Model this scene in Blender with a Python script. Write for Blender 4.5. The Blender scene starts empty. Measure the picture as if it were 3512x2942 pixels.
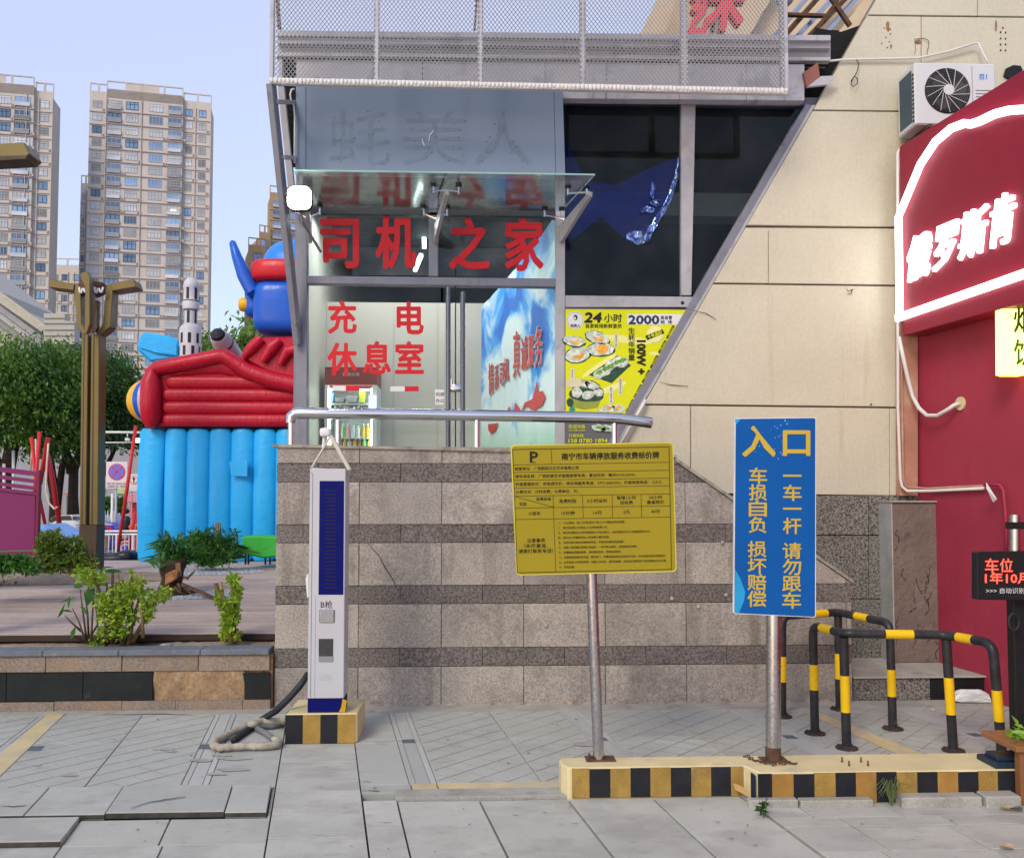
import bpy, bmesh, math, random
import numpy as np
from mathutils import Vector, Matrix, noise as mnoise
random.seed(7); RNG = np.random.default_rng(7)
SC = bpy.context.scene; COL = SC.collection
# ---------------------------------------------------------------- camera
EYE = Vector((0, 0, 1.6)); YAW = math.radians(2.3); PITCH = math.radians(2.6)
FPX = 3000.0; CX, CY = 1756.0, 1554.0          # focal length and principal point, in pixels of the 3512 px wide photograph
cam = bpy.data.cameras.new('camera'); cam.sensor_width = 36; cam.lens = 36 * FPX / 3512
cam.shift_y = (CY - 1471) / 3512; cam.clip_start = .05; cam.clip_end = 3000
camo = bpy.data.objects.new('camera', cam); COL.objects.link(camo)
camo.location = EYE; camo.rotation_euler = (math.pi / 2 + PITCH, 0, -YAW); SC.camera = camo
# ---------------------------------------------------------------- sky, sun, exposure
SUN_EL, SUN_ROT = math.radians(9), math.radians(215)
w = bpy.data.worlds.new('World'); SC.world = w; w.use_nodes = True
wn = w.node_tree.nodes; wl = w.node_tree.links
bg = wn['Background']; sky = wn.new('ShaderNodeTexSky'); sky.sky_type = 'NISHITA'; sky.sun_disc = False
sky.sun_elevation = SUN_EL; sky.sun_rotation = SUN_ROT; sky.air_density = 1.1; sky.dust_density = .6; sky.ozone_density = 3.0
mxs = wn.new('ShaderNodeMix'); mxs.data_type = 'RGBA'; mxs.inputs[0].default_value = .52; mxs.inputs[7].default_value = (3.6, 3.6, 4.75, 1)   # thin evening haze over the whole sky
wl.new(sky.outputs[0], mxs.inputs[6]); wl.new(mxs.outputs[2], bg.inputs[0]); bg.inputs[1].default_value = .15
sl = bpy.data.lights.new('sun', 'SUN'); sl.energy = 1.25; sl.angle = math.radians(22); sl.color = (1, .90, .72)
so = bpy.data.objects.new('sun', sl); COL.objects.link(so)
so.rotation_euler = (math.radians(52), 0, math.radians(-28))
SC.view_settings.view_transform = 'Standard'; SC.view_settings.look = 'None'
SC.view_settings.exposure = .90; SC.view_settings.gamma = 1
SC.cycles.use_denoising = True
SC.cycles.max_bounces = 8; SC.cycles.transparent_max_bounces = 24; SC.cycles.sample_clamp_indirect = 4
# ---------------------------------------------------------------- unprojection: a point seen at (x, y) in the photo, on a plane of the place
_R = Vector((math.cos(YAW), -math.sin(YAW), 0)); _F0 = Vector((math.sin(YAW), math.cos(YAW), 0))
_F = _F0 * math.cos(PITCH) + Vector((0, 0, math.sin(PITCH))); _U = -_F0 * math.sin(PITCH) + Vector((0, 0, math.cos(PITCH)))
def ray(x, y): return _F + _R * ((x - CX) / FPX) - _U * ((y - CY) / FPX)
def onY(x, y, Y): d = ray(x, y); return EYE + d * (Y / d.y)
def onZ(x, y, z): d = ray(x, y); return EYE + d * ((z - EYE.z) / d.z)
def onX(x, y, X): d = ray(x, y); return EYE + d * (X / d.x)
def onP(x, y, p0, n): d = ray(x, y); return EYE + d * ((p0 - EYE).dot(n) / d.dot(n))
def PY(Y): return lambda x, y: onY(x, y, Y)
# ---------------------------------------------------------------- mesh builder
class MB:
    def __init__(s): s.v = []; s.f = []; s.m = []
    def add(s, vs, fs, mat=0):
        k = len(s.v); s.v += [tuple(v) for v in vs]
        for f in fs: s.f.append(tuple(i + k for i in f)); s.m.append(mat)
        return s
    def box(s, x0, x1, y0, y1, z0, z1, mat=0):
        v = [(x, y, z) for z in (z0, z1) for y in (y0, y1) for x in (x0, x1)]
        return s.add(v, [(0, 2, 3, 1), (4, 5, 7, 6), (0, 1, 5, 4), (2, 6, 7, 3), (0, 4, 6, 2), (1, 3, 7, 5)], mat)
    def prism(s, pts, vec, mat=0):
        n = len(pts); vec = Vector(vec); p = [Vector(q) for q in pts]
        return s.add(p + [q + vec for q in p], [tuple(range(n))[::-1], tuple(range(n, 2 * n))] + [(i, (i + 1) % n, n + (i + 1) % n, n + i) for i in range(n)], mat)
    def poly(s, pts, mat=0): return s.add(pts, [tuple(range(len(pts)))], mat)
    def bar(s, p0, p1, w, h=None, mat=0, up=(0, 0, 1)):
        h = h or w; p0 = Vector(p0); p1 = Vector(p1); d = (p1 - p0).normalized(); u = Vector(up)
        if abs(d.dot(u)) > .97: u = Vector((0, 1, 0))
        a = d.cross(u).normalized(); b = a.cross(d).normalized()
        q = [p0 + a * sx * w / 2 + b * sz * h / 2 for sx, sz in ((-1, -1), (1, -1), (1, 1), (-1, 1))]
        return s.prism(q, p1 - p0, mat)
    def tube(s, pts, r, n=10, mat=0, caps=True):
        pts = [Vector(p) for p in pts]; m = len(pts); rr = r if isinstance(r, (list, tuple)) else [r] * m
        rings = []; prev = None
        for i, p in enumerate(pts):
            d = ((pts[min(i + 1, m - 1)] - pts[max(i - 1, 0)])).normalized()
            if prev is None: u = Vector((0, 0, 1)) if abs(d.z) < .9 else Vector((0, 1, 0))
            else: u = prev
            a = d.cross(u).normalized(); b = a.cross(d).normalized(); prev = b
            rings.append([p + (a * math.cos(t) + b * math.sin(t)) * rr[i] for t in [2 * math.pi * j / n for j in range(n)]])
        vs = [v for q in rings for v in q]; fs = []
        for i in range(m - 1):
            for j in range(n): fs.append((i * n + j, i * n + (j + 1) % n, (i + 1) * n + (j + 1) % n, (i + 1) * n + j))
        if caps: fs += [tuple(range(n))[::-1], tuple(range((m - 1) * n, m * n))]
        return s.add(vs, fs, mat)
    def capsule(s, p0, p1, r, n=12, mat=0):
        p0 = Vector(p0); p1 = Vector(p1); d = p1 - p0; L = d.length; d.normalize(); k = min(r, L / 2)
        pts = []; rr = []
        for t in (0.02, .12, .3, .6, 1): pts.append(p0 + d * k * t); rr.append(r * math.sqrt(max(0, 1 - (1 - t) ** 2)))
        for t in (1, .6, .3, .12, .02): pts.append(p1 - d * k * t); rr.append(r * math.sqrt(max(0, 1 - (1 - t) ** 2)))
        return s.tube(pts, rr, n, mat)
    def lathe(s, c, prof, n=14, mat=0, axis='z'):
        vs = []; fs = []; m = len(prof); c = Vector(c)
        for r, h in prof:
            for j in range(n):
                t = 2 * math.pi * j / n; a, b = r * math.cos(t), r * math.sin(t)
                vs.append(c + (Vector((a, b, h)) if axis == 'z' else Vector((a, h, b)) if axis == 'y' else Vector((h, a, b))))
        for i in range(m - 1):
            for j in range(n): fs.append((i * n + j, i * n + (j + 1) % n, (i + 1) * n + (j + 1) % n, (i + 1) * n + j))
        fs += [tuple(range(n))[::-1], tuple(range((m - 1) * n, m * n))]
        return s.add(vs, fs, mat)
    def sup(s, c, r, e1=1., e2=1., nu=20, nv=12, mat=0, rot=None):
        f = lambda t, e: math.copysign(abs(t) ** e, t); c = Vector(c); vs = []; fs = []
        for i in range(nv + 1):
            p = -math.pi / 2 + math.pi * i / nv
            for j in range(nu):
                t = 2 * math.pi * j / nu
                q = Vector((r[0] * f(math.cos(p), e1) * f(math.cos(t), e2), r[1] * f(math.cos(p), e1) * f(math.sin(t), e2), r[2] * f(math.sin(p), e1)))
                vs.append(c + (rot @ q if rot else q))
        for i in range(nv):
            for j in range(nu): fs.append((i * nu + j, i * nu + (j + 1) % nu, (i + 1) * nu + (j + 1) % nu, (i + 1) * nu + j))
        return s.add(vs, fs, mat)
    def build(s, name, mats, parent=None, smooth=False, bevel=0, recalc=True, auto=False):
        mats = mats if isinstance(mats, (list, tuple)) else [mats]
        o0 = Vector(parent['_o']) if parent is not None and '_o' in parent else Vector((0, 0, 0))
        me = bpy.data.meshes.new(name)
        me.from_pydata([(v[0] - o0.x, v[1] - o0.y, v[2] - o0.z) for v in s.v], [], s.f)
        for q in mats: me.materials.append(q)
        me.polygons.foreach_set('material_index', s.m)
        if recalc:
            bm = bmesh.new(); bm.from_mesh(me); bmesh.ops.recalc_face_normals(bm, faces=bm.faces)
            if bevel: bmesh.ops.bevel(bm, geom=[e for e in bm.edges if len(e.link_faces) == 2 and e.calc_face_angle(0) > .5], offset=bevel, segments=1, affect='EDGES', profile=.5)
            bm.to_mesh(me); bm.free()
        if smooth or auto: me.polygons.foreach_set('use_smooth', [True] * len(me.polygons))
        if auto: me.set_sharp_from_angle(angle=math.radians(38))
        o = bpy.data.objects.new(name, me); COL.objects.link(o)
        if parent is not None: o.parent = parent
        return o
def tag(o, label=None, cat=None, group=None, kind=None):
    if label: o['label'] = label
    if cat: o['category'] = cat
    if group: o['group'] = group
    if kind: o['kind'] = kind
    return o
def thing(name, loc, label, cat, group=None):
    e = bpy.data.objects.new(name, None); COL.objects.link(e); e.location = loc; e.empty_display_size = .1
    e['_o'] = tuple(loc); return tag(e, label, cat, group)
def struct(name, loc=(0, 0, 0)):
    e = bpy.data.objects.new(name, None); COL.objects.link(e); e.location = loc; e['_o'] = tuple(loc); e['kind'] = 'structure'; return e
def copy_tree(o, parent=None):
    c = o.copy(); COL.objects.link(c); c.parent = parent
    for ch in list(o.children): copy_tree(ch, c)
    return c
# ---------------------------------------------------------------- materials
def srgb(r, g, b):
    f = lambda c: (c / 255 / 12.92) if c / 255 <= .04045 else ((c / 255 + .055) / 1.055) ** 2.4
    return (f(r), f(g), f(b))
def M(name, col, rough=.6, metal=0., var=.12, vs=2.5, fine=0., fs=90, bump=.15, bs=60, bd=.002, dirt=None, streak=None, rand=0., spec=.25, trans=0., coat=0., wave=None):
    m = bpy.data.materials.new(name); m.use_nodes = True; N = m.node_tree.nodes; L = m.node_tree.links; b = N['Principled BSDF']
    tc = N.new('ShaderNodeTexCoord').outputs['Object']
    oi = N.new('ShaderNodeObjectInfo').outputs['Random']
    off = N.new('ShaderNodeVectorMath'); off.operation = 'ADD'; L.new(tc, off.inputs[0])
    if rand:
        sc_ = N.new('ShaderNodeMath'); sc_.operation = 'MULTIPLY'; L.new(oi, sc_.inputs[0]); sc_.inputs[1].default_value = 37.; L.new(sc_.outputs[0], off.inputs[1])
    tc = off.outputs[0]
    def noise(scale, detail=3, rough_=.55, vec=None, mapping=None):
        n = N.new('ShaderNodeTexNoise'); n.inputs['Scale'].default_value = scale; n.inputs['Detail'].default_value = detail; n.inputs['Roughness'].default_value = rough_
        if mapping:
            mp = N.new('ShaderNodeMapping'); mp.inputs['Scale'].default_value = mapping; L.new(tc, mp.inputs[0]); L.new(mp.outputs[0], n.inputs['Vector'])
        else: L.new(tc, n.inputs['Vector'])
        return n.outputs['Fac']
    def rng(fac, a, b_, lo, hi):
        r = N.new('ShaderNodeMapRange'); r.inputs[1].default_value = a; r.inputs[2].default_value = b_; r.inputs[3].default_value = lo; r.inputs[4].default_value = hi
        L.new(fac, r.inputs[0]); return r.outputs[0]
    def mul(col_, fac):
        v = N.new('ShaderNodeVectorMath'); v.operation = 'SCALE'; L.new(col_, v.inputs[0]); L.new(fac, v.inputs['Scale']); return v.outputs[0]
    def mix(c1, c2, fac):
        x = N.new('ShaderNodeMix'); x.data_type = 'RGBA'; L.new(fac, x.inputs[0])
        if isinstance(c1, tuple): x.inputs[6].default_value = (*c1, 1)
        else: L.new(c1, x.inputs[6])
        if isinstance(c2, tuple): x.inputs[7].default_value = (*c2, 1)
        else: L.new(c2, x.inputs[7])
        return x.outputs[2]
    rgb = N.new('ShaderNodeRGB'); rgb.outputs[0].default_value = (*col, 1); c = rgb.outputs[0]
    if var: c = mul(c, rng(noise(vs, 5), .3, .7, 1 - var, 1 + var))
    if fine: c = mul(c, rng(noise(fs, 2, .7), .35, .65, 1 - fine, 1 + fine))
    if rand: c = mul(c, rng(oi, 0, 1, 1 - rand, 1 + rand))
    for D in (dirt if isinstance(dirt, list) else [dirt]):
        if not D: continue
        dc, dscale, dth, damt = D[:4]; mp = D[4] if len(D) > 4 else None
        c = mix(c, dc, rng(noise(dscale, 6, .65, mapping=mp), dth, dth + .14, 0, damt))
    if streak: c = mix(c, streak[0], rng(noise(1, 5, .6, mapping=streak[1]), streak[2], streak[2] + .2, 0, streak[3]))
    L.new(c, b.inputs['Base Color'])
    b.inputs['Roughness'].default_value = rough; b.inputs['Metallic'].default_value = metal
    b.inputs['Specular IOR Level'].default_value = spec
    if rough > .12: L.new(rng(noise(vs * 4, 4), .3, .7, max(0, rough - .1), min(1, rough + .1)), b.inputs['Roughness'])
    if bump:
        bp = N.new('ShaderNodeBump'); bp.inputs['Strength'].default_value = bump; bp.inputs['Distance'].default_value = bd
        L.new(noise(bs, 4, .6, mapping=wave), bp.inputs['Height']); L.new(bp.outputs[0], b.inputs['Normal'])
    if trans: b.inputs['Transmission Weight'].default_value = trans
    if coat: b.inputs['Coat Weight'].default_value = coat; b.inputs['Coat Roughness'].default_value = .15
    return m
def EM(name, col, strength):
    m = bpy.data.materials.new(name); m.use_nodes = True; N = m.node_tree.nodes; b = N['Principled BSDF']
    b.inputs['Base Color'].default_value = (*col, 1); b.inputs['Emission Color'].default_value = (*col, 1); b.inputs['Emission Strength'].default_value = strength; return m
def GLASS(name, tint=(.85, .93, .9), refl=1., dirty=.03, gr=.02):
    m = bpy.data.materials.new(name); m.use_nodes = True; N = m.node_tree.nodes; L = m.node_tree.links
    for n in list(N): N.remove(n)
    out = N.new('ShaderNodeOutputMaterial'); t = N.new('ShaderNodeBsdfTransparent'); t.inputs[0].default_value = (*tint, 1)
    g = N.new('ShaderNodeBsdfGlossy'); g.inputs['Roughness'].default_value = gr; g.inputs[0].default_value = (.95, 1, 1, 1)
    f = N.new('ShaderNodeFresnel'); f.inputs[0].default_value = 1.5
    mu = N.new('ShaderNodeMath'); mu.operation = 'MULTIPLY'; mu.inputs[1].default_value = refl; L.new(f.outputs[0], mu.inputs[0])
    mx = N.new('ShaderNodeMixShader'); L.new(mu.outputs[0], mx.inputs[0]); L.new(t.outputs[0], mx.inputs[1]); L.new(g.outputs[0], mx.inputs[2])
    d = N.new('ShaderNodeBsdfDiffuse'); d.inputs[0].default_value = (.6, .66, .66, 1)
    nz = N.new('ShaderNodeTexNoise'); nz.inputs['Scale'].default_value = 3; nz.inputs['Detail'].default_value = 6
    tc = N.new('ShaderNodeTexCoord'); L.new(tc.outputs['Object'], nz.inputs['Vector'])
    r = N.new('ShaderNodeMapRange'); r.inputs[1].default_value = .4; r.inputs[2].default_value = .75; r.inputs[3].default_value = dirty * .4; r.inputs[4].default_value = dirty * 3; L.new(nz.outputs['Fac'], r.inputs[0])
    m2 = N.new('ShaderNodeMixShader'); L.new(r.outputs[0], m2.inputs[0]); L.new(mx.outputs[0], m2.inputs[1]); L.new(d.outputs[0], m2.inputs[2])
    L.new(m2.outputs[0], out.inputs[0]); return m
def LEAF(name, c1, c2, scale=1.5, tr=.35):
    m = bpy.data.materials.new(name); m.use_nodes = True; N = m.node_tree.nodes; L = m.node_tree.links
    for n in list(N): N.remove(n)
    out = N.new('ShaderNodeOutputMaterial'); p = N.new('ShaderNodeBsdfPrincipled'); p.inputs['Roughness'].default_value = .45
    t = N.new('ShaderNodeBsdfTranslucent'); nz = N.new('ShaderNodeTexNoise'); nz.inputs['Scale'].default_value = scale; nz.inputs['Detail'].default_value = 4
    tc = N.new('ShaderNodeTexCoord'); L.new(tc.outputs['Object'], nz.inputs['Vector'])
    cr = N.new('ShaderNodeValToRGB'); cr.color_ramp.elements[0].position = .35; cr.color_ramp.elements[1].position = .65
    cr.color_ramp.elements[0].color = (*c1, 1); cr.color_ramp.elements[1].color = (*c2, 1); L.new(nz.outputs['Fac'], cr.inputs[0])
    L.new(cr.outputs[0], p.inputs['Base Color']); L.new(cr.outputs[0], t.inputs['Color'])
    mx = N.new('ShaderNodeMixShader'); mx.inputs[0].default_value = tr; L.new(p.outputs[0], mx.inputs[1]); L.new(t.outputs[0], mx.inputs[2]); L.new(mx.outputs[0], out.inputs[0]); return m
# ---------------------------------------------------------------- text
_cu = bpy.data.curves.new('t', 'FONT'); _cu.size = 1; _cu.resolution_u = 2; _to = bpy.data.objects.new('t', _cu); COL.objects.link(_to)
bpy.context.view_layer.update(); _tc = {}
def glyphs(s, bold=0., res=2, space=1.):
    k = (s, round(bold, 3), res, space)
    if k not in _tc:
        _cu.body = s; _cu.offset = bold; _cu.resolution_u = res; _cu.space_character = space
        me = bpy.data.meshes.new_from_object(_to)
        _tc[k] = ([(v.co.x, v.co.y) for v in me.vertices], [tuple(p.vertices) for p in me.polygons]); bpy.data.meshes.remove(me)
    return _tc[k]
def txt(mb, s, cx, cy, h, plane, w=None, bold=.02, slope=0., mat=0, res=2, depth=None, lean=0., align='c', space=1., skew=0.):
    """text centred at photo point (cx, cy), h = em height; plane maps a photo point to the place"""
    if bold > .006:                                              # heavier strokes: the same outline repeated a hair apart
        b = bold; big = h > 60
        for i, (ox, oy) in enumerate([(b, 0), (-b, 0), (0, b), (0, -b)] + ([(b * .7, b * .7), (-b * .7, b * .7), (b * .7, -b * .7), (-b * .7, -b * .7)] if big else [])):
            nz_ = .00012 * (i + 1) * (3 if depth is not None else 1)
            f = lambda x, y, ox=ox, oy=oy, nz_=nz_: (lambda p: p + (EYE - p).normalized() * nz_)(plane(x + ox * h * .8, y + oy * h * .8))
            txt(mb, s, cx, cy, h, f, w, 0., slope, mat, res, depth, lean, align, space, skew)
    vs, fs = glyphs(s, 0., res, space)
    if not vs: return
    x0 = min(v[0] for v in vs); x1 = max(v[0] for v in vs); W = (x1 - x0) * h if w is None else w; sx = W / (x1 - x0)
    if align == 'l': cx = cx + W / 2
    P = []
    for x, y in vs:
        dx = (x - (x0 + x1) / 2) * sx; dy = -(y - .36) * h
        P.append(plane(cx + dx + lean * dy + skew * dy, cy + dy + slope * dx))
    if depth is None: mb.add(P, fs, mat)
    else:
        D = Vector(depth); n = len(P); ed = {}
        for f in fs:
            for i in range(len(f)):
                e = (f[i], f[(i + 1) % len(f)]); ed[tuple(sorted(e))] = ed.get(tuple(sorted(e)), []) + [e]
        side = [(e[0][1], e[0][0], e[0][0] + n, e[0][1] + n) for e in ed.values() if len(e) == 1]
        mb.add(P + [p + D for p in P], list(fs) + [tuple(i + n for i in f)[::-1] for f in fs] + side, mat)
def clip(poly, nx, ny, c):
    """keep the side nx*x + ny*y <= c"""
    out = []
    for i in range(len(poly)):
        a, b = poly[i], poly[(i + 1) % len(poly)]; da = nx * a[0] + ny * a[1] - c; db = nx * b[0] + ny * b[1] - c
        if da <= 0: out.append(a)
        if da * db < 0: t = da / (da - db); out.append((a[0] + t * (b[0] - a[0]), a[1] + t * (b[1] - a[1])))
    return out
def U(a, b): return random.uniform(a, b)
def leaves(name, pts, size, mat, parent=None, droop=.3, aspect=.4, smooth=False, kind=None, dirs=None):
    n = len(pts); P = np.asarray(pts, float)
    if parent is not None: P = P - np.array(parent['_o'])
    d = RNG.normal(size=(n, 3)) if dirs is None else np.asarray(dirs, float) + RNG.normal(size=(n, 3)) * .35
    d[:, 2] -= droop; d /= np.linalg.norm(d, axis=1)[:, None]
    r = RNG.normal(size=(n, 3)); s_ = np.cross(d, r); s_ /= np.linalg.norm(s_, axis=1)[:, None] + 1e-9
    up = np.cross(s_, d); L = size * RNG.uniform(.6, 1.3, n)[:, None]
    a = P; b = P + d * L * .5 + s_ * L * aspect * .5 + up * L * .06; c = P + d * L - up * L * .1; e = P + d * L * .5 - s_ * L * aspect * .5 + up * L * .06
    V = np.stack([a, b, c, e], 1).reshape(-1, 3)
    me = bpy.data.meshes.new(name); me.vertices.add(4 * n); me.vertices.foreach_set('co', V.ravel()); me.loops.add(4 * n); me.loops.foreach_set('vertex_index', np.arange(4 * n, dtype=np.int32))
    me.polygons.add(n); me.polygons.foreach_set('loop_start', np.arange(0, 4 * n, 4, dtype=np.int32)); me.update(calc_edges=True); me.materials.append(mat)
    o = bpy.data.objects.new(name, me); COL.objects.link(o)
    if parent is not None: o.parent = parent
    if kind: o['kind'] = kind
    return o
# ================================================================ materials
DK = (.05, .05, .055)
m_slab = M('paving concrete', (.395, .405, .375), .75, var=.13, vs=1.3, fine=.06, fs=220, bump=.2, bs=180, rand=.06, dirt=[((.27, .27, .25), 1.3, .48, .55), ((.24, .215, .175), 4.5, .58, .6, (1, 2.4, 1)), ((.13, .125, .12), 14, .66, .6, (1, 1.8, 1)), ((.50, .50, .50), 3, .60, .5)])
m_slab2 = M('pale paving concrete', (.415, .415, .375), .78, var=.10, vs=1.6, fine=.08, fs=200, bump=.25, bs=160, rand=.06, dirt=[((.28, .275, .25), 1.7, .47, .55, (1, 1.6, 1)), ((.17, .165, .155), 11, .60, .55, (1, 2.5, 1)), ((.50, .50, .49), 3, .60, .5)])
m_strip = M('smooth paving strip', (.395, .405, .39), .6, var=.06, fine=.03, bump=.1, rand=.1, dirt=((.3, .3, .3), 5, .6, .4))
m_insert = M('dark paving insert', (.10, .125, .145), .5, var=.1, bump=.1)
m_joint = M('joint dirt', (.055, .05, .045), .95, var=.3, vs=20, bump=.5, bs=90)
m_cem = M('patched cement', (.34, .33, .30), .85, var=.16, vs=5, fine=.12, fs=120, bump=.5, bs=70, bd=.004, dirt=((.17, .15, .13), 6, .55, .6))
m_yline = M('worn yellow line', (.52, .43, .24), .75, var=.12, vs=6, dirt=[((.38, .38, .37), 4, .5, .9), ((.38, .38, .37), 22, .55, .6)], bump=.2)
m_stl = M('light granite', (.305, .275, .248), .7, var=.16, vs=2.2, fine=.30, fs=75, bump=.35, bs=70, bd=.003, rand=.13, dirt=[((.13, .11, .10), 1.8, .53, .6), ((.34, .31, .29), 3.1, .55, .5), ((.12, .095, .08), 9, .60, .5)], streak=((.09, .075, .065), (6, 6, .7), .56, .6))
m_std = M('dark flamed granite', (.14, .122, .115), .8, var=.12, vs=3, fine=.5, fs=60, bump=.6, bs=60, bd=.005, rand=.08, dirt=((.06, .05, .05), 4, .55, .5))
m_stj = M('wall joint mortar', (.06, .05, .045), .95, var=.2)
m_cope = M('stone coping', (.30, .28, .24), .7, var=.15, vs=5, fine=.1, bump=.2, dirt=((.1, .09, .07), 9, .5, .6))
m_splash = M('lime stained base', (.36, .31, .26), .9, var=.25, vs=12, fine=.1, bump=.4, dirt=((.14, .09, .06), 10, .5, .7))
m_gran2 = M('dark speckled granite', (.15, .14, .125), .7, var=.1, vs=4, fine=.75, fs=55, bump=.5, bs=55, bd=.004, rand=.08)
m_bluecope = M('grey blue kerb stone', (.13, .145, .175), .6, var=.15, vs=8, fine=.1, bump=.2, dirt=((.3, .26, .2), 7, .56, .5))
m_dkblue = M('dark slate tile', (.010, .013, .014), .6, spec=.25, var=.3, vs=5, fine=.15, fs=30, bump=.15, dirt=[((.22, .17, .12), 5, .66, .8), ((.07, .06, .05), 14, .6, .4)])
m_browncl = M('clay mortar', (.30, .20, .115), .95, var=.2, vs=6, fine=.18, fs=40, bump=.9, bs=25, bd=.012, dirt=[((.22, .15, .10), 8, .5, .6), ((.45, .36, .26), 5, .58, .6)])
m_brst = M('stained brown granite', (.24, .19, .155), .75, var=.14, vs=4, fine=.25, fs=70, bump=.35, rand=.1, dirt=((.28, .19, .11), 2.5, .5, .6))
m_soil = M('dry soil', (.29, .23, .17), .95, var=.25, vs=6, fine=.25, fs=70, bump=.9, bs=50, bd=.01, dirt=((.13, .10, .07), 9, .55, .7))
m_deck = M('weathered deck board', (.43, .345, .295), .65, var=.12, vs=1.2, fine=.1, fs=20, bump=.15, rand=.13, dirt=((.09, .07, .065), 1.6, .68, .8, (.5, 5, 1)), streak=((.2, .17, .16), (1.2, 30, 1), .5, .5))
m_deckdark = M('deck fascia', (.045, .03, .025), .8, var=.2)
m_pebble = M('grey pebbles', (.33, .35, .40), .6, var=.35, vs=25, bump=.1)
m_steel = M('stainless tube', (.50, .49, .50), .24, metal=1, var=.08, vs=12, bump=.05, bs=30)
m_chrome = M('polished stainless', (.62, .62, .64), .08, metal=1, var=.04, bump=0)
m_rust = M('rusty steel', (.10, .055, .035), .85, var=.4, vs=15, bump=.4)
m_frame = M('painted steel frame', (.20, .205, .25), .5, metal=.25, var=.14, vs=5, bump=.15, bs=30, dirt=[((.09, .09, .11), 5, .56, .6), ((.42, .42, .44), 11, .64, .5)], streak=((.10, .09, .10), (14, 14, 1.5), .6, .5))
m_framel = M('pale painted steel', (.37, .37, .40), .5, metal=.1, var=.12, vs=5, bump=.2, dirt=[((.2, .19, .2), 6, .57, .6), ((.16, .09, .05), 16, .68, .7)])
m_panel = M('grey blue sign panel', (.17, .225, .315), .42, var=.05, vs=1.5, bump=.04, streak=((.13, .17, .24), (5, 5, .5), .56, .35))
m_ghost = M('lettering ghost', (.145, .20, .27), .5, var=.15, vs=12, bump=.1)
m_ghoste = M('glue residue', (.07, .10, .14), .6, var=.3, vs=30)
m_fascia = M('weathered zinc fascia', (.42, .42, .47), .6, var=.14, vs=3, bump=.3, bs=20, dirt=[((.14, .15, .20), 3., .54, .75), ((.55, .53, .54), 6, .6, .5), ((.06, .06, .07), 11, .68, .8)], streak=((.12, .11, .13), (16, 16, 1.3), .58, .6))
m_wire = M('galvanised wire', (.30, .30, .32), .6, var=.1, bump=0)
m_pvc = M('white conduit', (.62, .61, .60), .4, var=.06, bump=.05)
m_beige = M('cream stone cladding', (.52, .49, .395), .75, var=.06, vs=1.3, fine=.04, fs=30, bump=.5, bs=1, bd=.006, wave=(45, 45, 6), streak=((.30, .25, .18), (7, 7, .5), .60, .4), dirt=[((.36, .30, .22), .9, .56, .4), ((.20, .16, .12), 9, .74, .5)])
m_beigep = M('cream wall plain', (.52, .42, .30), .8, var=.05, bump=.1)
m_red = M('maroon painted render', (.32, .032, .062), .62, var=.1, vs=2, fine=.04, bump=.15, bs=120, dirt=((.40, .10, .12), 3, .62, .3), streak=((.24, .025, .045), (6, 6, .6), .58, .4))
m_redbox = M('maroon sign casing', (.25, .016, .038), .45, var=.06, bump=.05)
m_pink = M('faded pink paint', (.40, .20, .15), .75, var=.15, vs=3, bump=.2, dirt=((.45, .38, .28), 3, .5, .7))
m_crack = M('cracked brown mortar', (.17, .13, .115), .9, var=.2, vs=4, fine=.15, bump=.9, bs=14, bd=.02, dirt=((.06, .045, .04), 8, .54, .6))
m_greyplaster = M('grey plaster', (.34, .34, .34), .85, var=.15, vs=5, fine=.1, bump=.4, streak=((.2, .2, .2), (12, 12, 1), .58, .4))
m_kY = M('kerb yellow paint', (.33, .205, .05), .7, var=.2, vs=8, fine=.1, bump=.5, bs=40, bd=.004, dirt=[((.14, .10, .05), 6, .55, .6), ((.12, .11, .1), 16, .68, .6)])
m_kT = M('kerb top cream paint', (.62, .53, .30), .7, var=.1, vs=5, bump=.3, dirt=[((.42, .38, .28), 4, .56, .6), ((.3, .26, .2), 14, .66, .5)])
m_kB = M('kerb black paint', (.014, .015, .020), .6, var=.3, vs=9, bump=.5, bs=40, bd=.004, dirt=((.12, .1, .08), 12, .68, .4))
m_kO = M('kerb orange paint', (.34, .185, .045), .7, var=.2, vs=8, bump=.5, bs=40, bd=.004, dirt=((.2, .1, .04), 7, .56, .5))
m_bY = M('barrier yellow band', (.80, .50, .01), .35, var=.06, vs=10, dirt=((.05, .045, .04), 26, .70, .8))
m_bB = M('barrier black band', (.035, .035, .04), .38, var=.3, vs=14, bump=.1, dirt=((.32, .31, .31), 20, .63, .55), metal=.2)
m_sgn = M('yellow sign face', (.30, .235, .012), .5, spec=.2, var=.04, vs=2, bump=.02)
m_sgnedge = M('yellow sign edge', (.55, .50, .06), .5)
m_ink = M('black print', (.018, .015, .008), .5, var=0, bump=0)
m_blue = M('blue sign face', (.003, .085, .33), .5, spec=.15, var=.08, vs=2.5, bump=.03, dirt=((.08, .3, .6), 26, .74, .6))
m_gold = M('gold print', (.52, .37, .04), .4, var=.05, bump=0)
m_whiteedge = M('white film edge', (.7, .7, .72), .5)
m_redt = M('red vinyl', (.55, .012, .02), .4, var=.04, bump=0)
m_pile = M('pale grey cabinet', (.46, .46, .50), .35, var=.04, vs=3, bump=.03, streak=((.36, .36, .38), (12, 12, .6), .62, .3))
m_navy = M('navy panel', (.003, .005, .11), .6, spec=.1, var=.06, bump=.03)
m_navyd = M('navy slot', (.004, .005, .05), .6)
m_cable = M('black rubber cable', (.02, .022, .028), .55, var=.2)
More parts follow.
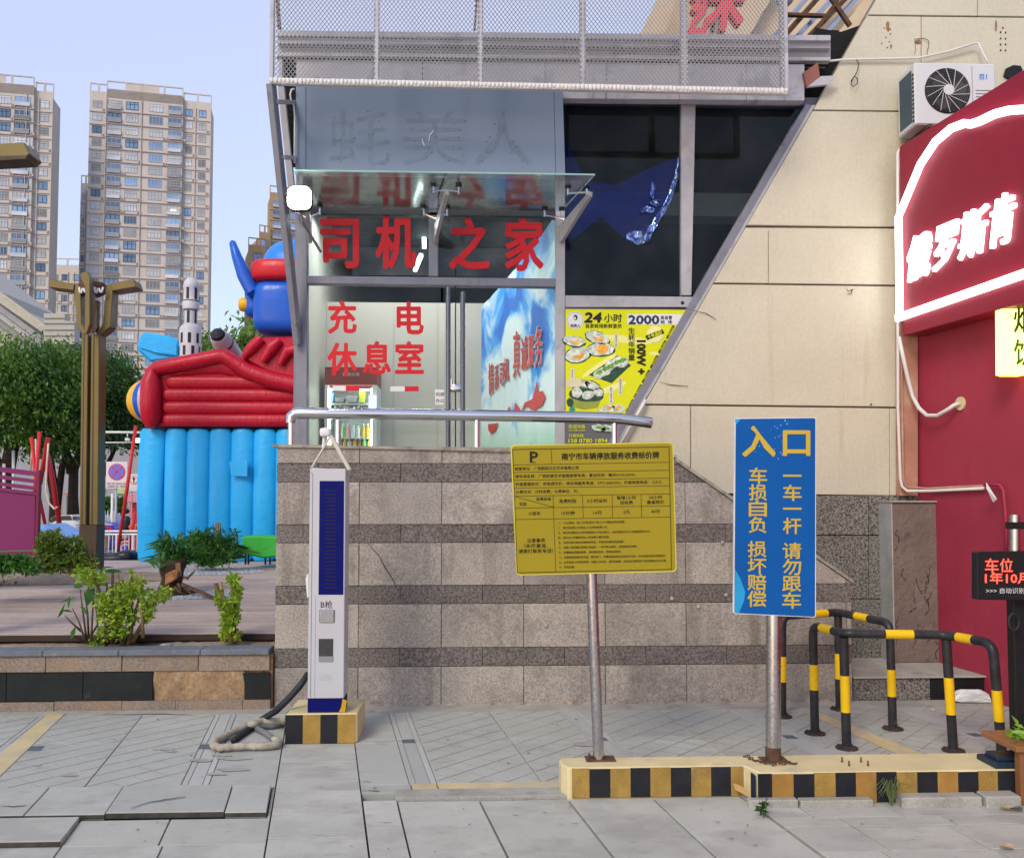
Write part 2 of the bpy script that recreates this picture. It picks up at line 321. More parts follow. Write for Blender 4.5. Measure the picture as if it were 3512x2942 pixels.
m_wrap = M('dirty cloth wrap', (.38, .34, .28), .95, var=.25, vs=14, bump=.8, bs=60, bd=.006, dirt=((.18, .14, .10), 12, .55, .6))
m_white = M('white plastic', (.66, .67, .68), .35, var=.04, bump=.03)
m_blk = M('black plastic', (.012, .012, .014), .4, var=.1)
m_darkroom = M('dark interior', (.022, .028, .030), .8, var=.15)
m_navyroom = M('dark blue curtain', (.010, .014, .045), .8, var=.4, vs=3, bump=.4, bs=1, bd=.03, wave=(14, 14, .4))
m_part = M('partition board', (.47, .455, .415), .5, var=.03, bump=.02)
g_door = GLASS('door glass', (.90, .96, .94), .55, .012)
g_trans = GLASS('transom glass', (.80, .93, .90), .9, .05)
g_dark = GLASS('tinted window glass', (.50, .60, .66), .42, .008)
g_can = GLASS('canopy glass', (.60, .74, .78), .26, .16, .14)
# ================================================================ PAVEMENT
KS = (lambda d: d.x / d.y)(ray(1110, 1690))                 # skew of the paving joints
def sx(x, y): p = onZ(x, y, 0); return p.x - KS * p.y
def yy(y, x=1756): return onZ(x, y, 0).y
ground = MB(); ground.box(-400, 400, 15.5, 900, -1.6, -1.1); ground.box(-30, 30, -6, 15.5, -1.4, -.30)
tag(ground.build('ground', M('dull earth', (.12, .11, .10), .95)), kind='structure')
pav = struct('pavement')
bed = MB(); bed.box(-14, 14, -4, 7.6, -.29, -.052); bed.build('pavement_bed', m_joint, pav)
def slab(s0, s1, Y0, Y1, mat, z=0., gap=.0035, th=.05, tilt=.0012, name='slab'):
    q = []
    for s_, y_ in ((s0 + gap, Y0 + gap), (s1 - gap, Y0 + gap), (s1 - gap, Y1 - gap), (s0 + gap, Y1 - gap)):
        q.append(Vector((s_ + KS * y_, y_, z + U(-tilt, tilt))))
    mb = MB(); mb.prism(q, (0, 0, -th)); o = mb.build(name, mat, pav, bevel=.002)
    if z > .01:                                                 # dark strip along the open edge of a raised slab
        a_, b_ = q[0], q[1]; e_ = MB(); e_.prism([a_ + Vector((0, -.004, -.005)), b_ + Vector((0, -.004, -.005)), Vector((b_.x, b_.y - .004, -.001)), Vector((a_.x, a_.y - .004, -.001))], (0, .006, 0)); e_.build('dark_edge', m_joint, pav)
    return o
# middle field (between the wall and the front kerb line): period 1.28 m, narrow strip in the middle of every slab pair
Yw = 6.69; YA, YB, YC, YD = yy(2439), yy(2530), yy(2543), yy(2684)
sJ = sx(1700, 2471); PER = sx(2313, 2471) - sJ; colL, colR = sx(969, 2553), sx(1218, 2553)
s_far = sJ - 7 * PER
slab(s_far, 9.5, YA, Yw + .3, m_cem, gap=.002, name='cement_strip')
mid = []
for k in range(-7, 6):
    a = sJ + k * PER; st0, st1 = a + PER * .415, a + PER * .535
    mid += [(a, st0, m_slab, 0), (st0, st0 + .035, m_strip, 0), (st0 + .035, st1 - .035, m_strip, 1), (st1 - .035, st1, m_strip, 0), (st1, a + PER, m_slab, 0)]
rows = [(YB, YA), (YC, YB), (YD, YC)]
rowsL = [(YB, YA), (yy(2690), YB)]
for a, b, mt, fl in mid:
    for side, lim0, lim1, rr in (('R', colR, 9.5, rows), ('L', s_far, colL, rowsL)):
        x0, x1 = max(a, lim0), min(b, lim1)
        if x1 - x0 < .012: continue
        for i, (y0, y1) in enumerate(rr):
            if side == 'R' and i == 1: slab(x0, x1, y0, y1, m_insert if fl else m_slab, gap=.0015, name='insert' if fl else 'slab'); continue
            slab(x0, x1, y0, y1, mt, gap=.0012 if mt is m_strip else .003, name='strip' if mt is m_strip else 'slab')
for a0 in (sx(60, 2590), sx(690, 2552)):                    # dark inserts of the left half
    mb = MB(); y0, y1 = yy(2556), yy(2541)
    mb.prism([Vector((s_ + KS * y_, y_, .0035)) for s_, y_ in ((a0, y0), (a0 + .105, y0), (a0 + .105, y1), (a0, y1))], (0, 0, -.01)); mb.build('insert', m_insert, pav)
# the column of slabs leading from the charging post to the front
slab(colL, colR, yy(2540), YA, m_slab, name='slab')
ys = [2542, 2602, 2657, 2701, 2779, 2862, 2975]
for i in range(len(ys) - 1): slab(colL, colR, yy(ys[i + 1]), yy(ys[i]), m_slab2)
Y = yy(2975)
while Y > -3: slab(colL, colR, Y - .36, Y, m_slab2); Y -= .36
# left front: raised broken slabs with a dark open edge
RZ = .024
xs = [sx(-1500, 2770), sx(-1150, 2770), sx(-800, 2770), sx(-420, 2770), sx(-160, 2772), sx(105, 2785), sx(387, 2766), sx(774, 2785), sx(918, 2780)]
YL0, YL1 = yy(2786), yy(2692)
for i in range(len(xs) - 1):
    z = RZ + (.003 if i == 6 else 0)
    slab(xs[i], xs[i + 1], YL0 + U(-.006, .006), YL1, m_slab, z=z, gap=.003, tilt=.001, th=.032)
slab(sx(918, 2780), colL, YL0 - .02, YL1, m_slab2)
mb = MB(); mb.box(-14, sx(918, 2780) + KS * YL1, YL1 - .30, YL1 - .02, -.06, .008); mb.build('bed_mortar', m_joint, pav)
# left front field
ya, yb = yy(2798), yy(2878)
slab(sx(-1200, 2840), sx(-360, 2840), yb, YL0 - .02, m_slab2)
slab(sx(-360, 2840), sx(255, 2840), yb, YL0 - .02, m_slab2, z=.022, tilt=.004)
slab(sx(255, 2840), sx(570, 2840), yb, YL0 - .02, m_slab2); slab(sx(570, 2840), colL, yb, YL0 - .02, m_slab2)
Y = yb
while Y > -3:
    H = yy(2878) - yy(2985)
    off = 0 if Y > yb - .1 else U(-.1, .1)
    e = [s_far, sx(-1000, 2910), sx(-550, 2910), sx(-180, 2910), sx(205, 2910), sx(553, 2910), colL]
    for i in range(len(e) - 1): slab(e[i], e[i + 1], Y - H, Y, m_slab2)
    Y -= H
# right front field: kerb strip and long slabs
YE, YFr = yy(2706), yy(2736)
slab(sx(1500, 2695), sx(1960, 2695), YE, YD, m_yline, z=.006, name='painted_kerb_stone'); slab(sx(1410, 2695), sx(1500, 2695), YE, YD, m_yline, z=.004, name='painted_kerb_stone')
slab(colR, sx(1410, 2695), YE - .03, YD, m_slab)
slab(sx(1350, 2720), 9.5, YFr, YE, m_cem, z=.01, name='cement_strip')
e = [sx(x, 2750) for x in (1363, 1650, 1958, 2256, 2570)]
front = [colR + .002] + e
for i in range(len(front) - 1):
    a, b = front[i], front[i + 1]
    if i == 0:
        for y0, y1 in ((yy(2830), YFr), (yy(2990), yy(2830)), (2.9, yy(2990)), (2, 2.9), (.8, 2), (-3, .8)): slab(a, b, y0, y1, m_slab2, tilt=.002)
    else:
        for y0, y1 in ((3.35, YFr - .01), (2.1, 3.35), (.8, 2.1), (-3, .8)): slab(a, b, y0, y1, m_slab2, z=-.006, gap=.006, tilt=.003)
# far right front: brick bond of smaller slabs
r0 = e[-1]; ysr = [2768, 2815, 2847, 2935, 3040]
for j in range(len(ysr) - 1):
    y0, y1 = yy(ysr[j + 1]), yy(ysr[j]); st = .28 if j != 1 else .42; s = r0 + .012
    s_list = [s, s + (.21 if j == 0 else .33 if j < 3 else .28)]
    while s_list[-1] < 9.5: s_list.append(s_list[-1] + (.46 if j % 2 == 0 else .52))
    for a, b in zip(s_list, s_list[1:]): slab(a, b, y0, y1, m_slab2, z=-.004)
Y = yy(3040)
while Y > -3:
    s = r0 + .012 + U(-.0, .0); L = [s, s + U(.2, .4)]
    while L[-1] < 9.5: L.append(L[-1] + .5)
    for a, b in zip(L, L[1:]): slab(a, b, Y - .4, Y, m_slab2, z=-.004)
    Y -= .4
slab(r0, 9.5, yy(2768), YFr, m_cem, z=.004, name='cement_strip')
def paint(name, quad, mat, z=.0045):
    mb = MB(); mb.prism([Vector((p.x, p.y, z)) for p in [onZ(a, b, 0) for a, b in quad]], (0, 0, -.003)); return mb.build(name, mat, pav)
paint('painted_line', [(165, 2448), (222, 2448), (-40, 2700), (-130, 2700)], m_yline)
paint('painted_line', [(2755, 2441), (2800, 2441), (3180, 2592), (3090, 2592)], m_yline)
# faint grooves of the diamond lattice pressed into the paving
m_groove = M('worn groove', (.37, .38, .355), .85, var=.2)
mb = MB()
def groove(x0, y0, x1, y1, w_=.006):
    a, b = onZ(x0, y0, 0), onZ(x1, y1, 0); d = (b - a).normalized(); n = Vector((-d.y, d.x, 0)) * w_ / 2
    mb.prism([Vector((p.x, p.y, .0035)) for p in (a - n, b - n, b + n, a + n)], (0, 0, -.002))
def lattice(s0, s1, Y0, Y1, step=.21):
    for sg in (1, -1):
        c = -8
        while c < 8:
            P = []
            for X_, Y_ in ((c, Y0), (c + sg * (Y1 - Y0) * 1.15, Y1)): P.append((X_, Y_))
            (xa, ya_), (xb, yb_) = P
            t0, t1 = 0., 1.
            for lim, sgn in ((s0, 1), (s1, -1)):
                fa = (xa - KS * 0 - lim) * sgn; fb = (xb - lim) * sgn
                if fa < 0 and fb < 0: t0 = 2; break
                if fa < 0: t0 = max(t0, fa / (fa - fb))
                if fb < 0: t1 = min(t1, fa / (fa - fb))
            if t1 - t0 > .05:
                A = Vector((xa + (xb - xa) * t0 + KS * (ya_ + (yb_ - ya_) * t0), ya_ + (yb_ - ya_) * t0, 0)); B = Vector((xa + (xb - xa) * t1 + KS * (ya_ + (yb_ - ya_) * t1), ya_ + (yb_ - ya_) * t1, 0))
                d = (B - A).normalized(); n = Vector((-d.y, d.x, 0)) * .0017
                mb.prism([Vector((p.x, p.y, .0035)) for p in (A - n, B - n, B + n, A + n)], (0, 0, -.002))
            c += step
for k in range(-4, 4):
    a = sJ + k * PER
    for s0, s1 in ((a + .01, a + PER * .415 - .01), (a + PER * .535 + .01, a + PER - .01)):
        if s1 < colL or s0 > colR: lattice(s0, s1, YD + .02 if s0 > colR else yy(2680), YA - .01)
tag(mb.build('lattice_grooves', m_groove, pav, recalc=False), kind='stuff')
# cracks
m_crk = M('crack', (.03, .028, .025), .9, var=0, bump=0)
mb = MB()
def crack(pts, w_=.005, f=lambda x, y: onZ(x, y, 0), up=Vector((0, 0, .004))):
    P = [f(x, y) + up for x, y in pts]; Q = []
    for a, b in zip(P, P[1:]):
        for t in (0, .33, .66): Q.append(a.lerp(b, t) + Vector((U(-1, 1), U(-1, 1), 0)) * .006)
    Q.append(P[-1])
    for i, (a, b) in enumerate(zip(Q, Q[1:])):
        d = (b - a).normalized(); n = d.cross(up.normalized()) * w_ * (1 - abs(2 * i / len(Q) - 1) * .6) / 2
        mb.poly([a - n, b - n, b + n, a + n])
z = RZ + .006
crack([(448, 2774), (500, 2755), (570, 2742), (635, 2733)], .012, lambda x, y: onZ(x, y, z))
crack([(330, 2453), (440, 2450), (560, 2449), (660, 2452)], .012); crack([(0, 2766), (45, 2768), (90, 2763)], .009, lambda x, y: onZ(x, y, RZ))
crack([(1295, 2820), (1320, 2820), (1340, 2823)], .004); crack([(1225, 2682), (1255, 2680), (1272, 2683)], .004); crack([(1240, 2712), (1300, 2714)], .008)
crack([(2960, 2582), (3000, 2570), (3035, 2556)], .004)
for _ in range(9):
    x, y = U(1300, 2600), U(2760, 2920); crack([(x, y), (x + U(10, 24), y + U(-3, 3))], .006)
tag(mb.build('cracks', m_crk, pav, recalc=False), kind='stuff')
m_stain = M('old damp stain', (.32, .31, .285), .8, var=.15, vs=20, dirt=((.36, .36, .35), 16, .5, .9))
mb = MB()
def blot(x, y, rx, ry, z_=.0042, n=14):
    ph = U(0, 9); P = []
    for i in range(n):
        t = 2 * math.pi * i / n; q = 1 + .45 * mnoise.noise(Vector((math.cos(t) * 1.3 + ph, math.sin(t) * 1.3, ph))) + U(-.12, .12); p = onZ(x + rx * q * math.cos(t), y + ry * q * math.sin(t), 0); P.append((p.x, p.y, z_))
    mb.poly(P)
for x, y, rx, ry in ((690, 2608, 40, 5), (800, 2602, 52, 6), (760, 2590, 30, 5), (800, 2640, 60, 6), (745, 2655, 35, 5), (560, 2570, 38, 4), (585, 2577, 20, 3), (2010, 2552, 50, 7), (240, 2660, 30, 3), (130, 2625, 14, 2)): blot(x, y, rx, ry, .0042 if y < 2734 else -.002 if x > 1363 else .0042)
tag(mb.build('damp_stains', m_stain, pav, recalc=False), kind='stuff')
mb = MB()
for _ in range(80):
    x, y = U(0, 3500), U(2440, 2930)
    if 960 < x < 1240 and y < 2560: continue
    r = U(1.2, 3.6); blot(x, y, r * 1.6, r * .45, .0046, 7)
tag(mb.build('gum_spots', M('gum spot', (.17, .165, .16), .8, var=.3), pav, recalc=False), kind='stuff')
# ================================================================ STONE WALL of the stair landing
YW = 6.70; T = .05
wall = thing('stone_wall', (onY(1900, 2408, YW).x, YW, 0), 'banded pink and dark granite wall below the glass shopfront, sloping down to the right', 'wall')
Xa, Xb = onY(940, 2300, YW).x, onY(2922, 2200, YW).x
zc = onY(1500, 1590, YW).z
S0, S1 = onY(2316, 1578, YW), onY(2922, 1998, YW)
nx, nz = -(S1.z - S0.z), (S1.x - S0.x); nn = math.hypot(nx, nz); nx /= nn; nz /= nn; cc = nx * S0.x + nz * S0.z
rowsY = [1532, 1590, 1653, 1798, 1860, 2006, 2069, 2219, 2283, 2412]
Z = [onY(1756, y, YW).z for y in rowsY]; Z[-1] = -.03
core = MB(); pl = [(Xa + .01, -.05), (Xb - .01, -.05), (Xb - .01, Z[0]), (Xa + .01, Z[0])]; pl = clip(pl, nx, nz, cc - .012); pl = clip(pl, 0, 1, Z[0] - .02)
core.prism([Vector((x, YW + .012, z)) for x, z in pl], (0, .22, 0)); core.build('wall_core', m_stj, wall)
PW = onY(1228 + 285, 2300, YW).x - onY(1228, 2300, YW).x; XJ = onY(1228, 2300, YW).x
for i in range(len(Z) - 1):
    dark = i % 2 == 1 if i else False
    off = .5 if dark else 0.
    k = -3
    while XJ + (k + off) * PW < Xb:
        x0 = max(Xa, XJ + (k + off) * PW); x1 = min(Xb, XJ + (k + 1 + off) * PW); k += 1
        if x1 - x0 < .03: continue
        g = .0035 if not dark else .0025
        pl = [(x0 + g * .6, Z[i + 1] + g * .6), (x1 - g * .6, Z[i + 1] + g * .6), (x1 - g * .6, Z[i] - g * .6), (x0 + g * .6, Z[i] - g * .6)]
        pl = clip(pl, nx, nz, cc - .004)
        if len(pl) < 3: continue
        f = YW + U(-.004, .003) + (.004 if dark else 0)
        mb = MB(); mb.prism([Vector((x, f, z)) for x, z in pl], (0, T, 0)); mb.build('stone', m_std if dark else m_stl, wall, bevel=.0025)
for i in range(3):                                             # left return of the wall, seen from the side only
    pass
mb = MB(); mb.box(Xa - .004, Xa + .05, YW + .05, 7.45, -.05, Z[0]); mb.build('side_stone', m_stl, wall)
mb = MB()
cp = [onY(x, y, YW - .02) for x, y in ((934, 1523), (1400, 1531), (1850, 1541), (2322, 1560))]
for a, b in zip(cp, cp[1:]): mb.prism([a, b, b + Vector((0, 0, -.022)), a + Vector((0, 0, -.022))], (0, .27, 0))
mb.build('coping', m_cope, wall)
mb = MB(); d = (S1 - S0).normalized(); up = Vector((-d.z, 0, d.x)) * .022
a, b = S0 + Vector((-.01, -.02, 0)), S1 + Vector((0, -.02, 0)); mb.prism([a, b, b + up, a + up], (0, .27, 0)); mb.build('sloping_coping', m_cope, wall)
mb = MB(); m_ws = m_splash                                     # lime splash along the foot
x = Xa
while x < Xb - .05:
    w_ = U(.05, .2); h = U(.01, .05) if random.random() < .75 else 0
    if h: mb.prism([Vector((x, YW - .0065, -.01)), Vector((x + w_, YW - .0065, -.01)), Vector((x + w_ * .8, YW - .0065, h * .7)), Vector((x + w_ * .5, YW - .0065, h)), Vector((x + w_ * .15, YW - .0065, h * .6))], (0, .004, 0))
    x += w_
mb.build('lime_splash', m_ws, wall)
mb = MB()
PYW = lambda x, y: onY(x, y, YW - .009)
crack([(1262, 1862), (1300, 1905), (1325, 1950), (1355, 2005)], .007, PYW, Vector((0, -.0005, 0)))
crack([(2165, 1655), (2172, 1700), (2168, 1798)], .006, PYW, Vector((0, -.0005, 0))); crack([(1505, 2010), (1530, 2062), (1500, 2070)], .004, PYW, Vector((0, -.0005, 0)))
mb.build('hairline_crack', m_crk, wall, recalc=False)
mb = MB()
for x, y in ((2305, 2052), (2490, 2040), (2396, 2080), (2478, 1860), (1873, 2145)):
    c = PYW(x, y); mb.lathe(c, [(.016, 0), (.012, -.006), (.004, -.008)], 8, axis='y')
mb.build('mortar_blob', m_cem, wall)
# landing floor behind the wall
mb = MB(); mb.box(Xa + .06, onY(2330, 1700, 7.4).x, YW + .235, 11.5, .6, 1.08)
tag(mb.build('landing_floor', M('landing tiles', (.25, .24, .22), .6)), kind='structure')
# handrail
rail = thing('handrail', onY(1000, 1526, 6.82), 'polished stainless steel handrail on short posts on top of the stone wall', 'handrail')
mb = MB(); YR = 6.82
L0 = onY(1000, 1530, YR); rp = [onY(998, 1450, YR), onY(1000, 1428, YR), onY(1012, 1418, YR), onY(1040, 1417, YR), onY(1400, 1420, YR), onY(2050, 1432, YR), onY(2130, 1436, YR), onY(2232, 1450, YR + .05)]
mb.tube(rp, [.038, .044, .045, .045, .045, .045, .045, .045], 20); mb.build('rail_tube', m_chrome, rail, auto=True)
for x in (999, 1160, 1636, 2108):
    mb = MB(); a = onY(x, 1440, YR); zb = onY(x, 1524 + (x - 940) * .026, YW - .02).z - .004; mb.tube([a, Vector((a.x, YR, zb))], .024, 14); mb.lathe((a.x, YR, zb), [(.045, 0), (.045, .006), (.03, .012)], 14); mb.build('post', m_chrome, rail, auto=True)
# ================================================================ PLANTER in front of the deck
YP = 6.64
pln = thing('planter_wall', (-3.5, YP, 0), 'low planter wall of brown stones and dark slate tiles with blue grey coping', 'planter')
XR = Xa - .006; XL = -9
zy = lambda y: onY(500, y, YP).z
zt = [zy(2227), zy(2246), zy(2303), zy(2402), -.05]
mb = MB(); mb.box(XL, XR, YP + .03, YP + .14, -.05, zt[1] - .002); mb.build('wall_core', m_browncl, pln)
cx = [-400, -140, 150, 410, 690, 925]
for a, b in zip([-900] + cx, cx):
    x0, x1 = onY(a, 2240, YP).x, min(XR, onY(b, 2240, YP).x); mb = MB(); mb.box(x0 + .002, x1 - .002, YP - .025, YP + .16, zt[1], zt[0] + U(-.002, .002)); mb.build('coping', m_bluecope, pln, bevel=.004)
bx_ = [-900, -620, -360, -110, 157, 418, 680, 925]
for a, b in zip(bx_, bx_[1:]):
    x0, x1 = onY(a, 2270, YP).x, min(XR, onY(b, 2270, YP).x); mb = MB(); mb.box(x0 + .003, x1 - .003, YP + U(-.003, .002), YP + .035, zt[2] + .003, zt[1] - .002); mb.build('stone', m_brst, pln, bevel=.002)
tx = [-1000, -760, -500, -240, 22, 285, 525]
for a, b in zip(tx, tx[1:]):
    x0, x1 = onY(a, 2350, YP).x, onY(b, 2350, YP).x; mb = MB(); mb.box(x0 + .002, x1 - .002, YP - .004, YP + .02, zt[3] + .003, zt[2] - .003); mb.build('tile', m_dkblue, pln, bevel=.0015)
mb = MB(); P = [(832, 2308), (925, 2306), (926, 2398), (838, 2400), (842, 2360)]; mb.prism([onY(a, b, YP - .004) for a, b in P], (0, .02, 0)); mb.build('tile', m_dkblue, pln)
mb = MB(); gx = 26
for ix in range(gx):                                           # lumpy exposed mortar patch
    for iz in range(6):
        x0, x1 = onY(525 + ix * 12, 2350, YP).x, onY(525 + ix * 12 + 12, 2350, YP).x; h = (zt[2] - zt[3]) / 6; z0 = zt[3] + iz * h
        f = lambda x, z: Vector((x, YP + .012 - .018 * mnoise.noise(Vector((x * 9, z * 9, 3))), z))
        mb.poly([f(x0, z0), f(x1, z0), f(x1, z0 + h), f(x0, z0 + h)])
mb.build('mortar_patch', m_browncl, pln, smooth=True)
mb = MB(); x = XL
while x < XR - .02:
    w_ = min(U(.2, .5), XR - x - .002); mb.box(x, x + w_ - .004, YP - .006 + U(-.004, .004), YP + .03, -.03, zt[3] + U(-.006, .002)); x += w_
mb.build('foot_strip', m_brst, pln)
# soil
SZ = zt[0] - .055
mb = MB(); NX, NY = 150, 12
def soilz(x, y): return SZ + .03 * (mnoise.noise(Vector((x * 2.2, y * 4, 0))) + .6) * math.sin(math.pi * min(1, max(0, (y - YP - .1) / .75))) + .008 * mnoise.noise(Vector((x * 17, y * 17, 5)))
vs = [(XL + (XR - XL) * i / NX, YP + .14 + 1.0 * j / NY, soilz(XL + (XR - XL) * i / NX, YP + .14 + 1.0 * j / NY)) for j in range(NY + 1) for i in range(NX + 1)]
mb.add(vs, [(j * (NX + 1) + i, j * (NX + 1) + i + 1, (j + 1) * (NX + 1) + i + 1, (j + 1) * (NX + 1) + i) for j in range(NY) for i in range(NX)])
tag(mb.build('soil', m_soil, recalc=False, smooth=True), kind='structure')
def pebbles(name, cen, rx, ry, z, n, size, mat, parent=None):
    mb = MB()
    for _ in range(n):
        t, r = U(0, 6.283), math.sqrt(U(0, 1)); x, y = cen.x + rx * r * math.cos(t), cen.y + ry * r * math.sin(t); s_ = size * U(.6, 1.4)
        a = [Vector((x + U(.6, 1) * s_ * math.cos(q), y + U(.6, 1) * s_ * math.sin(q), z)) for q in (0, 1.57, 3.14, 4.71)]; top = Vector((x, y, z + s_ * U(.5, .9))); k = len(mb.v)
        mb.add(a + [top], [(0, 1, 4), (1, 2, 4), (2, 3, 4), (3, 0, 4)])
    o = mb.build(name, mat, parent, recalc=False); return tag(o, kind='stuff')
pebbles('gravel', onZ(690, 2205, SZ), .45, .16, SZ + .012, 900, .007, m_cope)
pebbles('rubble', onZ(300, 2215, SZ), 1.2, .14, SZ + .008, 350, .006, m_soil)
for x, y, s_ in ((570, 2212, .045), (610, 2205, .03), (40, 2193, .05)):
    c = onZ(x, y, SZ + .02); mb = MB(); mb.sup(c, (s_, s_ * .5, s_ * .32), .5, .6, 8, 5, rot=Matrix.Rotation(U(-.3, .3), 3, 'Z'))
    tag(mb.build('broken_stone', m_cem, bevel=0), {570: 'angular pale stone chunk lying on soil in front of the deck', 610: 'small stone chip beside the angular stone chunk', 40: 'flat stone piece on soil at the far left under the deck edge'}[x], 'stone')
# ================================================================ DECK
DZ = .476; Y0 = onZ(1756, 2166, DZ).y; Y1 = 14.9
deck = thing('wooden_deck', (-4, Y0, DZ), 'weathered grey brown timber deck behind the planter', 'deck')
XD1 = Xa - .01
y = Y0; i = 0
while y < Y1:
    wd = .139; mb = MB(); cut = U(-6, -3)
    for xa, xb in ((-11, cut), (cut, XD1)): mb.box(xa + .002, xb - .002, y + .003, y + wd, DZ - .022, DZ + U(-.002, .002))
    mb.build('plank', m_deck, deck, bevel=0); y += wd + .003; i += 1
mb = MB(); mb.box(-11, XD1, Y0 + .03, Y0 + .07, .28, DZ - .03); mb.box(-11, XD1, Y0 - .012, Y0 + .002, DZ - .05, DZ - .004); mb.build('fascia_board', m_deckdark, deck)
mb = MB(); mb.box(-11, XD1, Y0 + .1, Y1, -1.1, DZ - .05); mb.build('substructure', m_deckdark, deck)
for yp, xa, xb, ya in ((2018, -400, 425, 0), (1998, 520, 925, 1)):
    a, b = onZ(xa, yp + (10 if ya == 0 else 12), DZ + .004), onZ(xb, yp - 12 if ya == 0 else yp - 8, DZ + .004); mb = MB(); mb.bar(a, b, .02, .012); mb.build('metal_strip', m_framel, deck)
# ================================================================ GLASS SHOPFRONT
YF = 7.60
shop = thing('glass_shopfront', (onY(1480, 1530, YF).x, YF, 1.08), 'glass shopfront in grey steel frames with red lettering, above the stone wall', 'shopfront')
def fr(x0, x1, y0, y1, mat=m_frame, Y=YF, d=.09, name='frame_bar', parent=shop, bev=.004):
    q = [onY(x0, y0, Y), onY(x1, y0, Y), onY(x1, y1, Y), onY(x0, y1, Y)]
    mb = MB(); mb.prism(q, (0, d, 0)); return mb.build(name, mat, parent, bevel=bev)
def frp(pts, mat, Y, d, name, parent, bev=0):
    mb = MB(); mb.prism([onY(a, b, Y) for a, b in pts], (0, d, 0)); return mb.build(name, mat, parent, bevel=bev)
fr(1012, 1053, 640, 1560); fr(1470, 1502, 640, 948); fr(1906, 1938, 600, 1560, m_framel, YF - .01)
frp([(1053, 945), (1906, 955), (1906, 984), (1053, 972)], m_frame, YF, .09, 'frame_bar', shop, .004)
frp([(1053, 702), (1906, 726), (1906, 744), (1053, 733)], M('dark header', (.03, .035, .04), .5), YF, .09, 'header_bar', shop)
frp([(1938, 320), (2812, 335), (2796, 362), (1938, 348)], m_frame, YF, .09, 'frame_bar', shop, .004)
frp([(2337, 348), (2386, 348), (2372, 1013), (2337, 1013)], m_framel, YF - .012, .09, 'frame_bar', shop, .004)
frp([(1938, 1013), (2395, 1018), (2372, 1054), (1938, 1054)], m_framel, YF - .002, .09, 'frame_bar', shop, .004)
frp([(2764, 356), (2800, 361), (2494, 900), (2450, 979), (2274, 1283), (2128, 1530), (2080, 1530), (2355, 1060), (2447, 900)], m_frame, YF - .06, .14, 'sloping_beam', shop, .006)
frp([(2786, 361), (2797, 361), (2484, 905), (2265, 1283), (2120, 1530), (2109, 1530), (2255, 1283), (2474, 905)], m_framel, YF - .085, .03, 'sloping_pipe', shop)
mb = MB(); mb.prism([onY(a, b, YF + .03) for a, b in ((1560, 920), (1564, 920), (1564, 1560), (1560, 1560))], (0, .02, 0)); mb.build('door_edge', m_darkroom, shop)
mb = MB(); mb.tube([onY(2214, 1372, 7.45), onY(2200, 1398, 7.44), onY(2130, 1520, 7.44)], .016, 10); mb.build('drain_pipe', m_pvc, shop, smooth=True)
mb = MB(); mb.lathe(onY(2341, 1039, YF - .004), [(.016, 0), (.016, .004)], 14, axis='y'); mb.build('pipe_hole', m_blk, shop)
for q, g in (([(1055, 975), (1512, 978), (1512, 1560), (1055, 1560)], g_door), ([(1520, 978), (1560, 978), (1560, 1560), (1520, 1560)], g_door), ([(1564, 979), (1905, 982), (1905, 1560), (1564, 1560)], g_door),
             ([(1055, 735), (1470, 741), (1470, 946), (1055, 944)], g_trans), ([(1502, 742), (1906, 745), (1906, 954), (1502, 948)], g_trans),
             ([(1940, 350), (2336, 352), (2336, 1013), (1940, 1013)], g_dark), ([(2384, 362), (2762, 362), (2440, 915), (2374, 1010)], g_dark)):
    mb = MB(); mb.poly([onY(a, b, YF + .04) for a, b in q]); mb.build('glass_pane', g, shop, recalc=False)
PG = PY(YF + .033)
for s_, x, y, w_ in (('司', 1164, 834, 131), ('机', 1358, 834, 137), ('之', 1610, 840, 137), ('家', 1798, 843, 130)):
    mb = MB(); txt(mb, s_, x, y, 190, PG, w=w_ * .96, bold=.032); mb.build('character', m_redt, shop, recalc=False)
for s_, x, y, w_ in (('充', 1174, 1091, 98), ('电', 1407, 1094, 92), ('休', 1174, 1234, 102), ('息', 1292, 1231, 97), ('室', 1404, 1231, 98)):
    mb = MB(); txt(mb, s_, x, y, 118, PG, w=w_ * .95, bold=.034); mb.build('character', m_redt, shop, recalc=False)
for x0, x1, y0, mt in ((1140, 1186, 1323, m_white), (1186, 1234, 1323, m_redt), (1338, 1388, 1325, m_white), (1388, 1436, 1325, m_redt)):
    mb = MB(); mb.poly([PG(x0, y0), PG(x1, y0), PG(x1, y0 + 17), PG(x0, y0 + 17)]); mb.build('sticker', mt, shop, recalc=False)
mb = MB(); mb.poly([PG(1492, 1335), PG(1523, 1337), PG(1523, 1388), PG(1492, 1388)]); o = mb.build('paper_note', m_white, shop, recalc=False)
mb = MB(); txt(mb, '机房', 1509, 1352, 15, PY(YF + .03), bold=0); txt(mb, '办公', 1509, 1374, 15, PY(YF + .03), bold=0); mb.build('lettering', m_ink, shop, recalc=False)
m_handle = M('dark steel handle', (.14, .145, .18), .3, metal=.8, var=.1)
for x in (1537, 1587):
    mb = MB(); a, b = onY(x, 985 if x < 1550 else 1001, 7.5), onY(x, 1545, 7.5); mb.tube([a, b], .021, 14)
    for y in (1073, 1500): c = onY(x, y, 7.5); mb.tube([c, c + Vector((0, .1, 0))], .012, 8)
    mb.build('door_handle', m_handle, shop, auto=True)
mb = MB(); c = onY(1563, 1331, 7.52); mb.sup(c, (.05, .03, .035), .4, .4, 12, 8); mb.tube([c + Vector((-.035, -.03, 0)), c + Vector((-.035, -.03, .07))], .009, 8); mb.build('door_lock', m_chrome, shop, auto=True)
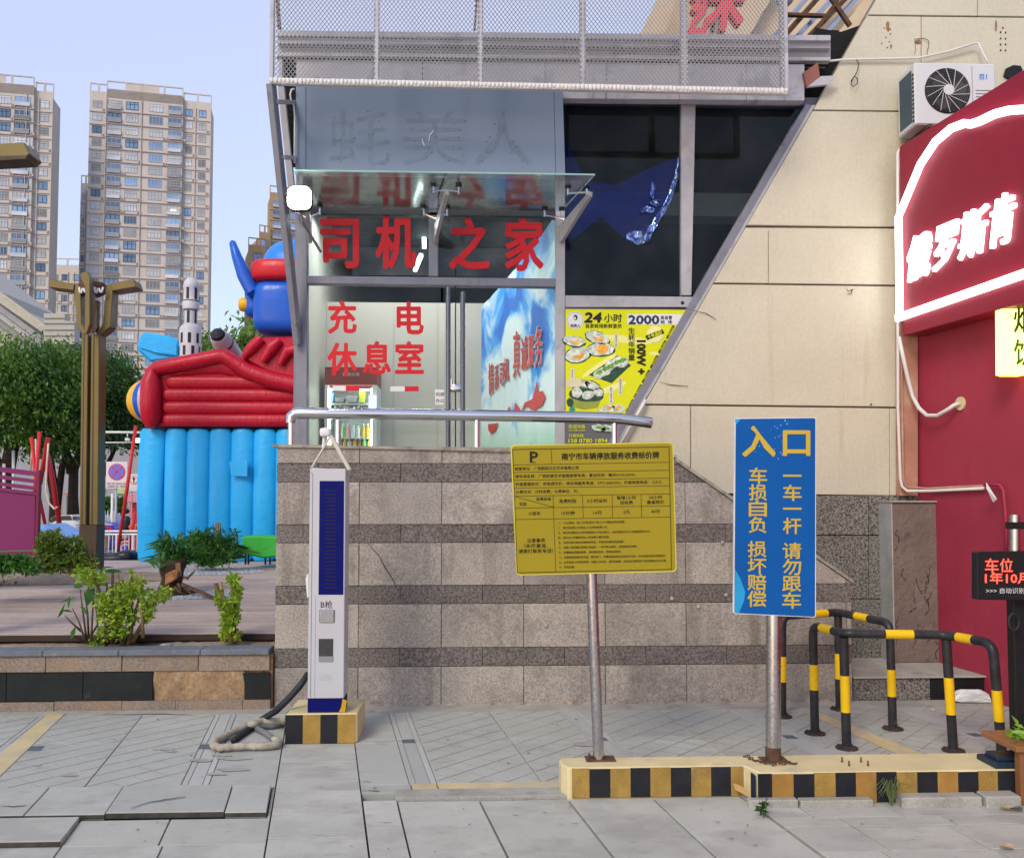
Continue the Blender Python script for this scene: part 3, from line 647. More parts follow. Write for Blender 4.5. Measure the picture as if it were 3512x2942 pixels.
# the building around it
body = thing('shop_building', (onY(1480, 1530, 9).x, 9, 1.08), 'grey steel framed shop building with dark rooms behind its glass and a zinc fascia', 'building')
XLf, XPm = onY(1014, 1000, YF).x, onY(1925, 1000, YF + .1).x; CZ = 4.42; FZ = 1.08
mb = MB(); mb.box(XLf, XLf + .03, YF + .1, 11.5, FZ, CZ); mb.build('side_wall', m_part, body)
mb = MB(); mb.box(XLf - .03, XLf - .004, YF + .1, 11.6, 0, 5.1); mb.build('outer_side_wall', m_frame, body)
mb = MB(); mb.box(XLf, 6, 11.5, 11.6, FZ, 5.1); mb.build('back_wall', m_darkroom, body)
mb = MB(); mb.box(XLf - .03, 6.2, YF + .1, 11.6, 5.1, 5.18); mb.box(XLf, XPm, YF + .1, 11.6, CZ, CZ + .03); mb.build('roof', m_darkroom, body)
zp = onY(1400, 1038, 9.0).z
mb = MB(); mb.box(XLf + .03, onY(1652, 1200, 9.0).x + .05, 9.0, 9.06, FZ, zp); mb.build('partition', m_part, body, bevel=.003)
for x in (1350, 1500):
    mb = MB(); a = onY(x, 1200, 8.997).x; mb.box(a, a + .003, 8.995, 9.0, FZ, zp); mb.build('seam', m_framel, body)
# diagonal printed mural cloth
A, B = onY(1905, 1400, 7.72), onY(1652, 1400, 9.0); A.z = B.z = 0; mn = (B - A).cross(Vector((0, 0, 1))).normalized()
if mn.y > 0: mn = -mn
def PM(x, y, o=.004): return onP(x, y, A + mn * o, mn)
m_mural = bpy.data.materials.new('sky mural print'); m_mural.use_nodes = True
N = m_mural.node_tree.nodes; L = m_mural.node_tree.links; b_ = N['Principled BSDF']; tcn = N.new('ShaderNodeTexCoord')
mp = N.new('ShaderNodeMapping'); mp.inputs['Scale'].default_value = (1.6, 1.6, 1.1); L.new(tcn.outputs['Object'], mp.inputs[0])
nz = N.new('ShaderNodeTexNoise'); nz.inputs['Scale'].default_value = 1.7; nz.inputs['Detail'].default_value = 7; nz.inputs['Distortion'].default_value = .6; L.new(mp.outputs[0], nz.inputs[0])
cr = N.new('ShaderNodeValToRGB'); cr.color_ramp.elements[0].position = .42; cr.color_ramp.elements[0].color = (.02, .14, .55, 1); cr.color_ramp.elements[1].position = .60; cr.color_ramp.elements[1].color = (.62, .74, .80, 1)
e_ = cr.color_ramp.elements.new(.49); e_.color = (.05, .30, .75, 1)
sp = N.new('ShaderNodeSeparateXYZ'); L.new(tcn.outputs['Object'], sp.inputs[0])
mrl = N.new('ShaderNodeMapRange'); mrl.inputs[1].default_value = 2.35; mrl.inputs[2].default_value = 3.0; mrl.inputs[3].default_value = .22; mrl.inputs[4].default_value = 0; L.new(sp.outputs[2], mrl.inputs[0])
ad = N.new('ShaderNodeMath'); ad.operation = 'ADD'; L.new(nz.outputs['Fac'], ad.inputs[0]); L.new(mrl.outputs[0], ad.inputs[1]); L.new(ad.outputs[0], cr.inputs[0])
mr = N.new('ShaderNodeMapRange'); mr.inputs[1].default_value = 1.95; mr.inputs[2].default_value = 2.3; mr.inputs[3].default_value = .8; mr.inputs[4].default_value = 0; L.new(sp.outputs[2], mr.inputs[0])
mx = N.new('ShaderNodeMix'); mx.data_type = 'RGBA'; L.new(mr.outputs[0], mx.inputs[0]); L.new(cr.outputs[0], mx.inputs[6]); mx.inputs[7].default_value = (.20, .48, .26, 1); L.new(mx.outputs[2], b_.inputs['Base Color']); b_.inputs['Roughness'].default_value = .6
mural = thing('mural_banner', (A.x, A.y, FZ), 'printed banner of blue sky and clouds with red slogan, hung diagonally inside the shop', 'banner')
m_o = mural['_o']
tops = [(0, onY(1905, 745, 7.72).z), (.35, 3.86), (.7, 3.66), (1, zp - .03)]
mb = MB(); K = 24; cols = []
for i in range(K + 1):
    t = i / K; zt_ = np.interp(t, [q[0] for q in tops], [q[1] for q in tops]); p = A.lerp(B, t); wv = .012 * math.sin(t * 34) + .006 * math.sin(t * 71)
    cols.append([p + mn * (wv * .35) + Vector((0, 0, FZ + .02 + (zt_ - FZ - .02) * j / 6)) for j in range(7)])
for a, b in zip(cols, cols[1:]):
    for j in range(6): mb.poly([a[j], b[j], b[j + 1], a[j + 1]])
mural['_o'] = (0, 0, 0); mural.location = (0, 0, 0)
o = mb.build('cloth', m_mural, mural, recalc=False, smooth=True)
m_mred = M('banner red print', (.50, .06, .05), .6, var=.05, bump=0)
for s_, x, y, w_, h in (('情', 1684, 1301, 18, 115), ('系', 1703, 1295, 14, 95), ('司', 1720, 1284, 14, 92), ('机', 1736, 1270, 18, 90), ('真', 1771, 1218, 22, 170), ('诚', 1797, 1214, 22, 125), ('服', 1821, 1203, 19, 120), ('务', 1847, 1190, 26, 150)):
    mb = MB(); txt(mb, s_, x, y, h, lambda a, b: PM(a, b, .012), w=w_ * 1.0, bold=.018, slope=-.25); mb.build('lettering_outline', m_white, mural, recalc=False)
    mb = MB(); txt(mb, s_, x, y, h, lambda a, b: PM(a, b, .016), w=w_ * .95, bold=.008, slope=-.25); mb.build('lettering', m_mred, mural, recalc=False)
def zc5(P): return [(1350 + a * .3695, 900 + b * .3695) for a, b in P]
for P in ([(1040, 1400), (1075, 1330), (1100, 1400)], [(1110, 1390), (1130, 1300), (1185, 1375), (1175, 1400)], [(1175, 1400), (1215, 1300), (1285, 1270), (1310, 1180), (1330, 1100), (1345, 1200), (1385, 1190), (1408, 1250), (1380, 1320), (1310, 1378), (1230, 1335)], [(875, 1500), (970, 1490), (945, 1565), (905, 1590), (878, 1560)]):
    mb = MB(); mb.poly([PM(a, b, .014) for a, b in zc5(P)]); mb.build('ribbon_print', m_mred, mural, recalc=False)
# fluorescent tubes and the room's light
for i, (a, b, Y_) in enumerate((((1424, 926), (1443, 880), 8.4), ((1454, 812), (1455, 852), 9.6))):
    tb = thing('fluorescent_tube', onY(a[0], a[1], Y_), ('lit fluorescent tube seen through the transom glass behind the second red character', 'short lit fluorescent tube deeper in the room beside the middle transom post')[i], 'lamp')
    mb = MB(); p, q = onY(a[0], a[1], Y_), onY(b[0], b[1], Y_ - (.5 if i == 0 else 0)); mb.tube([p, q], .02, 8); mb.build('tube', EM('tube glow', (.9, 1, .92), 9), tb)
    mb = MB(); mb.bar(p + Vector((0, .03, .03)), q + Vector((0, .03, .03)), .04, .02); mb.build('batten', m_white, tb)
pt = bpy.data.lights.new('room_tube_light', 'AREA'); pt.energy = 17; pt.size = 1.4; pt.size_y = .1; pt.shape = 'RECTANGLE'; pt.color = (1, 1, .95)
po = bpy.data.objects.new('room_tube_light', pt); COL.objects.link(po); po.location = (onY(1380, 900, 8.3).x, 8.3, 4.2)
# drinks fridge
fz = lambda x, y, Y_=8.6: onY(x, y, Y_)
fx0, fx1 = fz(1113, 1400).x, fz(1292, 1400).x; ft = fz(1200, 1320).z
fr_ = thing('drinks_fridge', ((fx0 + fx1) / 2, 8.7, FZ), 'white glass fronted drinks fridge with lit shelves and a red header inside the shop', 'fridge')
mb = MB(); mb.box(fx0, fx0 + .03, 8.6, 8.98, FZ, ft); mb.box(fx1 - .045, fx1, 8.6, 8.98, FZ, ft); mb.box(fx0 + .03, fx1 - .045, 8.95, 8.98, FZ, ft); mb.box(fx0 + .03, fx1 - .045, 8.6, 8.95, FZ, FZ + .1); mb.build('cabinet', m_white, fr_)
mb = MB(); mb.box(fx0, fx1, 8.6, 8.98, ft, fz(1200, 1259).z); mb.build('header_panel', M('brown red header', (.25, .03, .02), .5), fr_)
mb = MB(); txt(mb, '有限公司', 1203, 1284, 13, PY(8.595), w=58, bold=0); mb.build('lettering', m_pvc, fr_, recalc=False)
mb = MB(); mb.box(fx0 + .04, fx0 + .05, 8.62, 8.66, FZ + .1, ft - .03); mb.box(fx1 - .06, fx1 - .05, 8.62, 8.66, FZ + .1, ft - .03); mb.box(fx0 + .05, fx1 - .06, 8.63, 8.66, ft - .05, ft - .035); mb.build('light_strip', EM('fridge led', (.85, 1, .92), 5), fr_)
mb = MB(); mb.box(fx0 + .035, fx1 - .05, 8.93, 8.94, FZ + .1, ft - .02); mb.build('back_panel', m_white, fr_)
shelfy = [1381, 1418, 1499, 1531]
for y in shelfy:
    mb = MB(); z_ = fz(1200, y).z; mb.box(fx0 + .032, fx1 - .047, 8.64, 8.93, z_ - .012, z_); mb.build('shelf', m_white, fr_)
bcol = {'w': M('white bottle', (.7, .72, .74), .3), 'g': M('green bottle', (.25, .55, .25), .3), 'p': M('pink bottle', (.75, .35, .35), .3), 'y': M('amber drink bottle', (.62, .42, .06), .2), 'r': M('red label bottle', (.6, .08, .05), .3), 'b': M('brown tea bottle', (.30, .17, .05), .2)}
cname = {'w': 'white', 'g': 'pale green', 'p': 'pink', 'y': 'amber', 'r': 'red', 'b': 'brown'}
rowN = {1418: 'upper', 1499: 'middle', 1531: 'lowest'}
def bottle(x, ys, h, r, c, k):
    p = fz(x, ys, 8.70); p.z = fz(1200, ys).z + .001
    e = thing('drink_bottle', p, f'{cname[c]} drink bottle on the {rowN[ys]} fridge shelf, number {k} from its left end'.replace(f', number {k} from its left end', f' {k}'), 'bottle', 'bottles in the drinks fridge')
    mb = MB(); mb.lathe(p, [(r * .9, 0), (r, h * .08), (r, h * .62), (r * .45, h * .82), (r * .4, h * .88)], 10); mb.build('bottle_body', bcol[c], e, smooth=True)
    mb = MB(); mb.lathe(p, [(r * .5, h * .88), (r * .5, h)], 8); mb.build('cap', m_white if c != 'w' else bcol['g'], e)
ordn = ['at the far left', 'second from the left', 'third from the left', 'fourth from the left', 'fifth from the left', 'sixth from the left', 'seventh from the left', 'eighth from the left', 'at the right end']
for ys, h, r, L_ in ((1418, .085, .02, [(1132, 'w'), (1150, 'w'), (1166, 'b'), (1183, 'y'), (1214, 'w'), (1230, 'r')]), (1499, .14, .021, [(1131, 'g'), (1177, 'g'), (1194, 'p'), (1212, 'w'), (1228, 'w'), (1246, 'y'), (1262, 'y')]), (1531, .085, .022, [(1134, 'y'), (1150, 'g'), (1166, 'y'), (1183, 'y'), (1199, 'w'), (1216, 'y'), (1232, 'b'), (1249, 'g'), (1266, 'y')])):
    for k, (x, c) in enumerate(L_): bottle(x, ys, h, r, c, ordn[k] if k < len(L_) - 1 else 'at the right end')
for nm, lab, x0, x1, y0, mt in (('basket', 'small wire basket on the top fridge shelf beside the tub', 1148, 1182, 1364, M('dark basket', (.2, .2, .2), .6)), ('basket', 'larger grey basket in the middle of the top fridge shelf', 1187, 1226, 1358, M('grey basket', (.28, .3, .3), .6)), ('tub', 'blue and white tub at the left of the top fridge shelf', 1127, 1145, 1345, M('blue tub', (.1, .25, .65), .4)), ('carton', 'yellow green carton on the top fridge shelf', 1230, 1252, 1342, M('lime carton', (.5, .6, .05), .5))):
    mb = MB(); a, b = fz(x0, 1380, 8.68), fz(x1, y0, 8.68); k = (b.x - a.x) * .12
    mb.prism([Vector((a.x + k, 8.68, a.z + .002)), Vector((b.x - k, 8.68, a.z + .002)), Vector((b.x, 8.68, b.z)), Vector((a.x, 8.68, b.z))], (0, .1, 0)); tag(mb.build(nm, mt, bevel=.004), lab, 'container')
tbt = thing('payment_tablet', fz(1277, 1400, 8.5), 'small payment tablet with a glowing blue white screen fixed to the fridge door', 'tablet')
mb = MB(); mb.prism([fz(a, b, 8.55) for a, b in ((1262, 1352), (1294, 1352), (1294, 1410), (1262, 1410))], (0, .045, 0)); mb.build('case', m_white, tbt, bevel=.004)
mb = MB(); mb.prism([fz(a, b, 8.546) for a, b in ((1265, 1356), (1291, 1356), (1291, 1404), (1265, 1404))], (0, .004, 0)); mb.build('screen', EM('tablet screen', (.45, .6, 1), .9), tbt)
# dark rooms to the right
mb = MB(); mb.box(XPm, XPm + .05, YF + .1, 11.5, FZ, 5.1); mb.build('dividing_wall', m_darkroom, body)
mb = MB(); mb.box(XPm + .05, onY(2360, 700, 9.7).x, 9.7, 9.8, FZ, 5.1); mb.build('blue_curtain', m_navyroom, body)
mb = MB(); q0, q1 = onY(1930, 655, 9.4), onY(2700, 745, 9.4); mb.box(q0.x, q1.x, 9.4, 9.69, q1.z, q0.z); mb.build('reflected_band', M('reflected band tone', (.55, .60, .60), .6), body)  # pale board added inside to imitate the lighter band reflected in the glass
mb = MB(); mb.box(XPm, 6, YF + .12, YF + .2, FZ, onY(1900, 1045, YF).z); mb.build('lower_infill', m_frame, body)
# torn blue window film
film = thing('torn_window_film', onY(2160, 700, YF + .05), 'torn crumpled shiny blue film hanging behind the dark window', 'window film')
mfb = bpy.data.materials.new('blue film'); mfb.use_nodes = True; N = mfb.node_tree.nodes; L = mfb.node_tree.links
for n in list(N): N.remove(n)
o_ = N.new('ShaderNodeOutputMaterial'); t_ = N.new('ShaderNodeBsdfTransparent'); t_.inputs[0].default_value = (.12, .2, .75, 1); g_ = N.new('ShaderNodeBsdfGlossy'); g_.inputs[0].default_value = (.25, .35, 1, 1); g_.inputs[1].default_value = .12
x_ = N.new('ShaderNodeMixShader'); x_.inputs[0].default_value = .05; L.new(t_.outputs[0], x_.inputs[1]); L.new(g_.outputs[0], x_.inputs[2]); d_ = N.new('ShaderNodeBsdfDiffuse'); d_.inputs[0].default_value = (.006, .022, .40, 1); y_ = N.new('ShaderNodeMixShader'); y_.inputs[0].default_value = .28; L.new(x_.outputs[0], y_.inputs[1]); L.new(d_.outputs[0], y_.inputs[2]); L.new(y_.outputs[0], o_.inputs[0])
mb = MB(); mb.poly([onY(a, b, YF + .075) for a, b in ((1942, 470), (1975, 560), (2020, 622), (2110, 636), (2200, 590), (2334, 535), (2320, 600), (2260, 760), (2215, 830), (2150, 825), (2060, 745), (1955, 830), (1942, 830))]); mb.build('film_sheet', mfb, film, recalc=False)
m_crump = M('crumpled silver blue film', (.40, .52, .85), .16, metal=.9, var=.3, vs=20, bump=.4, bs=30)
mb = MB(); K1, K2 = 16, 8; path = [(2327, 540), (2318, 610), (2296, 680), (2262, 740), (2232, 790), (2206, 830)]
for i in range(K1 + 1):
    t = i / K1 * (len(path) - 1); j = min(int(t), len(path) - 2); f = t - j; cxp = path[j][0] + f * (path[j + 1][0] - path[j][0]); cyp = path[j][1] + f * (path[j + 1][1] - path[j][1]); wd = 4 + 26 * (i / K1) ** .6
    mb.v += [tuple(onY(cxp + wd * (k / K2 - .5) + U(-2, 2), cyp + U(-4, 4), YF + .055 - .05 * random.random())) for k in range(K2 + 1)]
for i in range(K1):
    for k in range(K2): a = i * (K2 + 1) + k; mb.f += [(a, a + 1, a + K2 + 2), (a, a + K2 + 2, a + K2 + 1)]; mb.m += [0, 0]
for cxp, cyp, rx, ry in ((2190, 815, 42, 24), (2222, 720, 24, 12), (2250, 695, 20, 12), (2238, 655, 7, 34)):
    k0 = len(mb.v); K = 9
    for i in range(K):
        for j in range(5): mb.v.append(tuple(onY(cxp + rx * (i / (K - 1) * 2 - 1) + U(-3, 3), cyp + ry * (j / 2 - 1) * (1 - .5 * abs(i / (K - 1) * 2 - 1)) + U(-3, 3), YF + .05 - .05 * random.random())))
    for i in range(K - 1):
        for j in range(4): a = k0 + i * 5 + j; mb.f += [(a, a + 1, a + 6), (a, a + 6, a + 5)]; mb.m += [0, 0]
mb.build('crumpled_strip', m_crump, film, recalc=False)
# ---------------------------------------------------------------- seafood poster
post = thing('seafood_poster', onY(1940, 1420, 7.57), 'bright yellow seafood poster with slanted right edge under the dark window', 'poster')
m_py = M('poster yellow', (.62, .66, .005), .35, var=.03, bump=.02); m_pg = M('poster grey', (.13, .13, .14), .4, var=.05); m_pyl = M('poster pale yellow', (.75, .75, .25), .4, var=.05)
m_dish = M('dish pale print', (.52, .60, .52), .4, var=.4, vs=28); m_dk = M('dark green print', (.03, .07, .04), .4, var=.5, vs=30); m_or = M('orange print', (.75, .36, .06), .4, var=.3, vs=40); m_bg = M('bamboo print', (.28, .34, .06), .4, var=.2); m_gr = M('herb print', (.12, .30, .04), .4, var=.5, vs=50)
PQ = lambda k: (lambda x, y: onY(x, y, 7.585 - k * .0007))
def Z1(x, y): return (1850 + x * .47619, 950 + y * .47619)
def pp(P, mt, k, name='print'):
    mb = MB(); mb.poly([PQ(k)(*Z1(a, b)) for a, b in P]); return mb.build(name, mt, post, recalc=False)
def pe(cx_, cy_, rx, ry, mt, k, rot=0., wob=.0, name='print', n=18):
    P = []
    for i in range(n):
        t = 2 * math.pi * i / n; q = 1 + wob * U(-1, 1); a, b = rx * q * math.cos(t), ry * q * math.sin(t); P.append((cx_ + a * math.cos(rot) - b * math.sin(rot), cy_ + a * math.sin(rot) + b * math.cos(rot)))
    pp(P, mt, k, name)
frp([(1938, 1056), (2352, 1060), (2150, 1424), (2093, 1532), (1938, 1532)], m_pg, 7.589, .004, 'poster_sheet', post)
pp([(188, 232), (1052, 238), (630, 988), (188, 990)], m_py, 1)
for cx_, cy_, rx, ry in ((620, 450, 200, 26), (900, 560, 110, 18), (430, 640, 150, 20), (520, 800, 120, 22), (900, 640, 90, 15)): pe(cx_, cy_, rx, ry, m_pyl, 2, U(-.6, .6), .05)
pp([(632, 268), (1035, 268), (992, 342), (632, 342)], m_white, 3)
pe(258, 312, 62, 63, m_white, 3, n=28); pe(258, 312, 56, 57, m_ink, 3.4, n=28); pe(258, 312, 54, 55, m_white, 3.8, n=28)
pe(260, 292, 15, 20, m_ink, 4.4); pe(256, 296, 8, 10, m_white, 4.8); pe(258, 326, 14, 12, m_white, 4.6)
for cx_, cy_, rx, ry, rt in ((250, 465, 85, 42, .15), (415, 440, 95, 48, .35), (275, 565, 95, 60, -.1), (440, 525, 110, 52, -.05)):
    pe(cx_, cy_, rx, ry, m_dk, 3, rt, .06); pe(cx_, cy_ - 5, rx * .93, ry * .88, m_dish, 4, rt, .08); pe(cx_ + 12, cy_ + 2, rx * .4, ry * .42, m_or, 5, rt, .25); pe(cx_ - 5, cy_ - 12, rx * .3, ry * .16, m_white, 5.5, rt, .2)
pe(455, 515, 40, 34, m_or, 6, 0, .2)
pp([(355, 705), (560, 565), (660, 635), (520, 765)], m_dk, 3)
for i in range(5): pe(430 + i * 42, 690 - i * 22 + U(-14, 14), 46, 34, m_dish, 4 + i * .1, -.5, .12); pe(432 + i * 42, 684 - i * 22 + U(-14, 14), 24, 16, m_gr, 5, -.5, .3)
pp([(208, 840), (450, 870), (420, 940), (320, 956), (240, 935)], m_bg, 3); pe(335, 850, 125, 48, m_dk, 3.5, .1, .04)
for cx_, cy_, rx, ry, rt in ((270, 830, 45, 45, .5), (350, 850, 50, 36, -.2), (380, 780, 62, 32, .3), (425, 830, 42, 34, .4), (320, 770, 50, 28, .1)): pe(cx_, cy_, rx, ry, m_dk, 4, rt, .06); pe(cx_, cy_, rx * .88, ry * .85, m_dish, 4.5, rt, .1); pe(cx_, cy_ + 3, rx * .3, ry * .3, m_white, 5, rt, .2)
pe(220, 905, 24, 30, m_dk, 4, 0, .2); pe(236, 955, 22, 20, M('teal print', (.02, .3, .2), .4), 4)
for cx_, cy_ in ((500, 945), (570, 945), (450, 985)): pe(cx_, cy_, 46, 28, m_dish, 4, .1, .15); pe(cx_, cy_ - 4, 22, 12, m_or, 5, .1, .3)
for cx_, cy_ in ((430, 1085), (490, 1090)): pe(cx_, cy_, 52, 24, m_dish, 4, .1, .15); pe(cx_, cy_ + 14, 46, 16, m_dk, 3.6, .1, .1); pe(cx_, cy_ - 2, 22, 10, m_gr, 5, .1, .3)
pp([(192, 740), (298, 732), (302, 788), (195, 796)], M('blank sticker', (.60, .55, .38), .5), 6)
for (x, y, h_) in ((240, 700, 80), (555, 455, 92), (585, 790, 110), (517, 850, 118)): pp([(x - 14, y - h_ / 2), (x + 12, y - h_ / 2), (x + 12, y + h_ / 2), (x - 14, y + h_ / 2)], m_white, 5)
def pt_(s_, x, y, h, mt=m_ink, w_=None, **k):
    mb = MB(); X_, Y_ = Z1(x, y); txt(mb, s_, X_, Y_, h * .476, PQ(6.5), w=None if w_ is None else w_ * .476, **k); mb.build('lettering', mt, post, recalc=False)
pt_('24', 388, 290, 98, w_=118, bold=.06, skew=-.15); pt_('小时', 530, 297, 66, w_=128, bold=.02); pt_('自家蚝场新鲜直供', 463, 353, 34, w_=258, bold=.015)
m_nv = M('navy print', (.01, .03, .10), .4, var=0, bump=0)
pt_('2000', 752, 306, 86, m_nv, 218, bold=.05); pt_('亩自营', 914, 293, 30, m_nv, 82); pt_('蚝  场', 914, 325, 28, m_nv, 82)
for i, c in enumerate('生蚝年销量'): pt_(c, 664, 388 + i * 48, 48, w_=46, bold=.015)
def rtxt(s_, x, y, h, ang, mt=m_ink, w_=None, bold=.03, k=6.8, par=post, pl=None):
    vs, fs = glyphs(s_, bold); x0 = min(v[0] for v in vs); x1 = max(v[0] for v in vs); sc = (w_ / (x1 - x0)) if w_ else h; c_, s2 = math.cos(ang), math.sin(ang); mb = MB(); P = []
    for a, b in vs:
        dx, dy = (a - (x0 + x1) / 2) * sc, -(b - .36) * h; P.append((pl or PQ(k))(x + dx * c_ - dy * s2, y + dx * s2 + dy * c_))
    mb.add(P, fs); return mb.build('lettering', mt, par, recalc=False)
X_, Y_ = Z1(735, 578); rtxt('100W +', X_, Y_, 40, math.pi / 2, w_=118, bold=.05)
pe(832, 412, 58, 60, m_white, 5, n=24); pe(832, 412, 50, 52, m_pyl, 5.4, n=24)
pp([(762, 425), (885, 375), (900, 405), (778, 455)], m_ink, 6); X_, Y_ = Z1(831, 415); rtxt('十年品牌', X_, Y_, 14, -.39, m_py, w_=52, k=7.2)
ang = math.atan2(-(990 - 350), 970 - 618)
X_, Y_ = Z1(797, 660); rtxt('MISS OYSTER . MISS OYSTER . MISS OYSTER . MISS OYSTER . MISS OYSTER . MISS OYSTER', X_, Y_, 11, ang, w_=math.hypot(352, 620) * .476)
for s_, x, y0, st in (('蒜蓉烤生蚝', 553, 422, 17), ('原味蒸生', 238, 672, 17), ('蒜蓉鲜炸蒸生蚝', 584, 742, 15), ('鱼鲜沙律烤生蚝', 516, 800, 16)):
    mb = MB()
    for i, c in enumerate(s_): X_, Y_ = Z1(x, y0 + i * st); txt(mb, c, X_, Y_, 7.5, PQ(6.5), bold=0)
    mb.build('lettering', m_ink, post, recalc=False)
mb = MB(); X_, Y_ = Z1(259, 350); txt(mb, '蚝美人', X_, Y_, 11, PQ(6.5)); mb.build('lettering', m_nv, post, recalc=False)
pt_('欢迎光临', 270, 1077, 30, m_py, 120); pt_('低价海鲜大排档', 270, 1104, 17, m_py, 120, bold=0); pt_('订桌热线:', 267, 1143, 28, m_py, 112); pt_('158 0780 1894', 350, 1178, 42, m_py, 280, bold=.03)
# ---------------------------------------------------------------- old sign panel
YS = 7.40
sp_ = thing('blank_sign_panel', onY(1470, 590, YS), 'large grey blue sign panel with ghost marks of removed characters above the glass canopy', 'sign panel')
for P in ([(1015, 287), (1049, 288), (1049, 583), (1012, 583)], [(1050, 288), (1899, 307), (1906, 597), (1050, 584)], [(1900, 307), (1930, 308), (1939, 597), (1907, 597)]): frp(P, m_panel, YS, .14, 'panel_sheet', sp_, .003)
for s_, x, w_ in (('蚝', 1235, 212), ('美', 1490, 222), ('人', 1725, 200)):
    mb = MB(); txt(mb, s_, x, 478, 205, PY(YS - .0015), w=w_, bold=.0); mb.build('ghost_character', m_ghost, sp_, recalc=False)
mb = MB()
for _ in range(26):
    x, y = random.choice([(1395, 1600), (1130, 1340), (1640, 1820)]), U(380, 560); a = U(*x); L_ = U(3, 9); mb.poly([PY(YS - .003)(a, y), PY(YS - .003)(a + L_, y + U(-1, 1)), PY(YS - .003)(a + L_, y + 2.5), PY(YS - .003)(a, y + 2.5)])
for x, y in ((1179, 464), (1266, 461), (1280, 461), (1727, 395), (1680, 470), (1670, 486), (1737, 476), (1760, 486), (1770, 505), (1328, 548), (1538, 552), (1495, 471), (1572, 473), (1653, 554)):
    mb.lathe(PY(YS - .001)(x, y), [(.006, 0), (.006, -.002)], 6, axis='y')
mb.build('glue_marks', m_ghoste, sp_)
mb = MB()
for P in (((1487, 449), (1475, 465), (1471, 484)), ((1448, 478), (1450, 488), (1456, 501))): mb.tube([PY(YS - .006)(a, b) for a, b in P], .004, 6)
mb.build('glue_string', m_white, sp_)
# ---------------------------------------------------------------- canopy
cano = thing('glass_canopy', onY(1490, 720, 7.5), 'greenish glass canopy over the shop door on steel arms', 'canopy')
FL, FR_, BR_, BL_ = onY(1008, 584, 6.62), onY(2040, 600, 6.62), onY(1925, 733, 7.56), onY(1056, 705, 7.56)
zc_ = (FL.z + FR_.z) / 2
for p in (FL, FR_): p.z = zc_
for p in (BR_, BL_): p.z = zc_ + .015
mid1, mid2 = FL.lerp(FR_, .50), BL_.lerp(BR_, .495); e1 = (FR_ - FL).normalized() * .006
for P in ([FL, mid1 - e1, mid2 - e1, BL_], [mid1 + e1, FR_, BR_, mid2 + e1]):
    mb = MB(); mb.poly(P); mb.build('glass_sheet', g_can, cano, recalc=False)
mb = MB(); mb.bar(FL, FR_, .006, .012); mb.bar(FR_, BR_, .006, .012); mb.build('glass_edge', M('green glass edge', (.25, .42, .40), .2), cano)
for k, (x0, y0, x1, y1) in enumerate(((1490, 800, 1521, 662), (1922, 800, 2022, 668), (1062, 800, 1010, 660))):
    a = onY(x0, y0, YF - .02); b = onZ(x1, y1, zc_ - .10) if k != 2 else onZ(1008, 640, zc_ - .1)
    b.y = min(b.y, 6.95)
    b = onY((1530, 2021, 1045)[k], (662, 668, 662)[k], 6.88); b.z = zc_ - .075
    mb = MB(); dx = Vector((.030, 0, 0)); d = b - a
    mb.prism([a + Vector((-.007, 0, -.09)), a + Vector((-.007, 0, .07)), b + Vector((-.007, 0, .03)), b + Vector((-.007, -.03, .02)), b + Vector((-.007, -.02, -.015))], dx)
    for t in (.15, .35, .55, .75): c = a.lerp(b, t); mb.lathe(c + Vector((-.0085, 0, -.005)), [(.01, 0), (.01, .034)], 8, axis='x')
    mb.build('steel_arm', m_framel, cano, bevel=.002)
    for (q, sg) in ((b, 1), (a.lerp(b, .12) + Vector((0, -.06, .04)), 1)):
        for s2 in (-1, 1):
            if k == 2 and q is b: continue
            mb = MB(); tip = Vector((q.x + (.10 * s2 if k != 1 else -.095 + .075 * s2), q.y + .01, zc_ - .004)); mb.tube([q + Vector((0, 0, .0)), q + Vector((0, 0, .03)), Vector((tip.x, tip.y, zc_ - .055))], .008, 8)
            mb.tube([Vector((tip.x, tip.y, zc_ - .07)), Vector((tip.x, tip.y, zc_ - .005))], .010, 8); mb.build('spider_arm', m_chrome, cano, auto=True)
            mb = MB(); mb.lathe((tip.x, tip.y, zc_), [(.026, .004), (.026, .014)], 12); mb.lathe((tip.x, tip.y, zc_), [(.026, -.012), (.026, -.003)], 12); mb.build('glass_clamp', m_blk, cano)
# ---------------------------------------------------------------- floodlight
fl = thing('floodlight', onY(1027, 680, 6.55), 'glaring white square floodlight at the left end of the glass canopy', 'floodlight')
c = onY(1027, 680, 6.55); mb = MB(); mb.sup(c + Vector((0, .035, 0)), (.094, .035, .094), .5, .6, 28, 14); mb.build('housing', m_blk, fl, auto=True)
mb = MB(); mb.sup(c + Vector((0, -.004, 0)), (.088, .03, .086), .55, .6, 28, 14); mb.build('lamp_face', EM('floodlight glow', (.95, 1, .80), 26), fl, smooth=True)
mb = MB(); mb.tube([c + Vector((0, .05, -.08)), c + Vector((0, .1, -.14)), c + Vector((-.01, .95, -.14))], .012, 8); mb.build('bracket', m_frame, fl)
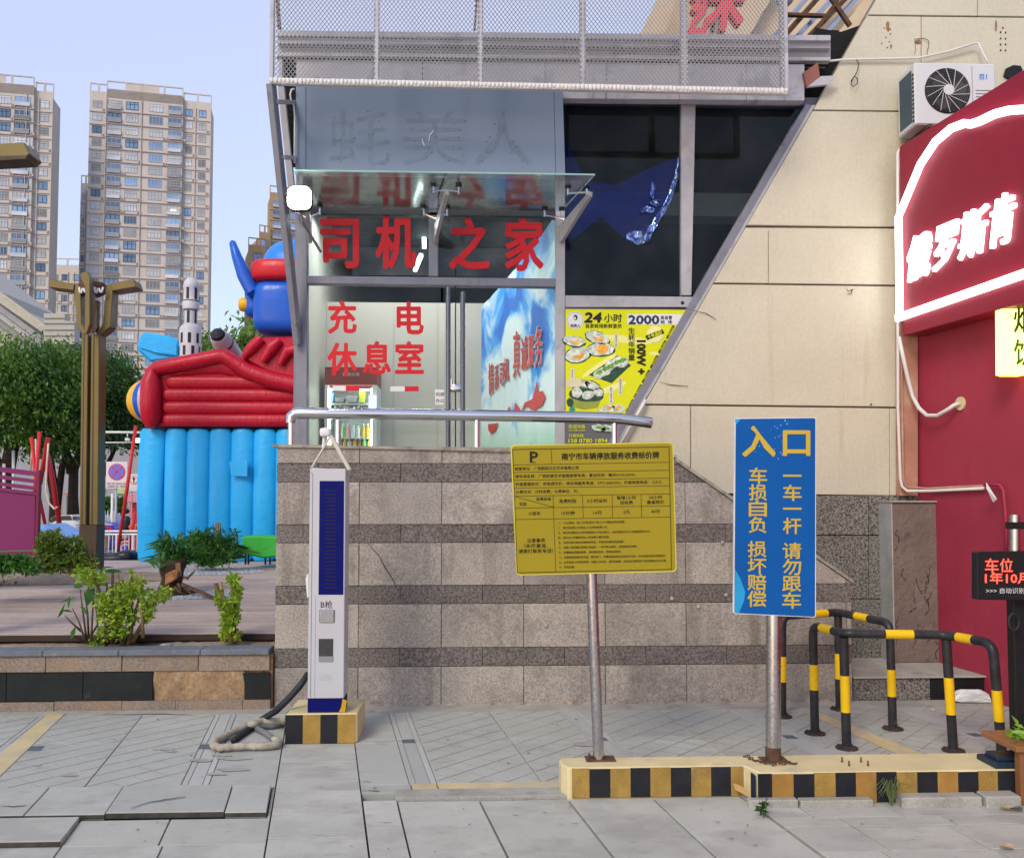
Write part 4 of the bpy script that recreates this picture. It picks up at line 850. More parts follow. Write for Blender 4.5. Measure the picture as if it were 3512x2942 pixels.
# ---------------------------------------------------------------- side frame under the fence
YC_ = 6.95
sf = thing('side_frame', onY(960, 540, 7.2), 'leaning steel side frame with dark corrugated slats at the left edge of the shopfront', 'frame')
a, b = onY(930, 290, YC_), onY(1022, 1180, YF - .03); mb = MB(); mb.bar(a, b, .05, .10); mb.build('outer_strut', m_frame, sf, bevel=.004)
a2, b2 = onY(965, 300, 7.3), onY(1008, 720, 7.5); mb = MB(); mb.bar(a2, b2, .055, .05); mb.build('inner_strut', m_framel, sf, bevel=.004)
for (x, y) in ((946, 350), (970, 540)):
    p = onY(x, y, YC_ + (y - 290) / 890 * .62); q = onY(1013, y + 2, 7.45); mb = MB(); mb.bar(p, q, .04, .035); mb.build('rung', m_framel, sf, bevel=.003)
for i in range(13):
    y = 300 + i * 21; mb = MB(); p, q = onY(972 + i * 1.7, y, 7.5), onY(1016, y + 2, 7.55); mb.prism([p, q, q + Vector((0, .01, -.045)), p + Vector((0, .01, -.045))], (0, .02, 0)); mb.build('slat', m_darkroom, sf)
mb = MB(); mb.tube([onY(a_, b_2, 7.36) for a_, b_2 in ((1010, 306), (1000, 308), (995, 325), (998, 345), (1008, 362), (1011, 400), (1010, 560))], .008, 8); tag(mb.build('cable', m_pvc, smooth=True), 'pale cable looping out beside the left edge of the blank grey sign panel', 'cable')
# ---------------------------------------------------------------- fascia
fas = thing('zinc_fascia', onY(1900, 230, 7.47), 'weathered grey metal fascia in two rows behind the wire fence', 'fascia')
sl_ = lambda x: (x - 950) * .0085
xs_ = [950, 1285, 1645, 1990, 2335, 2690, 2850]
def row(y0, y1, Y, d, mt, name, xs=None, ex=0):
    for a, b in zip((xs or xs_), (xs or xs_)[1:]):
        P = [(a + .7, y0 + sl_(a)), (b - .7 , y0 + sl_(b)), (b - .7, y1 + sl_(b)), (a + .7, y1 + sl_(a))]; frp(P, mt, Y + U(-.004, .004), d, name, fas, .003)
row(105, 124, 7.36, .30, m_fascia, 'cap_sheet'); row(126, 150, 7.40, .2, m_fascia, 'upper_channel')
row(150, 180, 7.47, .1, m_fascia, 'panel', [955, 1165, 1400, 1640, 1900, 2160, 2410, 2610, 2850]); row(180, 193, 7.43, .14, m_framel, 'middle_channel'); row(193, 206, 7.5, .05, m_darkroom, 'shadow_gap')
row(205, 330, 7.47, .1, m_fascia, 'panel', [1015, 1280, 1450, 1640, 1870, 2080, 2330, 2560, 2760])
mb = MB(); mb.prism([onY(a, b, 7.60) for a, b in ((955, 120), (1016, 120), (1016, 330), (955, 330))], (0, .05, 0)); mb.build('dark_backing', m_darkroom, fas)
frp([(955, 180), (968, 180), (968, 272), (955, 272)], m_fascia, 7.46, .1, 'panel', fas)
mb = MB(); mb.prism([onY(a, b, 7.72) for a, b in ((2805, 98), (2885, 110), (2960, 84), (2930, 150), (2840, 330), (2740, 335), (2700, 200))], (0, .05, 0))
tag(mb.build('black_tarp', M('black tarp', (.008, .008, .01), .8, bump=.6, bs=9, bd=.03)), 'black torn tarp in the gap between fascia end and cream wall', 'tarp')
mb = MB(); mb.prism([onY(a, b, 7.42) for a, b in ((2755, 250), (2805, 215), (2812, 262), (2768, 300))], (0, .03, 0)); o = mb.build('torn_flashing', [M('red oxide', (.28, .11, .09), .8)]); tag(o, 'dangling reddish torn metal flashing at the right end of the fascia', 'metal sheet')
mb = MB(); mb.prism([onY(a, b, 7.40) for a, b in ((2770, 298), (2815, 262), (2872, 260), (2840, 290))], (0, .03, 0)); tag(mb.build('bent_plate', m_fascia), 'pale bent metal plate beside the cream wall under the fascia end', 'metal sheet')
# ---------------------------------------------------------------- wire fence
fen = thing('wire_fence', onY(1800, 300, YC_), 'tall galvanised wire mesh fence with steel posts along the roof edge', 'fence')
fp = [933, 1292, 1648, 1999, 2347, 2690]; fb = lambda x: 281 + (x - 933) * .0205; TOPY = -160
for x in fp: a, b = onY(x - 10, fb(x) + 4, YC_), onY(x + 9, TOPY, YC_); mb = MB(); mb.box(a.x, b.x, YC_, YC_ + .045, a.z, b.z); mb.build('post', m_fascia, fen, bevel=.004)
a, b = onY(926, fb(926), YC_), onY(2700, fb(2700), YC_); mb = MB(); mb.bar(a, b, .045, .05); mb.build('bottom_rail', m_pvc, fen, bevel=.004)
mb = MB(); d = b - a; n = 128
for i in range(n): c = a + d * (i + .5) / n + Vector((0, -.026, U(-.004, .002))); r = .0145 * U(.75, 1.25); mb.sup(c, (r * 1.1, .007, r * 1.5), .8, .8, 6, 4)
tag(mb.build('rail_lacing', m_pvc, fen, smooth=True), kind='stuff')
for x0, x1 in zip(fp, fp[1:]):
    A_, B_ = onY(x0 + 4, fb(x0), YC_ - .004), onY(x1 - 4, TOPY, YC_ - .004); X0, X1, Z0, Z1_ = A_.x, B_.x, min(A_.z, onY(x1, fb(x1), YC_).z) - .01, B_.z
    cw, ch = .0333, .0440; mb = MB(); H = Z1_ - Z0; W = X1 - X0
    for sg in (1, -1):
        k = -int(H / ch) - 1
        while k * cw < W + H / ch * cw:
            P = [(X0 + k * cw, Z0), (X0 + k * cw + H / ch * cw, Z1_)]; k += 1
            (xa, za), (xb, zb) = P; t0 = max(0, (X0 - xa) / (xb - xa)); t1 = min(1, (X1 - xa) / (xb - xa))
            if t1 <= t0: continue
            q0, q1 = (xa + (xb - xa) * t0, za + (zb - za) * t0), (xa + (xb - xa) * t1, za + (zb - za) * t1)
            if sg < 0: q0, q1 = (X0 + X1 - q0[0], q0[1]), (X0 + X1 - q1[0], q1[1])
            mb.bar((q0[0], YC_ - .004, q0[1]), (q1[0], YC_ - .004, q1[1]), .005, .0044, up=(0, 1, 0))
    tag(mb.build('wire_mesh', m_wire, fen, recalc=False), kind='stuff')
mb = MB(); mb.bar(onY(1628, 105, 7.6), onY(1638, -60, 7.6), .02, .02); mb.bar(onY(958, 100, 7.6), onY(948, -60, 7.6), .03, .03); mb.build('brace', m_rust, fen)
# ================================================================ CREAM WALL
YB = 7.50
cw_ = thing('cream_wall', onY(2800, 1697, YB), 'tall cream stone clad wall with slanted left edge between the shopfront and the red building', 'wall')
def scl(P, side=1):                                            # cut by the slanted line through (2800,361) and (2126,1530)
    ax, ay, bx, by = 2800, 361, 2126, 1530; nx_, ny_ = (by - ay), -(bx - ax); c_ = nx_ * ax + ny_ * ay
    return clip(P, -nx_, -ny_, -c_)
XEND = 3900
yy_ = lambda y0, x: y0 + (x - 2800) * .012
courses = [(-420, -160, []), (-160, 50, [3353]), (52, 378, [3160]), (380, 776, []), (790, 975, [2636]), (978, 1393, []), (1396, 1697, [2369, 3052])]
k = 0
for y0, y1, js in courses:
    xs2 = [1900] + js + [XEND]
    for a, b in zip(xs2, xs2[1:]):
        P = [(a + 1.2, yy_(y0, a) + 1.5), (b - 1.2, yy_(y0, b) + 1.5), (b - 1.2, yy_(y1, b) - 1.5), (a + 1.2, yy_(y1, a) - 1.5)]
        P = scl(P)
        if len(P) > 2: frp(P, m_beige, YB + (-.004 if k % 2 else .003), .08, 'cladding_panel', cw_, .003)
        k += 1
frp(scl([(1900, 777), (XEND, 790), (XEND, 803), (1900, 790)]), m_beige, YB + .012, .06, 'cladding_joint', cw_)
P = scl([(1900, -420), (XEND, -420), (XEND, 1720), (1900, 1720)]); frp(P, M('cladding joint', (.20, .16, .11), .9), YB + .05, .25, 'wall_core', cw_)
frp([(3088, 1100), (3149, 1100), (3149, 1700), (3088, 1700)], m_pink, YB - .09, .09, 'painted_pilaster', cw_, .004)
frp([(2985, 1384), (2990, 1384), (2990, 1390), (2985, 1390)], m_blk, YB - .006, .002, 'bolt_hole', cw_)
mb = MB()
for x, y in ((3032, 98), (3053, 102), (3038, 130), (3024, 150), (3050, 145), (3043, 165), (3053, 118), (3440, 96), (3432, 111), (3449, 112), (3432, 132), (3449, 133), (3432, 153), (3449, 153), (3432, 173), (3449, 173)): mb.lathe(onY(x, y, YB - .003), [(.007, -.002), (.007, .004)], 6, axis='y')
mb.build('bolt_hole', m_blk, cw_)
m_rs = M('rust stain', (.26, .14, .07), .8, var=.3, vs=20)
for (x, y, w_, h) in ((3045, 92, 8, 20), (3416, 90, 4, 22), (3056, 160, 4, 10), (3150, 145, 14, 10)):
    mb = MB(); mb.poly([onY(x + w_ * math.cos(t) * U(.6, 1), y + h * math.sin(t) * U(.7, 1), YB - .0062) for t in [i * .628 for i in range(10)]]); mb.build('rust_stain', m_rs, cw_, recalc=False)
mb = MB()
PYB = lambda x, y: onY(x, y, YB - .008)
for P in (((3137, 190), (3138, 135), (3165, 132), (3183, 140), (3182, 195)), ((2900, 985), (2912, 1000), (2925, 992), (2918, 1008), (2905, 1010)), ((2355, 1060), (2420, 1075), (2455, 1095)), ((2265, 1310), (2300, 1320), (2360, 1325)), ((2640, 490), (2660, 500), (2690, 498))): crack(P, .007, PYB, Vector((0, -.0005, 0)))
mb.build('hairline_crack', m_crk, cw_, recalc=False)
# granite base
YG = 7.46
gb = thing('granite_base', onY(2800, 2265, YG), 'dark speckled granite base below the cream wall, behind the stone wall end', 'wall base')
for y0, y1, js in ((1700, 1834, [2700, 2980]), (1837, 2052, [2760, 2980]), (2055, 2280, [2700, 2850])):
    xs2 = [2250] + js + [3300]
    for a, b in zip(xs2, xs2[1:]): frp([(a + 1, y0), (b - 1, y0), (b - 1, y1), (a + 1, y1)], m_gran2, YG + U(-.004, .004), .12, 'stone', gb, .003)
# corner and red wall
Cn = onY(3149, 1690, YG); Cn.z = 0; dr = ray(1160, 1690); dr = Vector((dr.x, dr.y, 0)).normalized(); rn = Vector((-dr.y, dr.x, 0))
if rn.x > 0: rn = -rn
def PR(x, y, o=0.): return onP(x, y, Cn + rn * o, rn)
redb = thing('red_building', Cn, 'maroon painted building side wall at the right edge of the photo', 'building')
mb = MB(); mb.prism([Cn + Vector((0, 0, .0)), Cn - dr * 6, Cn - dr * 6 + Vector((0, 0, 4.7)), Cn + Vector((0, 0, 4.7))], -rn * .4); mb.build('wall', m_red, redb)
# plinth step
pz = .17; XpL = onY(2926, 2300, 6.72).x; Xp2 = onY(3190, 2360, 6.72).x; XpR = PR(3420, 2320, 0).x + .6
pli = thing('plinth_step', (XpL, 6.72, 0), 'low granite step at the foot of the cream and red walls', 'step')
mb = MB(); mb.box(XpL, Xp2, 6.72, 7.5, 0, pz); mb.build('granite_face', m_gran2, pli, bevel=.004); mb = MB(); mb.box(Xp2 + .003, XpR, 6.725, 7.5, 0, pz - .002); mb.build('dark_face', m_blk, pli)
mb = MB(); mb.box(XpL - .005, XpR, 6.70, 7.5, pz, pz + .014); mb.build('step_top', m_cem, pli, bevel=.003)
pil = thing('pillar_stub', onY(3100, 2281, 7.24), 'short pillar of cracked brown mortar with a grey plastered side, beside the red wall', 'pillar')
X0, X1 = onY(3065, 2000, 7.24).x, onY(3240, 2000, 7.24).x; zt_ = onY(3100, 1722, 7.24).z
mb = MB(); mb.box(X0, X1, 7.24, 7.5, pz + .014, zt_); mb.build('cracked_front', m_crack, pil, bevel=.006); mb = MB(); mb.box(X0 - .012, X0 - .001, 7.235, 7.5, pz + .014, zt_ + .01); mb.build('plaster_side', m_greyplaster, pil)
mb = MB(); mb.box(X0 - .02, X1 + .02, 7.22, 7.5, zt_, zt_ + .012); mb.build('top_slab', m_cem, pil)
mb = MB()
for _ in range(11):
    x, y = U(3075, 3210), U(1800, 2250); P = [(x, y)]
    for _ in range(4): P.append((P[-1][0] + U(-18, 18), P[-1][1] + U(5, 34)))
    crack(P, .008, lambda a, b: onY(a, b, 7.238), Vector((0, -.001, 0)))
mb.build('crack', m_crk, pil, recalc=False)['kind'] = 'stuff'
# illuminated sign
SO = .20
sg_ = thing('arched_neon_sign', PR(3092, 1153, SO), 'maroon sign box with glowing white arch outline and white glowing characters on the red building', 'neon sign')
zt1, zb1 = PR(3090, 500, SO).z, PR(3092, 1153, SO).z
p0 = PR(3090, 800, SO); p0.z = 0
mb = MB(); mb.prism([p0 + Vector((0, 0, zb1)), p0 - dr * 3 + Vector((0, 0, zb1)), p0 - dr * 3 + Vector((0, 0, zt1)), p0 + Vector((0, 0, zt1))], -rn * (SO - .002)); mb.build('sign_box', m_redbox, sg_, bevel=.004)
g_w = EM('neon white', (1, 1, 1), 1.7)
arch = [(3092, 1090), (3090, 900), (3088, 745), (3120, 668), (3163, 565), (3214, 488), (3268, 442), (3316, 424), (3334, 428), (3365, 418), (3420, 392), (3470, 380), (3530, 376), (3600, 380), (3700, 400)]
P3 = [PR(x, y, SO + .012) for x, y in arch]; mb = MB()
def band(P3, w_, close=False):
    L_ = []; R_ = []
    for i, p in enumerate(P3):
        d = (P3[min(i + 1, len(P3) - 1)] - P3[max(0, i - 1)]).normalized(); s_ = d.cross(rn).normalized() * w_ / 2; L_.append(p + s_); R_.append(p - s_)
    for i in range(len(P3) - 1): mb.prism([L_[i], L_[i + 1], R_[i + 1], R_[i]], rn * .035)
band(P3, .056); band([PR(3082, 1092, SO + .012), PR(3900, 1092 - (3900 - 3082) * .3475, SO + .012)], .06)
mb.build('neon_outline', g_w, sg_)
for s_, x, y, h, w_ in (('俄', 3147, 882, 168, 74), ('罗', 3238, 842, 172, 68), ('斯', 3333, 800, 176, 86), ('肯', 3432, 756, 190, 78)):
    k = -(1690 - y) / (x - 1160) * -1; mb = MB(); txt(mb, s_, x, y, h, lambda a, b: PR(a, b, SO + .03), w=w_, bold=.016, slope=-(1690 - y) / (x - 1160), depth=-rn * .028, lean=-.0, skew=-.10); mb.build('glowing_character', g_w, sg_, recalc=False)
# small yellow light box
lb = thing('yellow_light_box', onY(3437, 1283, 6.2), 'glowing pale yellow light box with green characters projecting from the red wall', 'light box')
P = [(3437, 1055), (3575, 1030), (3575, 1285), (3439, 1284)]; frp(P, EM('light box glow', (1, .80, .25), 1.25), 6.2, .09, 'light_box_face', lb, .004)
frp([(3430, 1047), (3575, 1022), (3575, 1293), (3431, 1292)], EM('orange back glow', (1, .30, .02), 1.2), 6.295, .02, 'added_glow_plate', lb)  # added glowing plate, stands in for the orange light spilled on the wall
m_gt = M('green print', (.06, .22, .01), .5, var=0)
for s_, y in (('烟', 1098), ('饮', 1210)): mb = MB(); txt(mb, s_, 3516, y, 95, PY(6.19), w=76, bold=.02); mb.build('character', m_gt, lb, recalc=False)
# conduits
mb = MB(); Q = [onY(3118, 500, 7.3), onY(3090, 505, 7.32), onY(3079, 525, 7.32), onY(3078, 800, 7.34), onY(3080, 1400, 7.36), onY(3088, 1640, 7.37), onY(3094, 1668, 7.37), onY(3112, 1684, 7.36), PR(3200, 1683, .03), PR(3375, 1674, .03)]; mb.tube(Q, .013, 8)
tag(mb.build('white_conduit', m_pvc, smooth=True), 'outer white electrical conduit running down beside the sign and bending along the red wall', 'conduit')
mb = MB(); Q = [onY(3092, 1215, 7.38), onY(3097, 1640, 7.37), onY(3107, 1668, 7.36), PR(3180, 1675, .03), PR(3370, 1665, .03)]; mb.tube(Q, .009, 8)
tag(mb.build('white_conduit', m_pink, smooth=True), 'thinner inner conduit running parallel beside the white conduit, down the pink pilaster', 'conduit')
hs = thing('drain_hose', PR(3296, 1384, .02), 'white drain hose curving down the red wall to a round cream flange', 'hose')
Q = [onY(3082, 1155, 7.33), onY(3098, 1225, 7.32), onY(3112, 1290, 7.3), PR(3130, 1360, .10), PR(3152, 1400, .10), PR(3180, 1425, .09), PR(3215, 1425, .08), PR(3250, 1405, .08), PR(3275, 1388, .05), PR(3292, 1384, .01)]
mb = MB(); mb.tube(Q, .017, 10); mb.build('hose_tube', m_pvc, hs, smooth=True)
mb = MB(); c = PR(3296, 1384, .0); k = 14; ring = [c + (dr * math.cos(2 * math.pi * i / k) + Vector((0, 0, 1)) * math.sin(2 * math.pi * i / k)) * .055 for i in range(k)]; mb.prism(ring, rn * .012); mb.build('flange', M('cream flange', (.6, .52, .3), .5), hs)
mb = MB(); mb.prism([PR(3384, 1655, .12), PR(3420, 1712, .06), PR(3408, 1722, .06), PR(3386, 1676, .12)], rn * .006); tag(mb.build('hanging_plate', m_white), 'small pale metal plate hanging from the conduit on the red wall', 'plate')
mb = MB(); mb.tube([PR(3380, 1660, .04), PR(3430, 1663, .04), PR(3441, 1680, .04), PR(3449, 1760, .04), PR(3452, 1900, .04)], .012, 8); tag(mb.build('red_pipe', m_red, smooth=True), 'maroon painted pipe turning down the red wall behind the signpost', 'pipe')
# ---------------------------------------------------------------- air conditioner
ac = thing('air_conditioner', onY(3275, 427, 7.1), 'white outdoor air conditioner unit with round black fan grille on the cream wall', 'air conditioner')
q0, q1 = onY(3140, 427, 7.10), onY(3414, 219, 7.10); X0, X1, Z0, Z1_ = q0.x, q1.x, q0.z, q1.z
m_acw = M('air conditioner paint', (.56, .57, .60), .4, var=.03, bump=.02)
mb = MB(); mb.box(X0, X1, 7.10, 7.40, Z0, Z1_); mb.build('casing', m_acw, ac, bevel=.012)
mb = MB(); mb.box(X0 - .004, X0 + .01, 7.15, 7.36, Z0 + .04, Z1_ - .05); mb.build('side_coil', M('blue grey coil', (.045, .08, .11), .5, bump=.6, bs=1, wave=(1, 1, 300)), ac)
mb = MB()
for i in range(12): mb.box(X0 - .006, X0 + .002, 7.115, 7.135, Z0 + .03 + i * .036, Z0 + .05 + i * .036)
mb.build('side_vent', m_blk, ac)
fc = onY(3250, 312, 7.095); R_ = .188
mb = MB(); mb.lathe(fc, [(R_, -.004), (R_ + .008, .0), (R_ + .008, .006)], 40, axis='y'); mb.build('fan_recess', m_blk, ac, auto=True)
mb = MB()
for i in range(14):
    t = 2 * math.pi * i / 14; a_ = fc + Vector((.048 * math.cos(t), -.014, .048 * math.sin(t))); t2 = t + .75; b2_ = fc + Vector((R_ * math.cos(t2), -.008, R_ * math.sin(t2))); mb.bar(a_, b2_, .0035, .003, up=(0, 1, 0))
mb.build('grille_spoke', m_white, ac)
mb = MB()
for i in range(9):
    r = .06 + i * .0145; pts = [fc + Vector((r * math.cos(2 * math.pi * j / 28), -.010, r * math.sin(2 * math.pi * j / 28))) for j in range(29)]; mb.tube(pts, .0011, 3, caps=False)
tag(mb.build('grille_ring', M('grey grille', (.14, .14, .15), .4), ac, recalc=False), kind='stuff')
mb = MB()
for i in range(3):
    t = 2.1 * i; pts = [fc + Vector((r * math.cos(t + a_), -.006, r * math.sin(t + a_))) for r, a_ in ((.04, 0), (.15, -.3), (.17, .2), (.14, .7), (.04, .9))]; mb.poly(pts)
mb.build('fan_blade', M('fan blade', (.05, .05, .055), .4), ac, recalc=False)
mb = MB(); mb.lathe(fc, [(.042, -.012), (.046, -.017), (.046, -.022), (.001, -.023)], 22, axis='y'); mb.build('grille_hub', m_acw, ac, auto=True)
m_bl = M('logo blue', (.03, .22, .62), .4, var=0)
mb = MB(); q = PY(7.094)
for P in (((3360, 255), (3363, 255), (3363, 272), (3360, 272)), ((3360, 255), (3375, 255), (3375, 258), (3360, 258)), ((3372, 258), (3375, 258), (3375, 272), (3372, 272)), ((3366, 262), (3369, 262), (3369, 272), (3366, 272)), ((3382, 255), (3385, 255), (3385, 272), (3382, 272))): mb.poly([q(a_, b2_) for a_, b2_ in P])
mb.build('logo', m_bl, ac, recalc=False)
mb = MB(); xs3 = onY(3336, 300, 7.09).x; mb.box(xs3, xs3 + .003, 7.095, 7.099, Z0 + .02, Z1_ - .03)
for i in range(4): z_ = onY(3380, 312 + i * 11, 7.1).z; mb.box(xs3 + .03, X1 - .02, 7.094, 7.099, z_, z_ + .004)
mb.build('panel_line', M('grey line', (.3, .3, .33), .5), ac)
mb = MB()
for x in (3160, 3330): c = onY(x, 430, 7.2); mb.box(c.x, c.x + .03, 7.08, 7.5, Z0 - .03, Z0 - .004); mb.bar(Vector((c.x + .015, 7.12, Z0 - .02)), Vector((c.x + .015, 7.48, Z0 - .32)), .02, .02); mb.box(c.x, c.x + .03, 7.47, 7.5, Z0 - .36, Z0)
mb.build('bracket', m_rust, ac)['kind'] = 'stuff'
mb = MB(); Q = [onY(2790, 210, 7.5), onY(2830, 212, 7.48), onY(2887, 206, 7.47), onY(3150, 200, 7.46), onY(3250, 178, 7.46), onY(3340, 150, 7.45), onY(3356, 149, 7.44), onY(3372, 185, 7.4), onY(3394, 225, 7.33)]; mb.tube(Q, .010, 8)
tag(mb.build('white_cable', m_pvc, smooth=True), 'white cable crossing the cream wall from the fascia to the air conditioner', 'cable')
mb = MB(); Q = [onY(a_, b2_, 7.46) for a_, b2_ in ((2937, 205), (2946, 220), (2938, 250), (2925, 272), (2918, 290), (2928, 298), (2942, 285), (2940, 270), (2930, 262), (2918, 280))]; mb.tube(Q, .004, 6)
tag(mb.build('wire_loop', m_cable, smooth=True), 'thin dark wire loop hanging from the white cable on the cream wall', 'wire')
mb = MB(); mb.prism([onY(a_, b2_, 7.48) for a_, b2_ in ((3445, 260), (3452, 235), (3475, 224), (3500, 226), (3508, 240), (3490, 268), (3470, 275))], (0, .04, 0)); mb.build('pipe_opening', m_blk, cw_)
# ---------------------------------------------------------------- roofs top right
rb = thing('arts_hall', onY(2600, 110, 24), 'cream hall with slanting roof edge rising behind the wire fence', 'building')
frp([(2185, 140), (2262, -20), (2360, -200), (3300, -200), (3300, 140)], m_beigep, 24, 6, 'wall', rb); frp([(2275, 140), (2340, -60), (2420, -200), (2560, -200), (2420, 140)], M('tan facet', (.42, .31, .19), .8), 23.7, .25, 'facet', rb)
frp([(2450, 140), (2620, -60), (2700, -200), (2760, -200), (2560, 140)], m_beigep, 23.6, .2, 'roof_rib', rb)
rs = thing('roof_lettering', onY(2450, 108, 16), 'large red roof characters partly hidden behind the fascia', 'sign')
m_rl = M('red sign metal', (.55, .03, .05), .5)
for s_, x, y, w_ in (('艺', 2400, 45, 60), ('术', 2490, 25, 120)): mb = MB(); txt(mb, s_, x, y, 170, PY(16), w=w_, bold=.05, depth=Vector((0, .2, 0)), skew=-.15); mb.build('character', m_rl, rs, recalc=False)
mb = MB(); mb.bar(onY(2440, 110, 16.4), onY(2475, -40, 16.4), .06, .06); mb.build('strut', m_cable, rs)
tr = thing('roof_truss', onY(2750, 110, 9), 'rusty parallel steel pipes climbing the roof beyond the fascia end', 'truss')
for i, (x0, x1) in enumerate(((2655, 2775), (2690, 2815), (2735, 2870), (2775, 2915), (2820, 2950))):
    mb = MB(); mb.bar(onY(x0, 125, 9), onY(x1 + 20, -40, 9.4), .045, .045); mb.build('pipe', m_steel if i % 2 == 0 else m_rust, tr)
mb = MB(); mb.bar(onY(2700, 52, 9.05), onY(2830, 56, 9.05), .05, .03); mb.build('cross_bar', m_rust, tr); mb = MB(); mb.bar(onY(2840, -20, 8.9), onY(2915, 90, 8.9), .04, .04); mb.bar(onY(2890, -20, 8.9), onY(2800, 100, 8.9), .035, .035); mb.build('brace', m_rust, tr)
mb = MB(); mb.sup(onY(2690, -5, 8), (.09, .09, .08), 1, 1, 16, 10); tag(mb.build('roof_lamp', m_framel, smooth=True), 'round grey lamp housing at the top of the photo beside the last fence post', 'lamp')
for P, mt, Y_ in (([(2800, 100), (2960, -60), (3010, -60), (2880, 105)], m_beigep, 9.6), ): frp(P, mt, Y_, .1, 'coping_strip', rb)
# ================================================================ KERB ISLAND
kb = thing('striped_kerb', onY(2200, 2735, 4.6), 'concrete kerb island with black and yellow striped face and cream top', 'kerb')
KH = .155; yk0, yk1 = onZ(2200, 2629, KH).y, onZ(2200, 2594, KH).y; yk2 = onZ(2900, 2646, KH).y; xkL, xkM, xkR = onZ(1948, 2632, KH).x, onZ(2598, 2645, KH).x, onZ(3506, 2645, KH).x
mb = MB(); mb.prism([Vector((x, y, KH)) for x, y in ((xkL, yk0 + .002), (xkM - .04, yk0 + .002), (xkM + .01, yk2 + .002), (xkR, yk2 + .002), (xkR, yk1), (xkL - .02, yk1), (xkL - .035, yk1 - .03), (xkL - .03, yk0 + .06))], (0, 0, -KH - .03)); mb.build('kerb_body', m_kT, kb, bevel=.008)
def stripes(xa, xb, y, edges, mats):
    for a, b, mt in zip(edges, edges[1:], mats):
        if mt is None: continue
        mb = MB(); mb.box(a, b, y - .006, y + .004, .0, KH - .006 + U(-.003, .003)); mb.build('painted_stripe', mt, kb)
ed = [onY(x, 2680, yk0).x for x in (1962, 2021, 2093, 2162, 2230, 2300, 2370, 2438, 2506, 2549)]
stripes(0, 0, yk0, ed, [m_kY, m_kB] * 5)
ed = [onY(x, 2680, yk2).x for x in (2600, 2647, 2720, 2792, 2864, 2934, 3004, 3074, 3144, 3214, 3284, 3354, 3420, 3506)]
stripes(0, 0, yk2, ed, [m_kB, m_kO, m_kB, m_kY, m_kB, m_kO, m_kB, m_kY, m_kB, m_kO, m_kB, m_kY, m_kB])
mb = MB(); mb.box(xkL - .028, xkL - .02, yk0 + .09, yk0 + .15, 0, KH - .02); mb.box(xkM - .02, xkM - .012, yk2 + .02, yk0 - .015, 0, KH - .02); mb.build('side_stripe', m_navyroom, kb)
gut = thing('broken_kerb_edge', onZ(2900, 2760, 0), 'low broken grey kerb stones along the foot of the striped kerb', 'kerb')
for a, b in ((2570, 2745), (2748, 3005), (3095, 3380), (3385, 3512)):
    q0, q1 = onZ(a, 2768, 0), onZ(b, 2768, 0); hh = .035 if a < 3000 else .05; mb = MB(); mb.box(q0.x, q1.x - .004, q0.y, yk2 - .004, -.01, hh + U(-.004, .004)); mb.build('kerb_stone', m_cem, gut, bevel=.006)
mb = MB()
for c in [onZ(x, y, KH) for x, y in ((2888, 2612), (2912, 2625), (2953, 2612), (2977, 2625))]: mb.lathe(c, [(.008, 0), (.006, .004), (.0045, .006), (.004, .026)], 8)
tag(mb.build('anchor_bolts', m_rust), 'four short rusty anchor bolts left on the cream kerb top', 'bolts')
# ---------------------------------------------------------------- yellow tariff sign
YQ = onZ(2053, 2606, KH).y
ts = thing('parking_fee_sign', onZ(2053, 2606, KH), 'yellow parking fee notice board on a leaning steel post standing on the kerb', 'sign')
mb = MB(); a, b = onZ(2053, 2604, KH + .001), onY(2022, 1800, YQ + .02); mb.tube([a, b], .030, 18); mb.build('post', m_steel, ts, auto=True)
mb = MB(); c = a; mb.box(c.x - .07, c.x + .09, c.y - .04, c.y + .06, KH, KH + .006); mb.tube([Vector((c.x - .05, c.y, KH)), Vector((c.x - .05, c.y, KH + .035))], .006, 6); mb.build('base_plate', m_rust, ts)
SY = YQ - .045
def rrect(P, r, n=4):
    out = []
    for i in range(4):
        p, q, o_1 = Vector(P[i]), Vector(P[(i + 1) % 4]), Vector(P[i - 1]); u, v = (q - p).normalized() * r, (o_1 - p).normalized() * r; c = p + u + v
        for k in range(n + 1): t = math.pi / 2 * (n - k) / n; out.append(c - u * math.sin(t) - v * math.cos(t))
    return out
C4 = [(1751, 1526), (2309, 1516), (2321, 1960), (1771, 1973)]
mb = MB(); mb.prism([onY(p.x, p.y, SY) for p in rrect([(a_, b2_, 0) for a_, b2_ in C4], 14)], (0, .022, 0)); mb.build('sign_plate', m_sgnedge, ts)
Ci = [(1755, 1530), (2305, 1520), (2317, 1956), (1775, 1969)]
mb = MB(); mb.prism([onY(p.x, p.y, SY - .002) for p in rrect([(a_, b2_, 0) for a_, b2_ in Ci], 12)], (0, .0015, 0)); mb.build('sign_face', m_sgn, ts)
PS = PY(SY - .0035)
def Z4(x, y): return (1700 + x / 3, 1480 + y / 3)
mb = MB()
def ln(x0, y0, x1, y1, w_=1.5):
    (a0, b0), (a1, b1) = Z4(x0, y0), Z4(x1, y1); d = Vector((a1 - a0, b1 - b0, 0)).normalized(); n = Vector((-d.y, d.x, 0)) * w_ / 2; mb.poly([PS(a0 - n.x, b0 - n.y), PS(a1 - n.x, b1 - n.y), PS(a1 + n.x, b1 + n.y), PS(a0 + n.x, b0 + n.y)])
for L_ in ((175, 184, 1783, 157), (1783, 157, 1810, 1416), (1810, 1416, 222, 1451), (222, 1451, 175, 184)): ln(*L_, 2.2)
